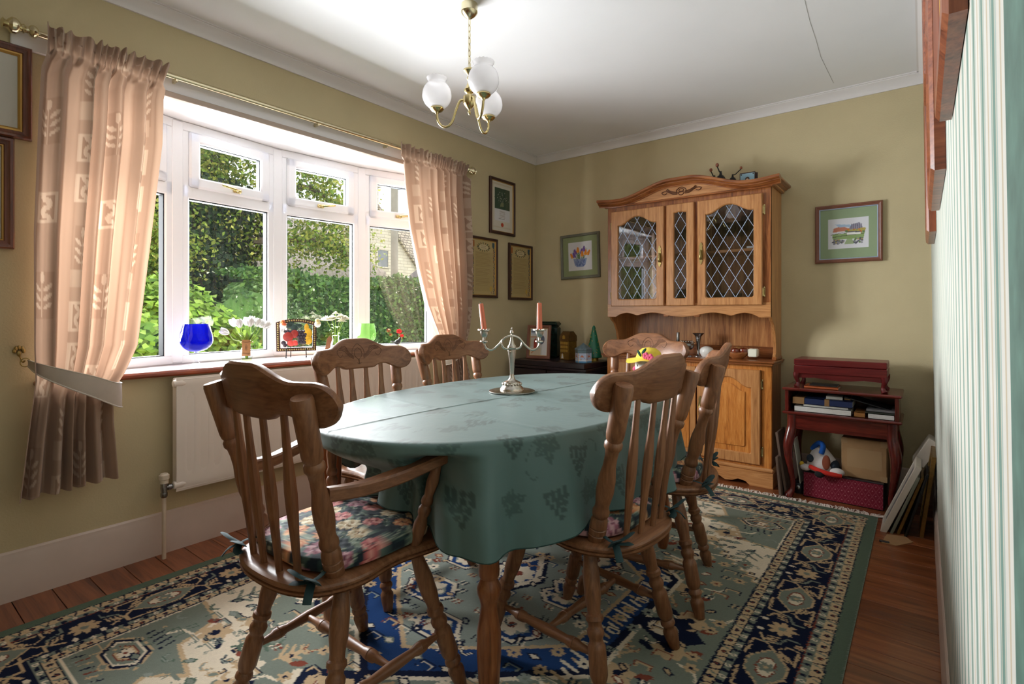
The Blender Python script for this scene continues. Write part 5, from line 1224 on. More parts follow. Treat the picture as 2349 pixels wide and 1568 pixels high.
def cabriole(x, y, sx, sy):
    pts = [(0, 0, .496), (0, 0, .42), (.010, .010, .36), (.018, .018, .30), (.014, .014, .22), (.002, .002, .13), (-.004, -.004, .075), (.002, .002, .038), (.014, .014, .016), (.020, .020, .0)]
    rad = [.026, .026, .028, .027, .021, .016, .0145, .017, .023, .022]
    P = catmull([(x+sx*a, y+sy*b, c) for a, b, c in pts], 4); rr = catmull([(r, 0, 0) for r in rad], 4)
    sp('cabriole_leg', MB().tube(P, [max(.006, r[0]) for r in rr], 12), 'mahogany_z', sharp=60)
for x, y, a, b in ((SX0+.045, SYF+.035, -1, -1), (SX1-.045, SYF+.035, 1, -1), (SX0+.045, SYB-.05, -1, 1), (SX1-.045, SYB-.05, 1, 1)): cabriole(x, y, a, b)
wood('canteen_wood', C(70, 12, 14), C(98, 20, 22), C(116, 30, 30), 'x', .35, coat=.15)
cn = thing('cutlery_canteen', 'dark red wooden cutlery canteen on short cabriole feet standing on the side table', 'box', (-.377, 3.60, SZT))
obj('case', MB().box(-.225, .225, -.115, .115, .082, .128, .003), 'canteen_wood', cn); obj('lid', MB().box(-.225, .225, -.115, .115, .130, .166, .004), 'canteen_wood', cn)
apn = [(-.20, .085), (.20, .085), (.20, .055), (.12, .060), (.06, .052), (0, .048), (-.06, .052), (-.12, .060), (-.20, .055)]
obj('apron', MB().prism(apn, -.105, -.095, 'xz'), 'canteen_wood', cn); obj('apron', MB().box(-.205, -.195, -.10, .10, .055, .085), 'canteen_wood', cn); obj('apron', MB().box(.195, .205, -.10, .10, .055, .085), 'canteen_wood', cn)
for sx in (-1, 1):
    for sy in (-1, 1):
        P = catmull([(sx*.212, sy*.102, .084), (sx*.214, sy*.104, .06), (sx*.206, sy*.097, .03), (sx*.208, sy*.099, .012), (sx*.214, sy*.105, 0)], 4)
        obj('foot', MB().tube(P, [.019-.009*min(1, i/8) if i < 9 else .010+.006*(i-8)/8 for i in range(len(P))], 10), 'canteen_wood', cn, sharp=60)
def book(label, loc, w, d, h, cover, rz=0, group=None, ry=0, pages=(222, 214, 196)):
    key = 'cover_%d_%d_%d' % cover
    if key not in MATS: plain(key, C(*cover), .45, var=.08, vs_=30)
    pk_ = 'pages_%d' % pages[0]
    if pk_ not in MATS: plain(pk_, C(*pages), .8, var=.06, vs_=80)
    o = thing('book', label, 'book', loc, rz, group); o.rotation_euler.y = R(ry); t_ = min(.0025, h*.16)
    obj('pages', MB().box(-w/2+.003, w/2-.002, -d/2+.003, d/2-.003, t_, h-t_), pk_, o)
    c = MB(); c.box(-w/2, w/2, -d/2, d/2, 0, t_); c.box(-w/2, w/2, -d/2, d/2, h-t_, h); c.box(-w/2, w/2, -d/2, -d/2+.0025, 0, h); obj('cover', c, key, o); return o
book('orange-spined paperback lying on the side table under the canteen', (-.462, 3.535, SZT), .17, .12, .014, (188, 96, 52)); book('dark thin book on the orange paperback under the canteen', (-.452, 3.54, SZT+.0142), .14, .10, .008, (40, 40, 42))
SH = .5105; G_ = 'books on the side table shelf'
book('thick white book at the bottom of the long pile on the shelf', (-.455, 3.56, SH), .28, .20, .032, (226, 224, 220), 0, G_); book('tan box file end beside the thick white book on the shelf', (-.275, 3.55, SH), .05, .18, .027, (170, 116, 62), 0, G_)
book('grey-white thin book upon the thick white one on the shelf', (-.44, 3.56, SH+.0325), .22, .19, .012, (206, 204, 200), 1, G_)
book('navy box with tan bands lying upon the white books on the shelf', (-.45, 3.555, SH+.045), .285, .19, .036, (32, 48, 92), 0, G_)
bb = [o for o in COL.objects if o.name.startswith('book') and o.get('label', '').startswith('navy')][0]
plain('tan_card', C(150, 112, 70), .6)
for x in (-.118, .02): obj('tan_band', MB().box(x-(.035 if x < 0 else .012), x+(.024 if x < 0 else .012), -.0965, .0965, -.0005, .0365), 'tan_card', bb)
book('white carton with a printed label on top of the navy box', (-.40, 3.545, SH+.082), .08, .12, .017, (214, 210, 204), 3, G_); book('small tan carton on the navy box beside the labelled carton', (-.335, 3.55, SH+.082), .03, .10, .016, (176, 134, 86), 0, G_)
book('white book at the bottom of the short pile on the shelf', (-.178, 3.545, SH), .115, .18, .028, (224, 222, 220), 0, G_); book('dark green thin book in the short pile on the shelf', (-.18, 3.545, SH+.0285), .14, .18, .009, (46, 52, 46), 1, G_); book('grey book topping the short pile on the shelf', (-.178, 3.55, SH+.038), .13, .17, .013, (120, 118, 122), -1, G_)
book('black folder slanting across the shelf onto the short pile', (-.235, 3.57, SH+.068), .235, .16, .008, (26, 24, 30), 0, G_, 14)
# crimson box with lattice print, cardboard carton, puffin toy
cvx = Canvas(.385, .138, 193, 69, (128, 30, 52))
for k in range(-30, 31):
    for s_ in (-1, 1): cvx.line([(k*.032, -.08), (k*.032+s_*.10, .08)], .0026, (152, 70, 84))
for k in range(-14, 15):
    for j in range(-3, 4): cvx.ell(k*.032+(j % 2)*.016-.016*0, j*.0256, .003, .003, (186, 116, 124))
xb = thing('crimson_box', 'flat crimson lattice-print box with black edges under the side table', 'box', (-.364, 3.52, .0005), -1.5)
obj('box_body', MB().box(-.197, .197, .001, .235, 0, .150, .003), 'black_lacquer', xb); cvx.mesh('box_front', 'print', xb, Matrix.Translation((0, -.0005, .075)))
plain('cardboard', C(170, 132, 92), .85, var=.06, vs_=20); plain('parcel_tape', C(182, 148, 110), .2, coat=.6)
cb = thing('cardboard_carton', 'taped brown cardboard carton standing on the crimson box', 'box', (-.262, 3.548, .1515), -2)
obj('carton', MB().box(-.108, .108, 0, .19, 0, .222, .004), 'cardboard', cb)
tp = MB()
for sx in (-1, 1): tp.box(sx*.108-.03*(sx > 0), sx*.108+.03*(sx < 0), -.001, .0, .19, .2225); tp.box(sx*.108-.03*(sx > 0), sx*.108+.03*(sx < 0), -.001, 0, 0, .03)
tp.box(-.08, .085, -.001, 0, .06, .165); obj('parcel_tape', tp, 'parcel_tape', cb)
plain('wool_white', C(222, 214, 212), .95, bmp=.6, bs=260); plain('wool_blue', C(22, 84, 170), .95, bmp=.8, bs=200); plain('wool_red', C(206, 44, 32), .95, bmp=.6, bs=200); plain('wool_navy', C(40, 50, 62), .95, bmp=.6, bs=220); plain('felt_brown', C(132, 66, 42), .9); plain('wool_black', C(26, 26, 28), .95); plain('wool_yellow', C(206, 168, 44), .95)
pf_ = thing('knitted_toy', 'white knitted bird toy with blue tuft and red trim lying on the crimson box', 'toy', (-.462, 3.575, .151), 0)
bd = MB(); prof = [(0, .045), (.012, .068), (.035, .078), (.07, .070), (.105, .052), (.135, .034), (.155, .018), (.165, 0)]
bd.lathe(prof, 20, Matrix.Rotation(R(-8), 4, 'Y'), 1.05, .85); obj('body', bd, 'wool_white', pf_, sharp=80)
obj('wing_patch', MB().ball((-.062, -.025, .075), .022, .045, .022, M=Matrix.Rotation(R(25), 4, 'Y')), 'wool_navy', pf_); obj('wing_patch', MB().ball((.055, -.01, .05), .028, .05, .03), 'wool_navy', pf_)
obj('tuft', MB().tube(catmull([(-.055, -.0, .125), (-.04, -.015, .15), (-.015, -.03, .172), (.004, -.045, .16), (.0, -.052, .13), (-.004, -.052, .118)], 5), .0145, 10), 'wool_blue', pf_)
obj('felt_eye', MB().ball((.022, -.060, .070), .021, .009, .042, M=Matrix.Rotation(R(-12), 4, 'X')), 'felt_brown', pf_)
obj('red_trim', MB().tube(catmull([(-.06, -.062, .034), (-.03, -.078, .028), (.02, -.088, .018), (.07, -.082, .012), (.096, -.07, .010)], 5), .013, 8), 'wool_red', pf_)
obj('foot', MB().ball((-.085, -.045, .022), .030, .026, .020), 'wool_white', pf_); obj('foot', MB().ball((.075, -.055, .024), .038, .028, .022), 'wool_white', pf_); obj('foot_tip', MB().ball((-.106, -.04, .036), .013, .014, .016), 'wool_yellow', pf_); obj('pompom', MB().ball((-.008, -.088, .004), .026, .018, .020), 'wool_black', pf_)
# leaning frames and boards
def leaner(name, label, base, rz, lean, w, L, th, fmat, face=None, frame=.0, group='pictures leaning in the corner', cat='picture frame'):
    """board standing on the floor: w along local x, leaning back towards local +y by lean degrees"""
    o = thing(name, label, cat, base, rz, group); M = Matrix.Rotation(R(-lean), 4, 'X')
    if frame:
        for a in [(-w/2, -w/2+frame, 0, L), (w/2-frame, w/2, 0, L), (-w/2+frame, w/2-frame, 0, frame), (-w/2+frame, w/2-frame, L-frame, L)]: obj('frame_rail', MB().box(a[0], a[1], 0, th, a[2], a[3], .002, M), fmat, o)
        obj('picture_panel', MB().box(-w/2+frame*.8, w/2-frame*.8, th*.35, th*.8, frame*.8, L-frame*.8, 0, M), face, o)
    else: obj('board', MB().box(-w/2, w/2, 0, th, 0, L, .002, M), fmat, o)
    return o
plain('frame_white', C(206, 196, 182), .5, var=.04, vs_=10); plain('frame_gold', C(132, 100, 50), .4, .5, var=.2, vs_=60); plain('frame_grey_green', C(122, 124, 108), .45); plain('black_satin', C(18, 18, 20), .4); wood('driftwood', C(70, 54, 46), C(98, 78, 66), C(122, 100, 86), 'z', .7); plain('photo_dark', C(70, 74, 84), .3, var=.3, vs_=20); plain('navy_plastic', C(24, 28, 40), .3)
# right: stack against the striped wall (board faces -x: local -y -> world -x needs rz=-90)
leaner('picture_frame', 'ornate gold and black frame leaning on the striped wall, behind the other leaning frames', (-.015, 3.36, 0), -90, 7, .28, .40, .018, 'frame_gold', 'black_satin', .03)
leaner('picture_frame', 'black board leaning between the gold ornate frame and the slim gold frame', (-.072, 3.28, 0), -90, 15, .20, .33, .010, 'black_satin')
leaner('picture_frame', 'slim bright gold frame leaning next to the grey-green one', (-.104, 3.31, 0), -90, 18, .22, .31, .014, 'frame_gold', 'photo_dark', .02)
leaner('picture_frame', 'slim grey-green frame leaning beside the white box frame', (-.129, 3.30, .0), -90, 20, .22, .315, .013, 'frame_grey_green', 'photo_dark', .02)
leaner('picture_frame', 'white box frame leaning over the darker frames beside the side table', (-.168, 3.30, .0), -90, 22, .22, .375, .026, 'frame_white', 'photo_dark', .024)
leaner('picture_frame', 'grey picture frame leaning behind the white box frame near the corner', (-.14, 3.60, .0), -90, 24, .20, .36, .02, 'frame_grey_green', 'photo_dark', .026)
wb = leaner('white_box', 'white carton resting on the leaning frames in the corner', (-.045, 3.56, .30), -90, 28, .14, .15, .055, 'frame_white', cat='box')
cs = thing('cardboard_stand', 'small cardboard easel back with a black clip lying on the floorboards', 'card', (-.10, 3.11, 0), 18)
obj('card', MB().prism([(-.075, -.055), (-.022, -.075), (.065, -.005), (.055, .06), (-.02, .062)], .0, .003, 'xy'), 'cardboard', cs); obj('clip', MB().box(-.066, -.026, -.070, -.055, .002, .008, .002, Matrix.Rotation(R(-16), 4, 'Z')), 'black_satin', cs)
# left of the side table: two driftwood boards, white card and a navy lamp base
G2 = 'boards leaning beside the dresser'
leaner('leaning_board', 'short grey wooden frame edge leaning beside the dresser, lower of the two', (-.655, 3.50, 0), 90, 5, .16, .235, .014, 'driftwood', group=G2, cat='board')
leaner('leaning_board', 'taller grey wooden board leaning beside the dresser behind the short one', (-.632, 3.56, 0), 90, 8, .20, .375, .014, 'driftwood', group=G2, cat='board')
leaner('white_card', 'white printed card standing between the boards and the side table leg', (-.575, 3.60, 0.066), 90, 8, .12, .26, .006, 'white_card', group=G2, cat='card')
nb = thing('navy_speaker', 'small dark navy device with a round silver dial behind the side table leg', 'device', (-.592, 3.60, 0), 0)
obj('case', MB().lathe([(0, .040), (.006, .044), (.05, .042), (.06, .036), (.062, 0)], 24), 'navy_plastic', nb); obj('dial', MB().turned((-.0, -.040, .036), (0, -.048, .038), [(0, .012), (.8, .012), (1, .009)], 16), 'chrome', nb)

# ------------------------------------------------------------------ chandelier
chx, chy = -1.592, 1.735
cl_ = thing('chandelier', 'brass three-arm chandelier with frosted glass globes hanging from the ceiling', 'chandelier', (chx, chy, ZC))
def hz(z): return z-ZC
glass('frosted_glass', (.9, .9, .9, 1), .25, 1.35, C(236, 234, 236), .72)
obj('ceiling_rose', MB().lathe([(hz(2.388), .004), (hz(2.392), .010), (hz(2.400), .022), (hz(2.412), .034), (hz(2.420), .038), (hz(2.424), .037), (hz(2.4545), .037)], 28), 'pale_brass', cl_)
lk = MB(); z = 2.392; i = 0
while z > 2.165:
    h_ = .034; P = [(.0065*math.cos(a)*(1 if i % 2 else 0)-.0, .0065*math.cos(a)*(0 if i % 2 else 1), hz(z-h_/2)+.5*h_*math.sin(a)) for a in [2*math.pi*k/14 for k in range(14)]]
    lk.tube(P, .0016, 6, True); z -= .0275; i += 1
obj('chain', lk, 'pale_brass', cl_); obj('flex', MB().tube([(.003, .002, hz(2.40)), (-.002, .003, hz(2.28)), (.002, 0, hz(2.14))], .0025, 6), 'pale_brass', cl_)
obj('stem', MB().lathe([(hz(1.962), 0), (hz(1.965), .004), (hz(1.975), .007), (hz(1.982), .004), (hz(1.988), .006), (hz(1.996), .014), (hz(2.012), .026), (hz(2.018), .028), (hz(2.044), .028), (hz(2.050), .012), (hz(2.056), .011), (hz(2.062), .020), (hz(2.074), .024), (hz(2.082), .018), (hz(2.10), .010), (hz(2.115), .007), (hz(2.122), .012), (hz(2.130), .010), (hz(2.138), .006), (hz(2.146), .014), (hz(2.158), .026), (hz(2.164), .026), (hz(2.168), .012), (hz(2.170), 0)], 24), 'brass', cl_)
Fc = Vector((-math.sin(R(37.92)), math.cos(R(37.92)))); Rc = Vector((math.cos(R(37.92)), math.sin(R(37.92))))
for (la, de) in ((-.147, .018), (.070, -.135), (.080, .122)):
    d = Rc*la+Fc*de; L = d.length; u = d/L
    P = catmull([(u.x*r, u.y*r, hz(z)) for r, z in ((.024, 2.030), (.044, 2.026), (.062, 1.985), (.078, 1.938), (.10, 1.916), (.126, 1.920), (.144, 1.945), (L, 1.978))], 5)
    a = obj('arm', MB().tube(P, .0055, 10), 'brass', cl_)
    gx, gy = u.x*L, u.y*L; T = Matrix.Translation((gx, gy, 0))
    obj('gallery_cup', MB().lathe([(hz(1.974), .006), (hz(1.982), .010), (hz(1.988), .024), (hz(1.996), .031), (hz(2.006), .030), (hz(2.006), .026), (hz(1.992), .02)], 22, T), 'brass', a)
    g = MB(); zz = 2.000; prof = []
    for k in range(17): t_ = k/16; an = -1.18+t_*2.10; prof.append((hz(zz+.060+.066*math.sin(an)), .066*math.cos(an)*(1 if an < 0 else .985)))
    rt = prof[-1][1]; zt = prof[-1][0]; prof += [(zt+.006, rt*1.0), (zt+.013, rt*1.06), (zt+.018, rt*1.14)]
    n = 36; loops = []
    for (q, r_) in prof: loops.append([(gx+r_*math.cos(2*math.pi*k/n), gy+r_*math.sin(2*math.pi*k/n), q) for k in range(n)])
    loops.append([(gx+rt*1.17*math.cos(2*math.pi*k/n), gy+rt*1.17*math.sin(2*math.pi*k/n), zt+.021+.003*(k % 2)) for k in range(n)])
    obj('globe_shade', g.loops(loops), 'frosted_glass', cl_, sharp=60)

# ------------------------------------------------------------------ candelabra
cd = thing('candelabra', 'silver two-arm candelabra with twisted scroll arms on the tablecloth', 'candelabra', (-1.352, 1.735, TZ+.0022), 38)
obj('tray', MB().lathe([(0, .0), (0, .092), (.003, .096), (.006, .096), (.0075, .092), (.0075, 0)], 40), 'silver', cd)
bs = MB().lathe([(.0075, .050), (.012, .050), (.018, .047), (.030, .036), (.042, .034), (.046, .026), (.050, .016), (.060, .010), (.074, .0085), (.076, .0085)], 32)
for k in range(16): a = k*math.pi/8; bs.ball((.037*math.cos(a), .037*math.sin(a), .034), .0055, n=8, m=6)
obj('base', bs, 'silver', cd); obj('stem', MB().lathe([(.075, .0085), (.12, .011), (.165, .0165), (.168, .0165), (.170, .0185), (.174, .0185), (.176, .015), (.178, .017), (.186, .0185), (.190, .017), (.198, .012), (.215, .007), (.232, .0055), (.236, .0065), (.238, .005), (.244, .008), (.252, .007), (.258, .003), (.264, .004), (.270, .0)], 24), 'silver', cd)
for s_ in (-1, 1):
    pts = [(s_*.012, s_*.004, .178), (s_*.034, s_*.011, .184), (s_*.042, s_*.013, .205), (s_*.030, s_*.012, .225), (0, s_*.012, .234), (-s_*.03, s_*.006, .224), (-s_*.055, s_*.0, .196), (-s_*.080, 0, .176), (-s_*.100, 0, .178), (-s_*.112, 0, .192), (-s_*.115, 0, .205)]
    ar = obj('arm', MB().tube(catmull(pts, 5), .0042, 8), 'silver', cd)
    T = Matrix.Translation((-s_*.115, 0, 0)); hd = MB().lathe([(.202, .004), (.206, .010), (.209, .0185), (.213, .017), (.216, .006), (.224, .006), (.232, .013), (.244, .016), (.252, .017), (.256, .0265), (.2595, .0265), (.260, .013), (.25, .011)], 24, T)
    for k in range(12): a = k*math.pi/6; hd.ball((-s_*.115+.0235*math.cos(a), .0235*math.sin(a), .2595), .0035, n=6, m=5)
    obj('candle_cup', hd, 'silver', ar)
plain('candle_wax', C(214, 116, 84), .45, var=.05, vs_=8)
Mz = Matrix.Rotation(R(38), 3, 'Z')
for s_, tilt, lb, hh_ in ((-1, -7, 'orange taper candle leaning outwards in the candelabra cup nearer the window', .118), (1, 0, 'upright orange taper candle in the candelabra cup nearer the dresser', .120)):
    p = Mz @ Vector((s_*.115, 0, 0)); cnd = thing('taper_candle', lb, 'candle', (-1.352+p.x, 1.735+p.y, TZ+.253), 38, 'candles in the candelabra'); cnd.rotation_euler = (0, R(tilt), R(38))
    n = 20; prof = [(0, .0115), (hh_-.002, .0092), (hh_, .006)]; L = [[(r*(1+.05*math.cos(10*2*math.pi*k/40))*math.cos(2*math.pi*k/40), r*(1+.05*math.cos(10*2*math.pi*k/40))*math.sin(2*math.pi*k/40), z) for k in range(40)] for z, r in prof]
    obj('wax', MB().loops(L, True, True), 'candle_wax', cnd, sharp=60); obj('wick', MB().tube([(0, 0, hh_-.001), (-.001, 0, hh_+.005), (-.003, 0, hh_+.009)], .0011, 5), 'black_iron', cnd)

# ------------------------------------------------------------------ radiator
RYA, RYB_, RZA, RZB = .935, 2.46, .285, .795
rd = thing('radiator', 'cream panel radiator with vertical flutes under the window', 'radiator', (-2.66, (RYA+RYB_)/2, .285))
ny, nz = 200, 26; ys = np.linspace(RYA, RYB_, ny); zs = np.linspace(RZA, RZB, nz); P = np.zeros((nz, ny, 3))
for j, z in enumerate(zs):
    e = min(1, max(0, (z-RZA-.075)/.035), max(0, (RZB-.07-z)/.035)); e = max(0, min(1, min((z-RZA-.075)/.035, (RZB-.07-z)/.035)))
    q = ((ys-RYA)/.058) % 1; ed = np.clip(np.minimum(ys-RYA-.03, RYB_-.03-ys)/.01, 0, 1)
    groove = np.clip(np.abs(q-.5)*4-.7, 0, 1); edge = min(1, min(z-RZA, RZB-z)/.012)
    P[j] = np.stack([-2.622-.009*groove*e*ed-.006*(1-edge)**2, ys, np.full(ny, z)], 1)
obj('front_panel', MB().grid(P), 'radiator_enamel', rd, world=True, sharp=50)
obj('body', MB().box(-2.672, -2.624, RYA, RYB_, RZA+.004, RZB-.004, .006), 'radiator_enamel', rd, world=True)
for y in (RYA+.012, RYB_-.012):
    for z in (RZA+.03, RZB-.028): obj('end_boss', MB().turned((-2.635, y-.022, z), (-2.635, y+.034, z), [(0, .014), (.05, .017), (.6, .018), (.9, .013), (1, .006)], 14), 'radiator_enamel', rd, world=True)
for y in (1.2, 2.2): obj('bracket', MB().box(-2.7145, -2.67, y-.015, y+.015, .40, .70), 'radiator_enamel', rd, world=True)
yv = .892
v = MB(); v.turned((-2.640, yv, .27), (-2.640, yv, .335), [(0, .011), (.1, .014), (.3, .014), (.32, .012), (.6, .014), (.9, .014), (1, .012)], 12); v.turned((-2.640, yv, .312), (-2.640, RYA-.006, .312), [(0, .010), (.4, .010), (.42, .014), (.75, .014), (.78, .010), (1, .010)], 10); vv = obj('valve', v, 'chrome', rd, world=True)
obj('valve_cap', MB().turned((-2.640, yv, .333), (-2.640, yv, .378), [(0, .017), (.35, .017), (.4, .0205), (.8, .0205), (.85, .017), (.95, .014), (1, .006)], 14), 'valve_plastic', vv, world=True)
obj('pipe', MB().turned((-2.640, yv, .0), (-2.640, yv, .272), [(0, .0085), (1, .0085)], 12), 'pipe_paint', rd, world=True)

# ------------------------------------------------------------------ curtains, pole, tie-backs
def paint_curtain():
    cv = Canvas(.40, .66, 134, 220, (172, 147, 130)); Lt = (198, 178, 161); Dk = (162, 136, 119)
    def sprig(x, y, c, s_=1):
        cv.line([(x, y-.075*s_), (x, y+.06*s_)], .0032, c)
        for k in range(3):
            for d in (-1, 1): cv.ell(x+d*.020*s_, y-.03*s_+.034*k*s_, .021*s_, .0075*s_, c, d*(.75))
        cv.ell(x, y+.075*s_, .008*s_, .022*s_, c)
    def square(x, y):
        cv.rect(x-.042, x+.042, y-.058, y+.058, Lt); cv.rect(x-.024, x+.026, y-.044, y+.044, Dk)
        for k in range(3): cv.ell(x+.002, y-.03+.03*k, .024, .010, Lt, .7 if k % 2 else -.7)
    cv.rect(-.13, -.05, -.10, .10, Dk); cv.rect(-.14, -.06, -.14, -.07, (184, 162, 145)); sprig(-.09, .0, Lt); square(.09, .16); cv.rect(.04, .13, -.26, -.08, Dk); sprig(.085, -.18, Lt); square(-.10, -.25); square(-.10, .25); 
    return cv
ccv = paint_curtain(); cloth_attr('curtain_fabric', .22, .75)
def interp(tab, z, c):
    zs = np.array([r[0] for r in tab])[::-1]; v = np.array([r[c] for r in tab])[::-1]; return np.interp(z, zs, v)
def make_curtain(name, label, tab, nf, flat, tie_z, off, hem):
    o = thing(name, label, 'curtain', (-2.60, (tab[0][1]+tab[0][2])/2, tab[-1][0]))
    nu, nv = 330, 290; s = np.linspace(0, 1, nu); zz = np.linspace(tab[0][0], tab[-1][0], nv); P = np.zeros((nv, nu, 3)); Cc = np.zeros((nv, nu, 3)); rnd = np.random.RandomState(nf); jit = np.cumsum(rnd.uniform(.6, 1.4, nf+2)); jit = (jit-jit[0])/(jit[nf]-jit[0])
    ph = np.interp(s, jit[:nf+1], np.arange(nf+1))
    for j, z in enumerate(zz):
        yl, yr = interp(tab, z, 1), interp(tab, z, 2); hd = max(0, min(1, (z-2.05)/.03)); tie = math.exp(-((z-tie_z)/.11)**2)
        A = .030*(1-.5*tie)*(1-hd)+.014*hd*(1-.6*math.exp(-((z-2.082)/.014)**2))
        w1 = np.cos(2*np.pi*ph); w1 = np.sign(w1)*np.abs(w1)**.75
        w2 = np.cos(2*np.pi*ph*2.6+np.sin(5*s)*2)
        x = -2.608+A*(w1*(1-hd)+w2*hd)+.008*np.sin(2*np.pi*ph*1.7+z*2)*(1-hd)
        if hd > 0: x = x+.012*hd*np.maximum(0, np.sin(2*np.pi*ph*1.31+1))*max(0, (z-2.1)/.06)
        yy = yl+(yr-yl)*(s+.010*np.sin(2*np.pi*ph+1.2)*(1-hd))
        z_ = z+hem*(s)*max(0, (tab[-1][0]+.5-z)/.5)+.004*np.sin(2*np.pi*ph)*(z < tab[-1][0]+.1)+(.008*np.sin(2*np.pi*ph*1.9+.5)*hd if z > 2.13 else 0)
        P[j] = np.stack([x, yy, np.broadcast_to(z_, x.shape)], 1); Cc[j] = ccv.tile(s*flat+off, np.full(nu, z*1.0))
    obj('fabric', MB().grid(P, Cc), 'curtain_fabric', o, world=True, sharp=180); return o
lt = [(2.168, .488, .905), (2.082, .492, .880), (2.0, .468, .868), (1.81, .459, .864), (1.375, .445, .819), (.951, .446, .772), (.83, .452, .728), (.76, .446, .690), (.63, .430, .690), (.394, .406, .704)]
cl1 = make_curtain('curtain', 'long beige leaf-patterned curtain tied back beside the radiator valve', lt, 6, .80, .78, 0, .02)
rt_ = [(2.160, 2.190, 2.835), (2.082, 2.200, 2.815), (1.907, 2.215, 2.812), (1.635, 2.251, 2.835), (1.361, 2.325, 2.842), (1.135, 2.401, 2.838), (1.019, 2.46, 2.825), (.869, 2.545, 2.80), (.78, 2.60, 2.785), (.634, 2.60, 2.825), (.40, 2.58, 2.84)]
cl2 = make_curtain('curtain', 'beige leaf-patterned curtain hanging beside the framed parchments', rt_, 8, .98, .82, .13, 0)
pole = thing('curtain_pole', 'brass curtain pole with turned finials above the window', 'curtain pole', (-2.668, 1.66, 2.15))
obj('rod', MB().turned((-2.668, .46, 2.148), (-2.668, 2.885, 2.152), [(0, .0125), (1, .0125)], 16), 'pale_brass', pole, world=True)
for y, s_ in ((.478, -1), (2.868, 1)): obj('finial', MB().turned((-2.668, y, 2.15), (-2.668, y+s_*.105, 2.15), [(0, .013), (.06, .021), (.14, .024), (.22, .021), (.28, .013), (.34, .012), (.40, .018), (.46, .014), (.52, .022), (.62, .030), (.72, .030), (.80, .022), (.86, .012), (.91, .015), (.95, .020), (1, .011)], 18), 'pale_brass', pole, world=True)
for y in (.95, 1.66, 2.14): obj('bracket', MB().box(-2.702, -2.66, y-.006, y+.006, 2.128, 2.146, .002), 'pale_brass', pole, world=True)
plain('tie_sheer', C(186, 172, 158), .6, var=.05, vs_=20); plain('piping', C(206, 196, 184), .6)
def tieback(label, path, h0, h1, hook):
    o = thing('curtain_tieback', label, 'tieback', path[0]); P = catmull(path, 8); n = len(P); L = []
    up = []; dn = []
    for i, p in enumerate(P):
        q = i/(n-1); hh = h0+(h1-h0)*math.sin(min(1, q*1.15)*math.pi/2); up.append((p[0], p[1], p[2]+hh/2)); dn.append((p[0]+.004, p[1], p[2]-hh/2))
    mb = MB(); A = np.array([up, [((a[0]+b[0])/2+.004, a[1], (a[2]+b[2])/2) for a, b in zip(up, dn)], dn]); mb.grid(A); obj('band', mb, 'tie_sheer', o, world=True, sharp=180)
    obj('piping', MB().tube(dn, .0028, 6), 'piping', o, world=True); obj('piping', MB().tube(up, .002, 6), 'piping', o, world=True)
    hk = MB(); hk.tube([(hook[0]+.012*math.cos(a)*.3, hook[1]+.014*math.cos(a), hook[2]+.016*math.sin(a)) for a in [2*math.pi*k/16 for k in range(16)]], .0022, 6, True); obj('ring', hk, 'old_brass', o, world=True)
    return o
tieback('grey sheer tieback band with piped edge around the long beige curtain by the radiator', [(-2.672, .448, .893), (-2.60, .470, .870), (-2.548, .54, .833), (-2.535, .62, .795), (-2.55, .69, .758), (-2.59, .722, .748), (-2.64, .70, .76)], .022, .098, (-2.672, .442, .896))
tieback('pale tieback band around the curtain beside the framed parchments', [(-2.672, 2.812, .885), (-2.60, 2.80, .878), (-2.555, 2.74, .856), (-2.54, 2.67, .82), (-2.55, 2.61, .782), (-2.60, 2.578, .768), (-2.64, 2.60, .77)], .022, .085, (-2.672, 2.816, .885))
for y, z, lb in ((.430, .925, 'ornate brass curtain holdback hook on the wall beside the long tied curtain'), (2.83, .905, 'ornate brass curtain holdback hook on the wall below the framed parchments')):
    hk = thing('holdback_hook', lb, 'hook', (XL, y, z)); m_ = MB()
    for k in range(5): a = math.pi/2+(k-2)*.75; m_.ball((.006, .013*math.cos(a), .012+.014*math.sin(a)), .006, .006, .009, 8, 6)
    m_.ball((.006, 0, .004), .005, .007, .012, 8, 6); obj('rosette', m_, 'old_brass', hk); obj('hook', MB().tube(catmull([(.004, 0, -.004), (.02, .002, -.012), (.036, .006, -.028), (.045, .010, -.022)], 4), .003, 6), 'old_brass', hk)

# ------------------------------------------------------------------ things on the window sill
S = ZS
GOB = [(0, 0), (.001, .046), (.004, .044), (.010, .016), (.022, .0075), (.035, .007), (.045, .010), (.056, .007), (.066, .009)]
bg = thing('blue_goblet', 'large cobalt blue glass goblet with clear stem on the window sill', 'goblet', (-2.834, 1.098, S))
obj('stem', MB().lathe(GOB, 24), 'clear_vessel', bg)
def swirl(prof, n, tw, amp):
    return [[(r*(1+amp*math.sin(tw*8*i/len(prof)+k*2*math.pi/n*9))*math.cos(2*math.pi*k/n), r*(1+amp*math.sin(tw*8*i/len(prof)+k*2*math.pi/n*9))*math.sin(2*math.pi*k/n), z) for k in range(n)] for i, (z, r) in enumerate(prof)]
bpf = [(.066+.138*float(t), float(r)) for t, r in zip(np.linspace(0, 1, 26), np.interp(np.linspace(0, 1, 26), [0, .03, .08, .16, .27, .40, .52, .68, .84, 1], [.006, .026, .042, .056, .067, .072, .0715, .0675, .062, .056]))]
obj('bowl', MB().loops(swirl(bpf, 72, 1.2, .008), True), 'blue_vessel', bg, sharp=60)
gg = thing('green_goblet', 'pale green glass goblet on the window sill behind the chair', 'goblet', (-2.87, 2.137, S))
obj('stem', MB().lathe([(z*.9, r*.85) for z, r in GOB], 24), 'clear_vessel', gg); obj('bowl', MB().loops(swirl([(z*.95-.002, r*.86) for z, r in bpf], 72, 1.2, .008), True), 'green_vessel', gg, sharp=60)
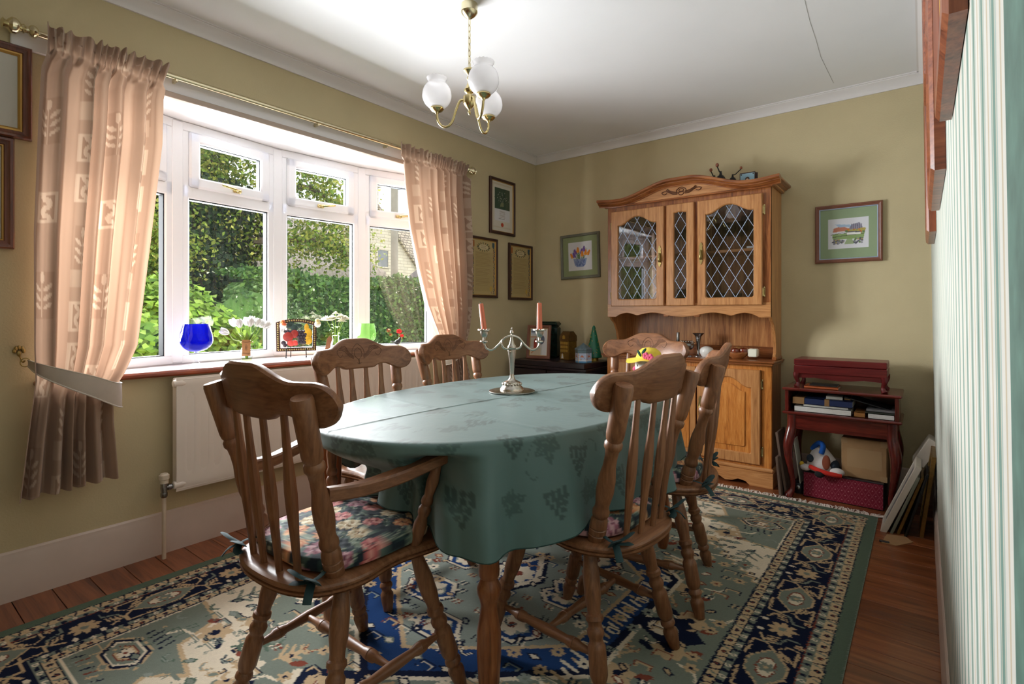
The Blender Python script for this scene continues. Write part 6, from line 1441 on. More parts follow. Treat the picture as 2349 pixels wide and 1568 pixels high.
def bottle(o, h, r): obj('bottle', MB().lathe([(0, 0), (0, r), (.004, r*1.02), (h*.55, r), (h*.75, r*.72), (h*.9, r*.62), (h*.94, r*.74), (h, r*.74), (h, r*.62), (h*.75, r*.6), (h*.5, r*.9), (.008, r*.92), (.007, 0)], 24), 'clear_vessel', o)
plain('kraft', C(172, 124, 80), .85); plain('ink', C(50, 36, 28), .8); plain('twine', C(176, 148, 104), .9); glass('water', (.86, .9, .66, 1), 0, 1.33)
tv = thing('tulip_vase', 'clear bottle vase of white tulips with kraft paper tag on the window sill', 'vase', (-2.807, 1.332, S), 60)
bottle(tv, .115, .028); obj('water', MB().lathe([(.008, 0), (.008, .025), (.026, .025), (.026, 0)], 20), 'water', tv)
rnd = random.Random(21); stems = []
for k, (x, y, z, tl) in enumerate([(-.082, -.01, .165, -65), (-.055, .01, .20, -25), (-.030, -.02, .195, -8), (-.002, .01, .205, 2), (.016, -.02, .20, 8), (.045, .0, .200, 20), (.062, .015, .195, 30), (.078, -.01, .19, 45), (.02, .03, .21, 5)]):
    st = obj('tulip_stem', MB().tube(catmull([(x*.05, y*.3, .02), (x*.22, y*.5, .10), (x*.75, y*.8, z-.045), (x, y, z-.012)], 5), .0026, 6), 'stem_green', tv)
    M = Matrix.Translation((x, y, z-.012)) @ Matrix.Rotation(R(tl), 4, 'Y'); pm = MB()
    for q in range(6):
        a = q*math.pi/3+k; Lp = []
        Mq = M @ Matrix.Rotation(a, 4, 'Z')
        G = np.zeros((7, 5, 3))
        for j in range(7):
            t_ = j/6; rr = .0035+.0145*math.sin(min(1, t_*1.25)*math.pi/2)*(1-.30*max(0, t_-.6)/.4); wd = .0125*math.sin(math.pi*(.12+.86*t_))**.7
            for i in range(5): b = (i-2)/2; v_ = Mq @ Vector((rr*(1-.12*b*b), wd*b, .046*t_)); G[j, i] = v_
        pm.grid(G)
    obj('tulip_bloom', pm, 'petal_white', st, sharp=120)
lf = MB()
for k in range(8):
    a = k*.8; x, y = .045*math.cos(a), .03*math.sin(a); G = np.zeros((8, 3, 3))
    for j in range(8):
        t_ = j/7; w_ = .010*math.sin(math.pi*(.1+.88*t_)); nx_, ny_ = -math.sin(a), math.cos(a)
        for i in range(3): G[j, i] = (x*(.2+.8*t_**1.5)+nx_*w_*(i-1), y*(.2+.8*t_**1.5)+ny_*w_*(i-1), .095+.075*t_-.01*t_*t_)
    lf.grid(G)
obj('tulip_leaves', lf, 'leaf_green', tv, sharp=120)
tg = obj('paper_tag', MB().box(-.020, .020, -.0325, -.0310, .036, .120, .0006), 'kraft', tv); obj('twine', MB().tube([(.03*math.cos(a), .03*math.sin(a), .106+.003*math.sin(3*a)) for a in [2*math.pi*k/20 for k in range(20)]], .0015, 5, True), 'twine', tv)
ik = MB()
for k in range(7): x = -.016+.0053*k; zz = .112-.004*math.sin(math.pi*k/6); ik.prism([(x-.002, zz), (x+.002, zz), (x, zz-.005)], -.0331, -.0326, 'xz')
for pts in ([(-.004, .074), (-.004, .088), (0, .094), (.004, .088), (.004, .074), (-.004, .074)], [(0, .094), (0, .098)], [(-.002, .074), (-.002, .086)], [(.002, .074), (.002, .086)], [(-.007, .070), (.007, .070)], [(-.004, .066), (.004, .066)]): ik.tube([(a, -.0328, b) for a, b in pts], .0006, 4)
fc = bpy.data.curves.new('lettering', 'FONT'); fc.body = 'Vintage'; fc.size = .0125; fc.align_x = 'CENTER'; fc.extrude = .0002; fc.shear = .25
fo = bpy.data.objects.new('lettering_tmp', fc); COL.objects.link(fo); dg = bpy.context.evaluated_depsgraph_get(); me = bpy.data.meshes.new_from_object(fo.evaluated_get(dg)); bpy.data.objects.remove(fo)
me.name = 'lettering'; lo = link_obj('lettering', me, 'ink', tg); lo.matrix_local = Matrix.Translation((0, -.0327, .046)) @ Matrix.Rotation(R(90), 4, 'X'); obj('tag_drawing', ik, 'ink', tg)
rv = thing('rose_vase', 'clear bottle vase of cream white roses with a brown tag on the window sill', 'vase', (-2.88, 1.913, S), 57)
bottle(rv, .12, .028); rnd = random.Random(31)
for k, (x, y, z, s_) in enumerate([(-.052, -.01, .225, 1.25), (-.02, .02, .235, 1.0), (.03, .0, .245, .9), (.055, .015, .232, 1.0), (0, 0, .268, .55), (.035, -.02, .22, .8)]):
    st = obj('rose_stem', MB().tube(catmull([(x*.1, y, .02), (x*.3, y, .11), (x*.5, y*1.2, z-.07), (x, y, z-.012)], 5), .002, 6), 'stem_green', rv)
    pm = MB(); r0 = .030*s_
    for ring in range(4):
        for q in range(5+ring):
            a = q*2*math.pi/(5+ring)+ring*.7+k; rr = r0*(.25+.25*ring); G = np.zeros((4, 4, 3)); hh = r0*(.75-.13*ring)
            for j in range(4):
                t_ = j/3
                for i in range(4): b = (i-1.5)/1.5; an = a+b*.55; rad = rr*(.35+.75*t_+.15*t_*t_*ring*.5); G[j, i] = (x+rad*math.cos(an), y+rad*math.sin(an), z-.008+hh*t_**(.6+.25*ring)-.004*b*b-(.003*ring*t_))
            pm.grid(G)
    obj('rose_bloom', pm, 'cream_petal', st, sharp=120)
lf = MB()
for k in range(9):
    a = rnd.uniform(0, 6.3); z = rnd.uniform(.12, .18); L_ = .03; x, y = .012*math.cos(a), .012*math.sin(a); lf.add([(x, y, z), (x+L_*.5*math.cos(a)-.009*math.sin(a), y+L_*.5*math.sin(a)+.009*math.cos(a), z+.012), (x+L_*math.cos(a), y+L_*math.sin(a), z+.004), (x+L_*.5*math.cos(a)+.009*math.sin(a), y+L_*.5*math.sin(a)-.009*math.cos(a), z+.012)], [(0, 1, 2, 3)])
obj('rose_leaves', lf, 'leaf_green', rv); plain('brown_tag', C(126, 82, 54), .8)
obj('brown_tag', MB().prism([(-.062, .036), (-.036, .030), (-.022, .10), (-.032, .122), (-.05, .105)], -.034, -.032, 'xz'), 'brown_tag', rv)
# fruit plaque on a wire easel
pq = thing('fruit_plaque', 'decorative glass fruit plaque with beaded gold border on the window sill', 'plaque', (-2.90, 1.665, S), 60)
Mt = Matrix.Translation((0, 0, .036)) @ Matrix.Rotation(R(-10), 4, 'X')
ot = [(-.108, 0), (.108, 0), (.112, .17)]+[(.112-.224*k/16, .17+.022*math.sin(math.pi*k/16)) for k in range(1, 16)]+[(-.112, .17)]; inn_ = [(x*.80, .018+z*.80) for x, z in ot]
fr_ = MB().loops([[(x, .002, z) for x, z in ot], [(x, -.008, z) for x, z in ot], [(x, -.008, z) for x, z in inn_], [(x, .002, z) for x, z in inn_]], close=True, M=Mt)
frm = obj('plaque_border', fr_, 'dark_frame', pq); obj('plaque_glass', MB().prism(inn_, -.001, -.003, 'xz', 0, Mt), 'thin_glass', pq)
bd_ = MB(); mid = [((a[0]+b[0])/2, (a[1]+b[1])/2) for a, b in zip(ot, inn_)]; n = len(mid)
acc = 0
for i in range(n):
    a = Vector(mid[i]); b = Vector(mid[(i+1) % n]); L_ = (b-a).length; k = max(1, int(L_/.012))
    for q in range(k): p = a+(b-a)*q/k; bd_.ball(tuple(Mt @ Vector((p.x, -.009, p.y))), .0048, n=8, m=6)
obj('beads', bd_, 'old_brass', frm)
for k, (nm, c) in enumerate({'fruit_red': (150, 44, 36), 'fruit_pink': (214, 72, 62), 'fruit_yellow': (222, 172, 40), 'fruit_dark': (52, 40, 52), 'fruit_green': (38, 62, 56), 'fruit_white': (228, 222, 214)}.items()): plain(nm, C(*c), .45, var=.2, vs_=60)
def fruit(nm, items):
    m_ = MB()
    for (x, z, rx, rz) in items: m_.ball(tuple(Mt @ Vector((x, -.005, z))), rx, .006, rz, 12, 8)
    o_ = obj(nm[0], m_, nm[1], pq)
    if nm[0] == 'grapes': o_['kind'] = 'stuff'
fruit(('apples', 'fruit_red'), [(-.045, .085, .029, .028), (-.012, .102, .024, .024)]); fruit(('strawberry', 'fruit_pink'), [(-.03, .046, .020, .018), (-.008, .048, .018, .017)]); fruit(('pear', 'fruit_yellow'), [(.062, .105, .024, .03), (.055, .138, .013, .025), (.064, .062, .023, .026)])
fruit(('grapes', 'fruit_dark'), [(.012+.016*(k % 3)+.006*(k//3 % 2), .115-.016*(k//3), .010, .010) for k in range(15)]+[(-.06+.014*k, .116+.004*(k % 2), .010, .009) for k in range(5)]+[(-.07, .05, .013, .012), (-.062, .036, .012, .012)]); fruit(('vine_leaves', 'fruit_green'), [(-.04, .150, .022, .015), (-.012, .138, .02, .02), (.01, .150, .02, .014), (-.03, .165, .018, .012)])
lg = MB()
for sx in (-.055, .052): lg.tube([(sx, -.012, .055), (sx, -.016, .036), (sx*1.02, -.024, 0)], .0032, 6); lg.ball((sx*1.02, -.024, .004), .005, n=8, m=6); lg.tube([(sx, -.012, .038), (sx, .016, .034)], .0028, 6)
lg.tube([(-.03, .03, .10), (-.032, .05, 0)], .003, 6); lg.tube([(-.055, .012, .05), (.052, .012, .05)], .0026, 6); obj('wire_easel', lg, 'black_iron', pq)
plain('robin_red', C(196, 96, 56), .8); plain('chick_yellow', C(216, 206, 150), .8); plain('beak', C(222, 150, 60), .6)
def bird(name, label, p, c1, c2):
    w_ = Matrix.Rotation(R(60), 3, 'Z') @ Vector(p); o = thing(name, label, 'ornament', (-2.90+w_.x, 1.665+w_.y, S+w_.z), 60)
    obj('body', MB().ball((0, 0, .018), .018, .014, .020, 14, 10), c1, o); obj('head', MB().ball((-.002, -.002, .040), .013, .012, .012), c2, o); obj('breast', MB().ball((.004, -.007, .026), .014, .009, .010), c2, o); obj('beak', MB().turned((-.002, -.012, .038), (-.004, -.020, .037), [(0, .004), (1, .0005)], 6), 'beak', o); obj('leg', MB().tube([(-.005, -.004, .004), (-.006, -.006, -.016)], .0014, 5), 'black_iron', o); obj('leg', MB().tube([(.006, -.004, .004), (.006, -.006, -.016)], .0014, 5), 'black_iron', o)
bird('robin_ornament', 'small white and red robin ornament clipped on the fruit plaque', (-.072, -.012, .168), 'fruit_white', 'robin_red'); bird('chick_ornament', 'small pale yellow chick ornament on the corner of the fruit plaque', (.116, .006, .175), 'fruit_white', 'chick_yellow')
bb_ = thing('blackbird_ornament', 'small blackbird on a mossy base with red poppies on the window sill', 'ornament', (-2.85, 2.378, S), 60)
plain('moss', C(120, 96, 62), .95, var=.5, vs_=120, bmp=1, bs=150); plain('poppy', C(206, 34, 34), .6); plain('feather', C(24, 24, 26), .5)
rk = MB(); rnd = random.Random(2); rk.lathe([(0, 0), (0, .036), (.012, .037), (.024, .026), (.032, .012), (.034, 0)], 14)
for k in range(24): a = rnd.uniform(0, 6.3); q = rnd.uniform(.3, 1); rk.ball((.032*q*math.cos(a), .032*q*math.sin(a), .028*(1-q*.6)), .008, n=6, m=5)
obj('mossy_base', rk, 'moss', bb_); bk = MB(); bk.ball((0, 0, .062), .022, .014, .017, M=Matrix.Rotation(R(-25), 4, 'Y')); bk.ball((.016, 0, .082), .011, .010, .011); bk.turned((-.015, 0, .058), (-.045, 0, .066), [(0, .010), (.5, .008), (1, .005)], 8, 1, .5); obj('bird', bk, 'feather', bb_); obj('beak', MB().turned((.025, 0, .083), (.036, 0, .084), [(0, .003), (1, .0004)], 6), 'beak', bb_)
obj('bird_legs', MB().tube([(-.002, .004, .05), (-.002, .004, .03)], .0014, 5).tube([(.004, -.004, .05), (.004, -.004, .03)], .0014, 5), 'black_iron', bb_)
pp = MB(); sm_ = MB()
for (x, z, s_) in ((.012, .134, 1.25), (.030, .104, .9)):
    sm_.tube([(.01, .012, .02), (x*.9, .012, z*.6), (x, .010, z)], .0011, 5)
    for q in range(5): a = q*1.257; pp.ball((x+.008*s_*math.cos(a), .008, z+.006*s_*math.sin(a)), .0085*s_, .003, .0075*s_, 8, 6)
obj('poppy_stems', sm_, 'stem_green', bb_); obj('poppies', pp, 'poppy', bb_)

# ------------------------------------------------------------------ soft doll with yellow hat on the armchair by the dresser
plain('doll_white', C(232, 224, 216), .9, bmp=.2, bs=300); plain('hat_yellow', C(232, 204, 76), .9, bmp=.3, bs=200); plain('flower_pink', C(222, 92, 130), .8); plain('felt_green', C(28, 74, 60), .9); plain('dress_pink', C(206, 150, 160), .9)
dl = thing('rag_doll', 'white soft doll in a flowered yellow hat on the armchair by the dresser', 'toy', (-1.172, 2.715, RZ+.4505), 0); dl.scale = (1.12, 1.12, 1.12)
bod = MB().lathe([(0, .05), (.02, .075), (.06, .080), (.12, .068), (.18, .050), (.235, .034), (.245, .03)], 20, None, 1, .85)
for sx in (-1, 1): bod.tube(catmull([(sx*.04, -.02, .2), (sx*.085, -.045, .14), (sx*.08, -.085, .09)], 5), [.022]*6+[.02]*5, 10); bod.tube(catmull([(sx*.045, -.03, .04), (sx*.055, -.07, .035), (sx*.06, -.115, .03)], 5), [.028]*6+[.026]*5, 10)
obj('body', bod, 'dress_pink', dl, sharp=80); obj('head', MB().ball((0, -.005, .300), .066, .060, .066, 20, 14), 'doll_white', dl)
hat = MB().lathe([(.338, .060), (.345, .058), (.37, .05), (.388, .03), (.394, 0)], 24, None, 1.1, 1); br = [[((.058+.045*q)*(1+.06*math.sin(5*a)*q)*math.cos(a)*1.1, (.058+.045*q)*math.sin(a)*.95-.004, .342-.016*q+.008*math.sin(4*a+1)*q) for a in [2*math.pi*k/40 for k in range(40)]] for q in (0, .5, 1)]; hat.loops(br); obj('hat', hat, 'hat_yellow', dl, sharp=80)
fl_ = MB()
for cx_, cz_ in ((.012, .356), (.034, .350)):
    for q in range(5): a = q*1.257; fl_.ball((cx_+.009*math.cos(a), -.066, cz_+.009*math.sin(a)), .009, .007, .009, 8, 6)
obj('flowers', fl_, 'flower_pink', dl); lv = MB()
for x, z, r_ in ((.0, .378, 40), (-.024, .366, -30)): lv.ball((x, -.060, z), .007, .005, .018, 8, 6, Matrix.Rotation(R(r_), 4, 'Y'))
obj('felt_leaves', lv, 'felt_green', dl); obj('eye', MB().ball((-.034, -.052, .306), .005, .004, .008, 8, 6), 'black_iron', dl); obj('eye', MB().ball((.026, -.056, .304), .005, .004, .008, 8, 6), 'black_iron', dl); obj('ear_bobble', MB().ball((-.066, -.01, .285), .014), 'flower_pink', dl)

# ------------------------------------------------------------------ outside: garden, tree, cottages
def foliage_mat(name, tr=.35):
    m, nt, b = newmat(name); out = nt.nodes['Material Output']; a = nt.nodes.new('ShaderNodeAttribute'); a.attribute_name = 'Col'; link(nt, a.outputs['Color'], b.inputs['Base Color']); b.inputs['Roughness'].default_value = .5; b.inputs['Specular IOR Level'].default_value = .3
    t = nt.nodes.new('ShaderNodeBsdfTranslucent'); link(nt, a.outputs['Color'], t.inputs[0]); mx = nt.nodes.new('ShaderNodeMixShader'); mx.inputs[0].default_value = tr; link(nt, b.outputs[0], mx.inputs[1]); link(nt, t.outputs[0], mx.inputs[2]); link(nt, mx.outputs[0], out.inputs[0])
foliage_mat('foliage')
rs = np.random.RandomState(5)
def leaves(name, Cn, size, cols, parent, nrm=None, spread=.8, aspect=.62):
    N = len(Cn); n = rs.normal(size=(N, 3))
    if nrm is not None: n = nrm+spread*n
    n /= np.linalg.norm(n, axis=1)[:, None]; t = rs.normal(size=(N, 3)); t -= (t*n).sum(1)[:, None]*n; t /= np.linalg.norm(t, axis=1)[:, None]; b = np.cross(n, t)
    s = (size*rs.uniform(.65, 1.3, N))[:, None]; bend = n*s*.15
    V = np.stack([Cn-t*s*.5, Cn+b*s*.5*aspect+t*s*.05-bend, Cn+t*s*.5, Cn-b*s*.5*aspect+t*s*.05-bend], 1).reshape(-1, 3); F = np.arange(4*N).reshape(N, 4)
    cc = np.array([L3(c) for c in cols])[rs.randint(0, len(cols), N)]*rs.uniform(.7, 1.25, N)[:, None]
    o = np_obj(name, V, F, np.repeat(cc, 4, 0), 'foliage', parent, world=True); o['kind'] = 'stuff'; return o
plain('grass', C(92, 122, 56), .95, var=.3, vs_=3); plain('hedge_core', C(74, 106, 46), .95, var=.2, vs_=12); wood('bark', C(52, 44, 36), C(84, 74, 60), C(112, 100, 84), 'z', .9, coat=0)
struct(obj('ground', MB().box(-60, XL-.5, -40, 60, -.5, -.25), 'grass'))
HG = [(62, 98, 40), (78, 116, 48), (50, 80, 34), (96, 132, 58), (114, 148, 72), (70, 104, 56)]
# clipped hedge
hd = thing('garden_hedge', 'clipped dense green hedge beyond the garden, in front of the cottages', 'hedge', (-7.1, 3, -.25))
obj('hedge_core', MB().box(-7.5, -6.75, 3.2, 15, -.25, 1.50, .1).box(-7.5, -6.75, -10, .9, -.25, 1.5, .1), 'hedge_core', hd, world=True)
def hedge_pts(N, y0, y1, zt):
    y = rs.uniform(y0, y1, N); top = rs.rand(N) < .22; z = np.where(top, zt+rs.normal(0, .03, N), rs.uniform(-.1, zt, N)); x = np.where(top, rs.uniform(-7.5, -6.62, N), -6.66+rs.normal(0, .05, N)+.05*np.sin(y*3.1+z*4)*np.sin(z*5+y)); z = z+.05*np.sin(y*2.3)+.03*np.sin(y*7); return np.stack([x, y, z], 1)
nr_ = lambda N: np.tile(np.array([[.75, -.2, .6]]), (N, 1))
leaves('hedge_foliage', hedge_pts(26000, 3.1, 9.5, 1.60), .07, HG, hd, nr_(26000)); leaves('hedge_foliage', hedge_pts(9000, -10, 1.0, 1.60), .10, HG, hd, nr_(9000)); leaves('hedge_foliage', hedge_pts(6000, 9.5, 15, 1.62), .09, HG+[(110, 146, 60)], hd, nr_(6000))
wf = hedge_pts(260, 2.3, 7, 1.6); wf[:, 0] += .06; leaves('hedge_blossom', wf, .04, [(222, 226, 196)], hd, nr_(260))
# broad-leaved bright bush in front
def blob_pts(N, c, r, shell=.35):
    d = rs.normal(size=(N, 3)); d /= np.linalg.norm(d, axis=1)[:, None]; q = 1-shell*rs.rand(N)**1.5; q = q*(1+.12*np.sin(d[:, 1]*9+d[:, 2]*7)); return np.array(c)+d*np.array(r)*q[:, None], d
bs_ = thing('broadleaf_bush', 'bright lime green broad-leaved bush close outside the window', 'bush', (-5.55, 1.65, -.25))
p, d = blob_pts(20000, (-6.0, 1.9, .40), (.8, 1.15, .98)); leaves('bush_foliage', p, .082, [(122, 156, 48), (104, 140, 42), (138, 170, 60), (88, 124, 40), (150, 178, 80)], bs_, d+np.array([.4, 0, .6]), .55, .8); obj('bush_core', MB().ball((-6.0, 1.9, .34), .6, .92, .78), 'hedge_core', bs_, world=True); obj('stem', MB().turned((-5.6, 1.55, -.25), (-5.6, 1.55, .3), [(0, .05), (1, .03)], 8), 'bark', bs_, world=True)
b2 = thing('flowering_shrub', 'dark green shrub with tiny white flowers between the lime bush and the hedge', 'bush', (-6.2, 2.95, -.25))
p, d = blob_pts(9000, (-6.3, 3.15, .42), (.5, .62, 1.05)); leaves('shrub_foliage', p, .06, [(80, 112, 58), (104, 134, 74), (62, 92, 48), (124, 150, 96)], b2, d+np.array([.3, 0, .4]), .7); q = p[rs.choice(len(p), 420)]; leaves('shrub_flowers', q+np.array([.03, 0, .02]), .03, [(224, 224, 206)], b2, d[:420]); obj('shrub_core', MB().ball((-6.25, 3.0, .4), .36, .55, .95), 'hedge_core', b2, world=True); obj('stem', MB().turned((-6.25, 3.0, -.25), (-6.25, 3.0, .3), [(0, .05), (1, .03)], 8), 'bark', b2, world=True)
# hawthorn tree with ivy-clad trunk and a spray of branches to one side
tr_ = thing('hawthorn_tree', 'large hawthorn tree with ivy-covered trunk standing behind the hedge', 'tree', (-8.4, 3.35, -.25))
obj('trunk', MB().tube(catmull([(-8.4, 3.3, -.25), (-8.42, 3.35, 1.2), (-8.35, 3.3, 2.4), (-8.45, 3.4, 3.8), (-8.4, 3.3, 5.2)], 5), [.24-.17*k/20 for k in range(21)], 10), 'bark', tr_, world=True)
brs = [[(-8.4, 3.3, 1.9), (-8.0, 3.9, 2.7), (-7.8, 4.6, 3.1), (-7.8, 5.1, 2.9), (-7.8, 5.4, 2.6)], [(-8.4, 3.3, 2.4), (-7.9, 3.0, 3.0), (-7.6, 2.5, 3.3), (-7.5, 2.0, 3.2)], [(-8.4, 3.4, 2.2), (-7.9, 4.2, 2.2), (-7.7, 4.9, 2.25), (-7.65, 5.4, 2.0)], [(-8.4, 3.3, 3.0), (-8.0, 4.0, 4.0), (-7.9, 4.7, 4.5), (-7.9, 5.2, 4.6)], [(-8.4, 3.4, 3.0), (-7.7, 3.2, 3.6), (-7.4, 3.0, 4.4)], [(-8.4, 3.3, 3.4), (-8.2, 2.4, 4.1), (-8.0, 1.6, 4.2)], [(-8.4, 3.3, 1.6), (-7.8, 2.6, 2.0), (-7.5, 2.0, 1.95)], [(-8.35, 3.3, 3.8), (-7.9, 4.4, 3.7), (-7.8, 5.0, 3.75)]]
Lp = []; 
for b in brs:
    P = catmull(b, 7); obj('branch', MB().tube(P, [.07-.055*i/(len(P)-1) for i in range(len(P))], 7), 'bark', tr_, world=True); A = np.array(P)
    n_ = 3400; i_ = (rs.beta(1.6, 1, n_)*(len(A)-1)).astype(int); base = A[i_]; clump = rs.normal(0, .26, (60, 3)); cid = rs.randint(0, 60, n_); Lp.append(base+clump[cid]*np.array([.8, 1, .75])+rs.normal(0, .085, (n_, 3)))
Lp = np.concatenate(Lp); HT = [(132, 156, 58), (110, 138, 50), (156, 172, 72), (88, 116, 44), (176, 176, 84), (140, 146, 54)]
leaves('crown_foliage', Lp, .068, HT, tr_, np.tile([[.4, -.1, .7]], (len(Lp), 1)), 1.0)
p1_ = np.stack([rs.uniform(-9.0, -8.0, 9000), rs.normal(3.0, .75, 9000), rs.uniform(1.2, 4.8, 9000)], 1); leaves('inner_foliage', p1_, .075, HT, tr_)
a_ = rs.uniform(0, 6.28, 5200); z_ = rs.uniform(.9, 3.0, 5200); rr_ = .34+.22*rs.rand(5200)+.12*np.sin(z_*5+a_*2); leaves('ivy', np.stack([-8.35+rr_*np.cos(a_), 3.42+rr_*1.35*np.sin(a_), z_], 1), .09, [(30, 50, 28), (40, 62, 34), (24, 40, 24), (52, 76, 42)], tr_, np.stack([np.cos(a_), np.sin(a_), a_*0+.3], 1), .5, .8)
t2 = thing('background_tree', 'dense green tree filling the view behind the hawthorn', 'tree', (-10.2, 2.2, -.25)); p, d = blob_pts(8000, (-10.2, 2.0, 3.6), (1.0, 2.6, 3.0), .5); leaves('crown_foliage', p, .13, [(58, 82, 34), (76, 104, 44), (44, 66, 30), (96, 118, 54)], t2); obj('crown_core', MB().ball((-10.3, 1.9, 3.5), .5, 1.8, 2.3), 'hedge_core', t2, world=True); obj('trunk', MB().turned((-10.2, 2.2, -.25), (-10.2, 2.2, 2), [(0, .3), (1, .2)], 8), 'bark', t2, world=True)
# cottages
def stone_mat():
    m, nt, b = newmat('cotswold_stone'); v = tex_coord(nt, (1, 1, 1)); g = nt.nodes.new('ShaderNodeSeparateXYZ'); link(nt, v, g.inputs[0]); cm = nt.nodes.new('ShaderNodeCombineXYZ'); ad = nt.nodes.new('ShaderNodeMath'); ad.operation = 'ADD'; link(nt, g.outputs[0], ad.inputs[0]); link(nt, g.outputs[1], ad.inputs[1]); link(nt, ad.outputs[0], cm.inputs[0]); link(nt, g.outputs[2], cm.inputs[1])
    br = nt.nodes.new('ShaderNodeTexBrick'); br.inputs['Scale'].default_value = 1; br.inputs['Brick Width'].default_value = .42; br.inputs['Row Height'].default_value = .13; br.inputs['Mortar Size'].default_value = .012; br.inputs['Color1'].default_value = C(212, 200, 176); br.inputs['Color2'].default_value = C(196, 186, 166); br.inputs['Mortar'].default_value = C(170, 160, 142); link(nt, cm.outputs[0], br.inputs['Vector'])
    n = noise(nt, v, 1.6, 5); mx = nt.nodes.new('ShaderNodeMixRGB'); mx.blend_type = 'MULTIPLY'; mx.inputs[0].default_value = .6; link(nt, br.outputs['Color'], mx.inputs[1]); link(nt, ramp(nt, n, [(.3, (.72, .70, .66, 1)), (.65, (1.0, 1.0, 1.0, 1))]), mx.inputs[2]); link(nt, mx.outputs[0], b.inputs['Base Color']); b.inputs['Roughness'].default_value = .95; bump(nt, b, br.outputs['Fac'], .4, .02)
stone_mat()
def slate_mat():
    m, nt, b = newmat('stone_slate'); v = tex_coord(nt); g = nt.nodes.new('ShaderNodeSeparateXYZ'); link(nt, v, g.inputs[0]); cm = nt.nodes.new('ShaderNodeCombineXYZ'); link(nt, g.outputs[1], cm.inputs[0]); link(nt, g.outputs[2], cm.inputs[1]); br = nt.nodes.new('ShaderNodeTexBrick'); br.inputs['Scale'].default_value = 1; br.inputs['Brick Width'].default_value = .26; br.inputs['Row Height'].default_value = .14; br.inputs['Mortar Size'].default_value = .018; br.inputs['Color1'].default_value = C(176, 164, 142); br.inputs['Color2'].default_value = C(148, 138, 122); br.inputs['Mortar'].default_value = C(92, 84, 74); link(nt, cm.outputs[0], br.inputs['Vector']); link(nt, br.outputs['Color'], b.inputs['Base Color']); b.inputs['Roughness'].default_value = .95; bump(nt, b, br.outputs['Fac'], .6, .03)
slate_mat()
m, nt, b_ = newmat('thatch'); n1 = noise(nt, tex_coord(nt, (1, 9, 2)), 4, 5, .7); link(nt, ramp(nt, n1, [(.3, C(112, 102, 92)), (.7, C(176, 164, 148))]), b_.inputs['Base Color']); b_.inputs['Roughness'].default_value = 1; bump(nt, b_, n1, .6, .03)
ho = thing('stone_cottage', 'honey stone cottage with steep gable, small window and chimney beyond the hedge', 'house', (-18, 13.9, -.25))
gb = [(11.2, -.25), (16.4, -.25), (16.4, 2.85), (13.9, 5.5), (11.2, 2.75)]
obj('gable_wall', MB().prism(gb, -18, -18.4, 'yz'), 'cotswold_stone', ho, world=True)
for ys_, ye in ((13.9, 11.0), (13.9, 16.6)):
    zt = 5.62; ze = 2.62 if ye < 13 else 2.72; obj('roof_slope', MB().add([(-17.85, ys_, zt), (-17.85, ye, ze), (-24, ye, ze), (-24, ys_, zt), (-17.85, ys_, zt-.16), (-17.85, ye, ze-.16), (-24, ye, ze-.16), (-24, ys_, zt-.16)], [(0, 1, 2, 3), (7, 6, 5, 4), (0, 4, 5, 1), (2, 6, 7, 3), (1, 5, 6, 2), (0, 3, 7, 4)]), 'stone_slate', ho, world=True)
ch_ = obj('chimney', MB().box(-19.1, -18.3, 13.45, 14.25, 4.6, 6.55, .02), 'cotswold_stone', ho, world=True); obj('chimney_cap', MB().box(-19.2, -18.2, 13.35, 14.35, 6.45, 6.6, .03), 'cotswold_stone', ch_, world=True)
wi = obj('window_frame', MB().box(-17.99, -17.95, 13.85, 14.55, 3.0, 3.06, .01).box(-17.99, -17.95, 13.85, 13.93, 3.06, 3.75).box(-17.99, -17.95, 14.47, 14.55, 3.06, 3.75).box(-17.99, -17.95, 13.85, 14.55, 3.75, 3.81), 'cotswold_stone', ho, world=True); plain('far_pane', C(96, 106, 108), .2); obj('pane', MB().box(-17.995, -17.975, 13.93, 14.47, 3.06, 3.75), 'far_pane', wi, world=True)
h2 = ho; obj('wing_wall', MB().box(-23.4, -19.6, 16.2, 26.8, -.25, 3.0), 'cotswold_stone', h2, world=True); obj('wing_roof', MB().prism([(-19.3, 2.9), (-21.5, 6.0), (-23.7, 2.9)], 15.2, 27, 'xz'), 'stone_slate', h2, world=True)
h3 = thing('thatched_cottage', 'low cottage with grey thatched roof half hidden by the hawthorn branches', 'house', (-13, 6, -.25)); obj('wall', MB().box(-15.4, -11.9, .2, 8.7, -.25, 2.0), 'cotswold_stone', h3, world=True)
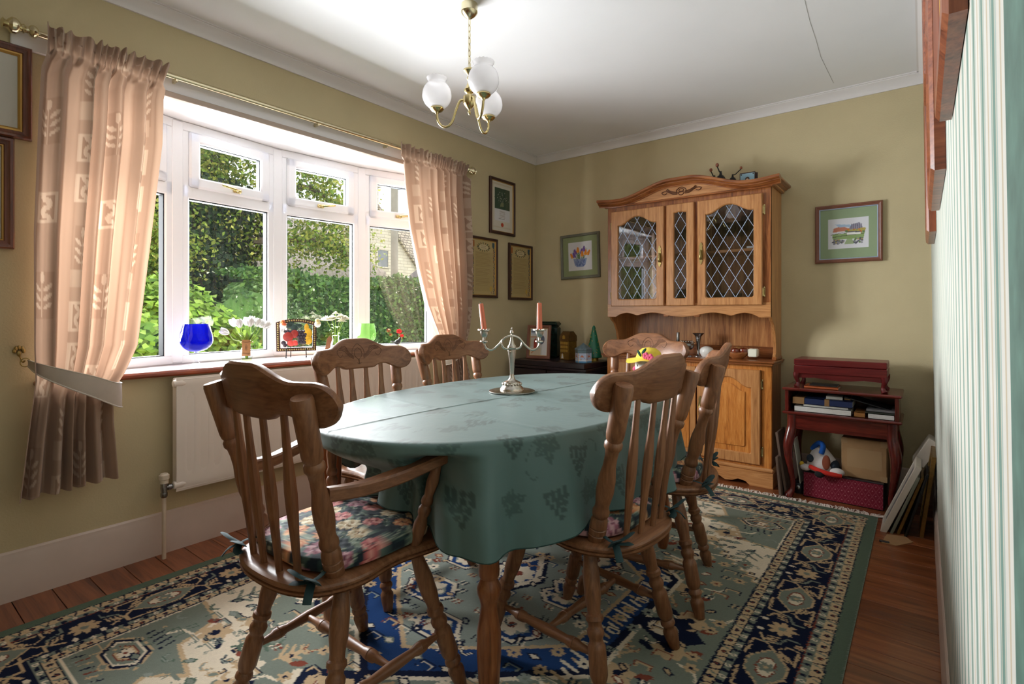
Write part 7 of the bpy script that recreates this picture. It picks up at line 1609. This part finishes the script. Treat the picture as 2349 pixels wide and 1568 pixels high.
obj('thatch_roof', MB().loops([[(-11.5, -.2, 1.95), (-11.5, 9.2, 1.95), (-15.8, 9.2, 1.95), (-15.8, -.2, 1.95)], [(-11.5, -.2, 2.2), (-11.5, 9.2, 2.2), (-15.8, 9.2, 2.2), (-15.8, -.2, 2.2)], [(-13.5, .6, 4.1), (-13.5, 7.3, 4.1), (-13.8, 7.3, 4.1), (-13.8, .6, 4.1)]], True, True), 'thatch', h3, world=True, sharp=60)
plain('pole_wood', C(140, 134, 120), .9, var=.12, vs_=3); plain('dark_slate', C(98, 94, 90), .9, var=.15, vs_=8)
po = thing('utility_pole', 'tall weathered grey wooden utility pole in front of the stone cottage', 'pole', (-14, 11.55, -.25)); obj('pole', MB().turned((-14, 11.55, -.25), (-14, 11.55, 9), [(0, .13), (1, .11)], 12), 'pole_wood', po, world=True); obj('step_bracket', MB().tube([(-13.9, 11.6, 5.25), (-13.8, 11.95, 5.3), (-13.8, 12.05, 5.45)], .02, 6), 'black_iron', po, world=True)
pc = thing('stone_porch', 'small stone porch with dark hipped roof beside the hedge', 'porch', (-12, 11.5, -.25)); obj('wall', MB().box(-12.5, -11.5, 11.15, 12.2, -.25, 2.15), 'cotswold_stone', pc, world=True); obj('hipped_roof', MB().loops([[(-11.3, 10.95, 2.12), (-11.3, 12.4, 2.12), (-12.7, 12.4, 2.12), (-12.7, 10.95, 2.12)], [(-11.3, 10.95, 2.2), (-11.3, 12.4, 2.2), (-12.7, 12.4, 2.2), (-12.7, 10.95, 2.2)], [(-11.95, 11.6, 2.95), (-11.95, 11.8, 2.95), (-12.05, 11.8, 2.95), (-12.05, 11.6, 2.95)]], True, True), 'dark_slate', pc, world=True, sharp=20)

t3 = thing('garden_tree', 'leafy garden tree mirrored in the leaded dresser door', 'tree', (-7.4, -7.2, -.25)); p, d = blob_pts(7000, (-7.4, -7.4, 2.4), (1.3, 4.2, 2.9), .5); leaves('crown_foliage', p, .16, [(110, 140, 60), (132, 158, 74), (90, 118, 50), (152, 172, 92)], t3); obj('crown_core', MB().ball((-7.6, -7.4, 2.4), .7, 3.4, 2.3), 'hedge_core', t3, world=True); obj('trunk', MB().turned((-7.4, -7.2, -.25), (-7.4, -7.2, 1.2), [(0, .25), (1, .18)], 8), 'bark', t3, world=True)
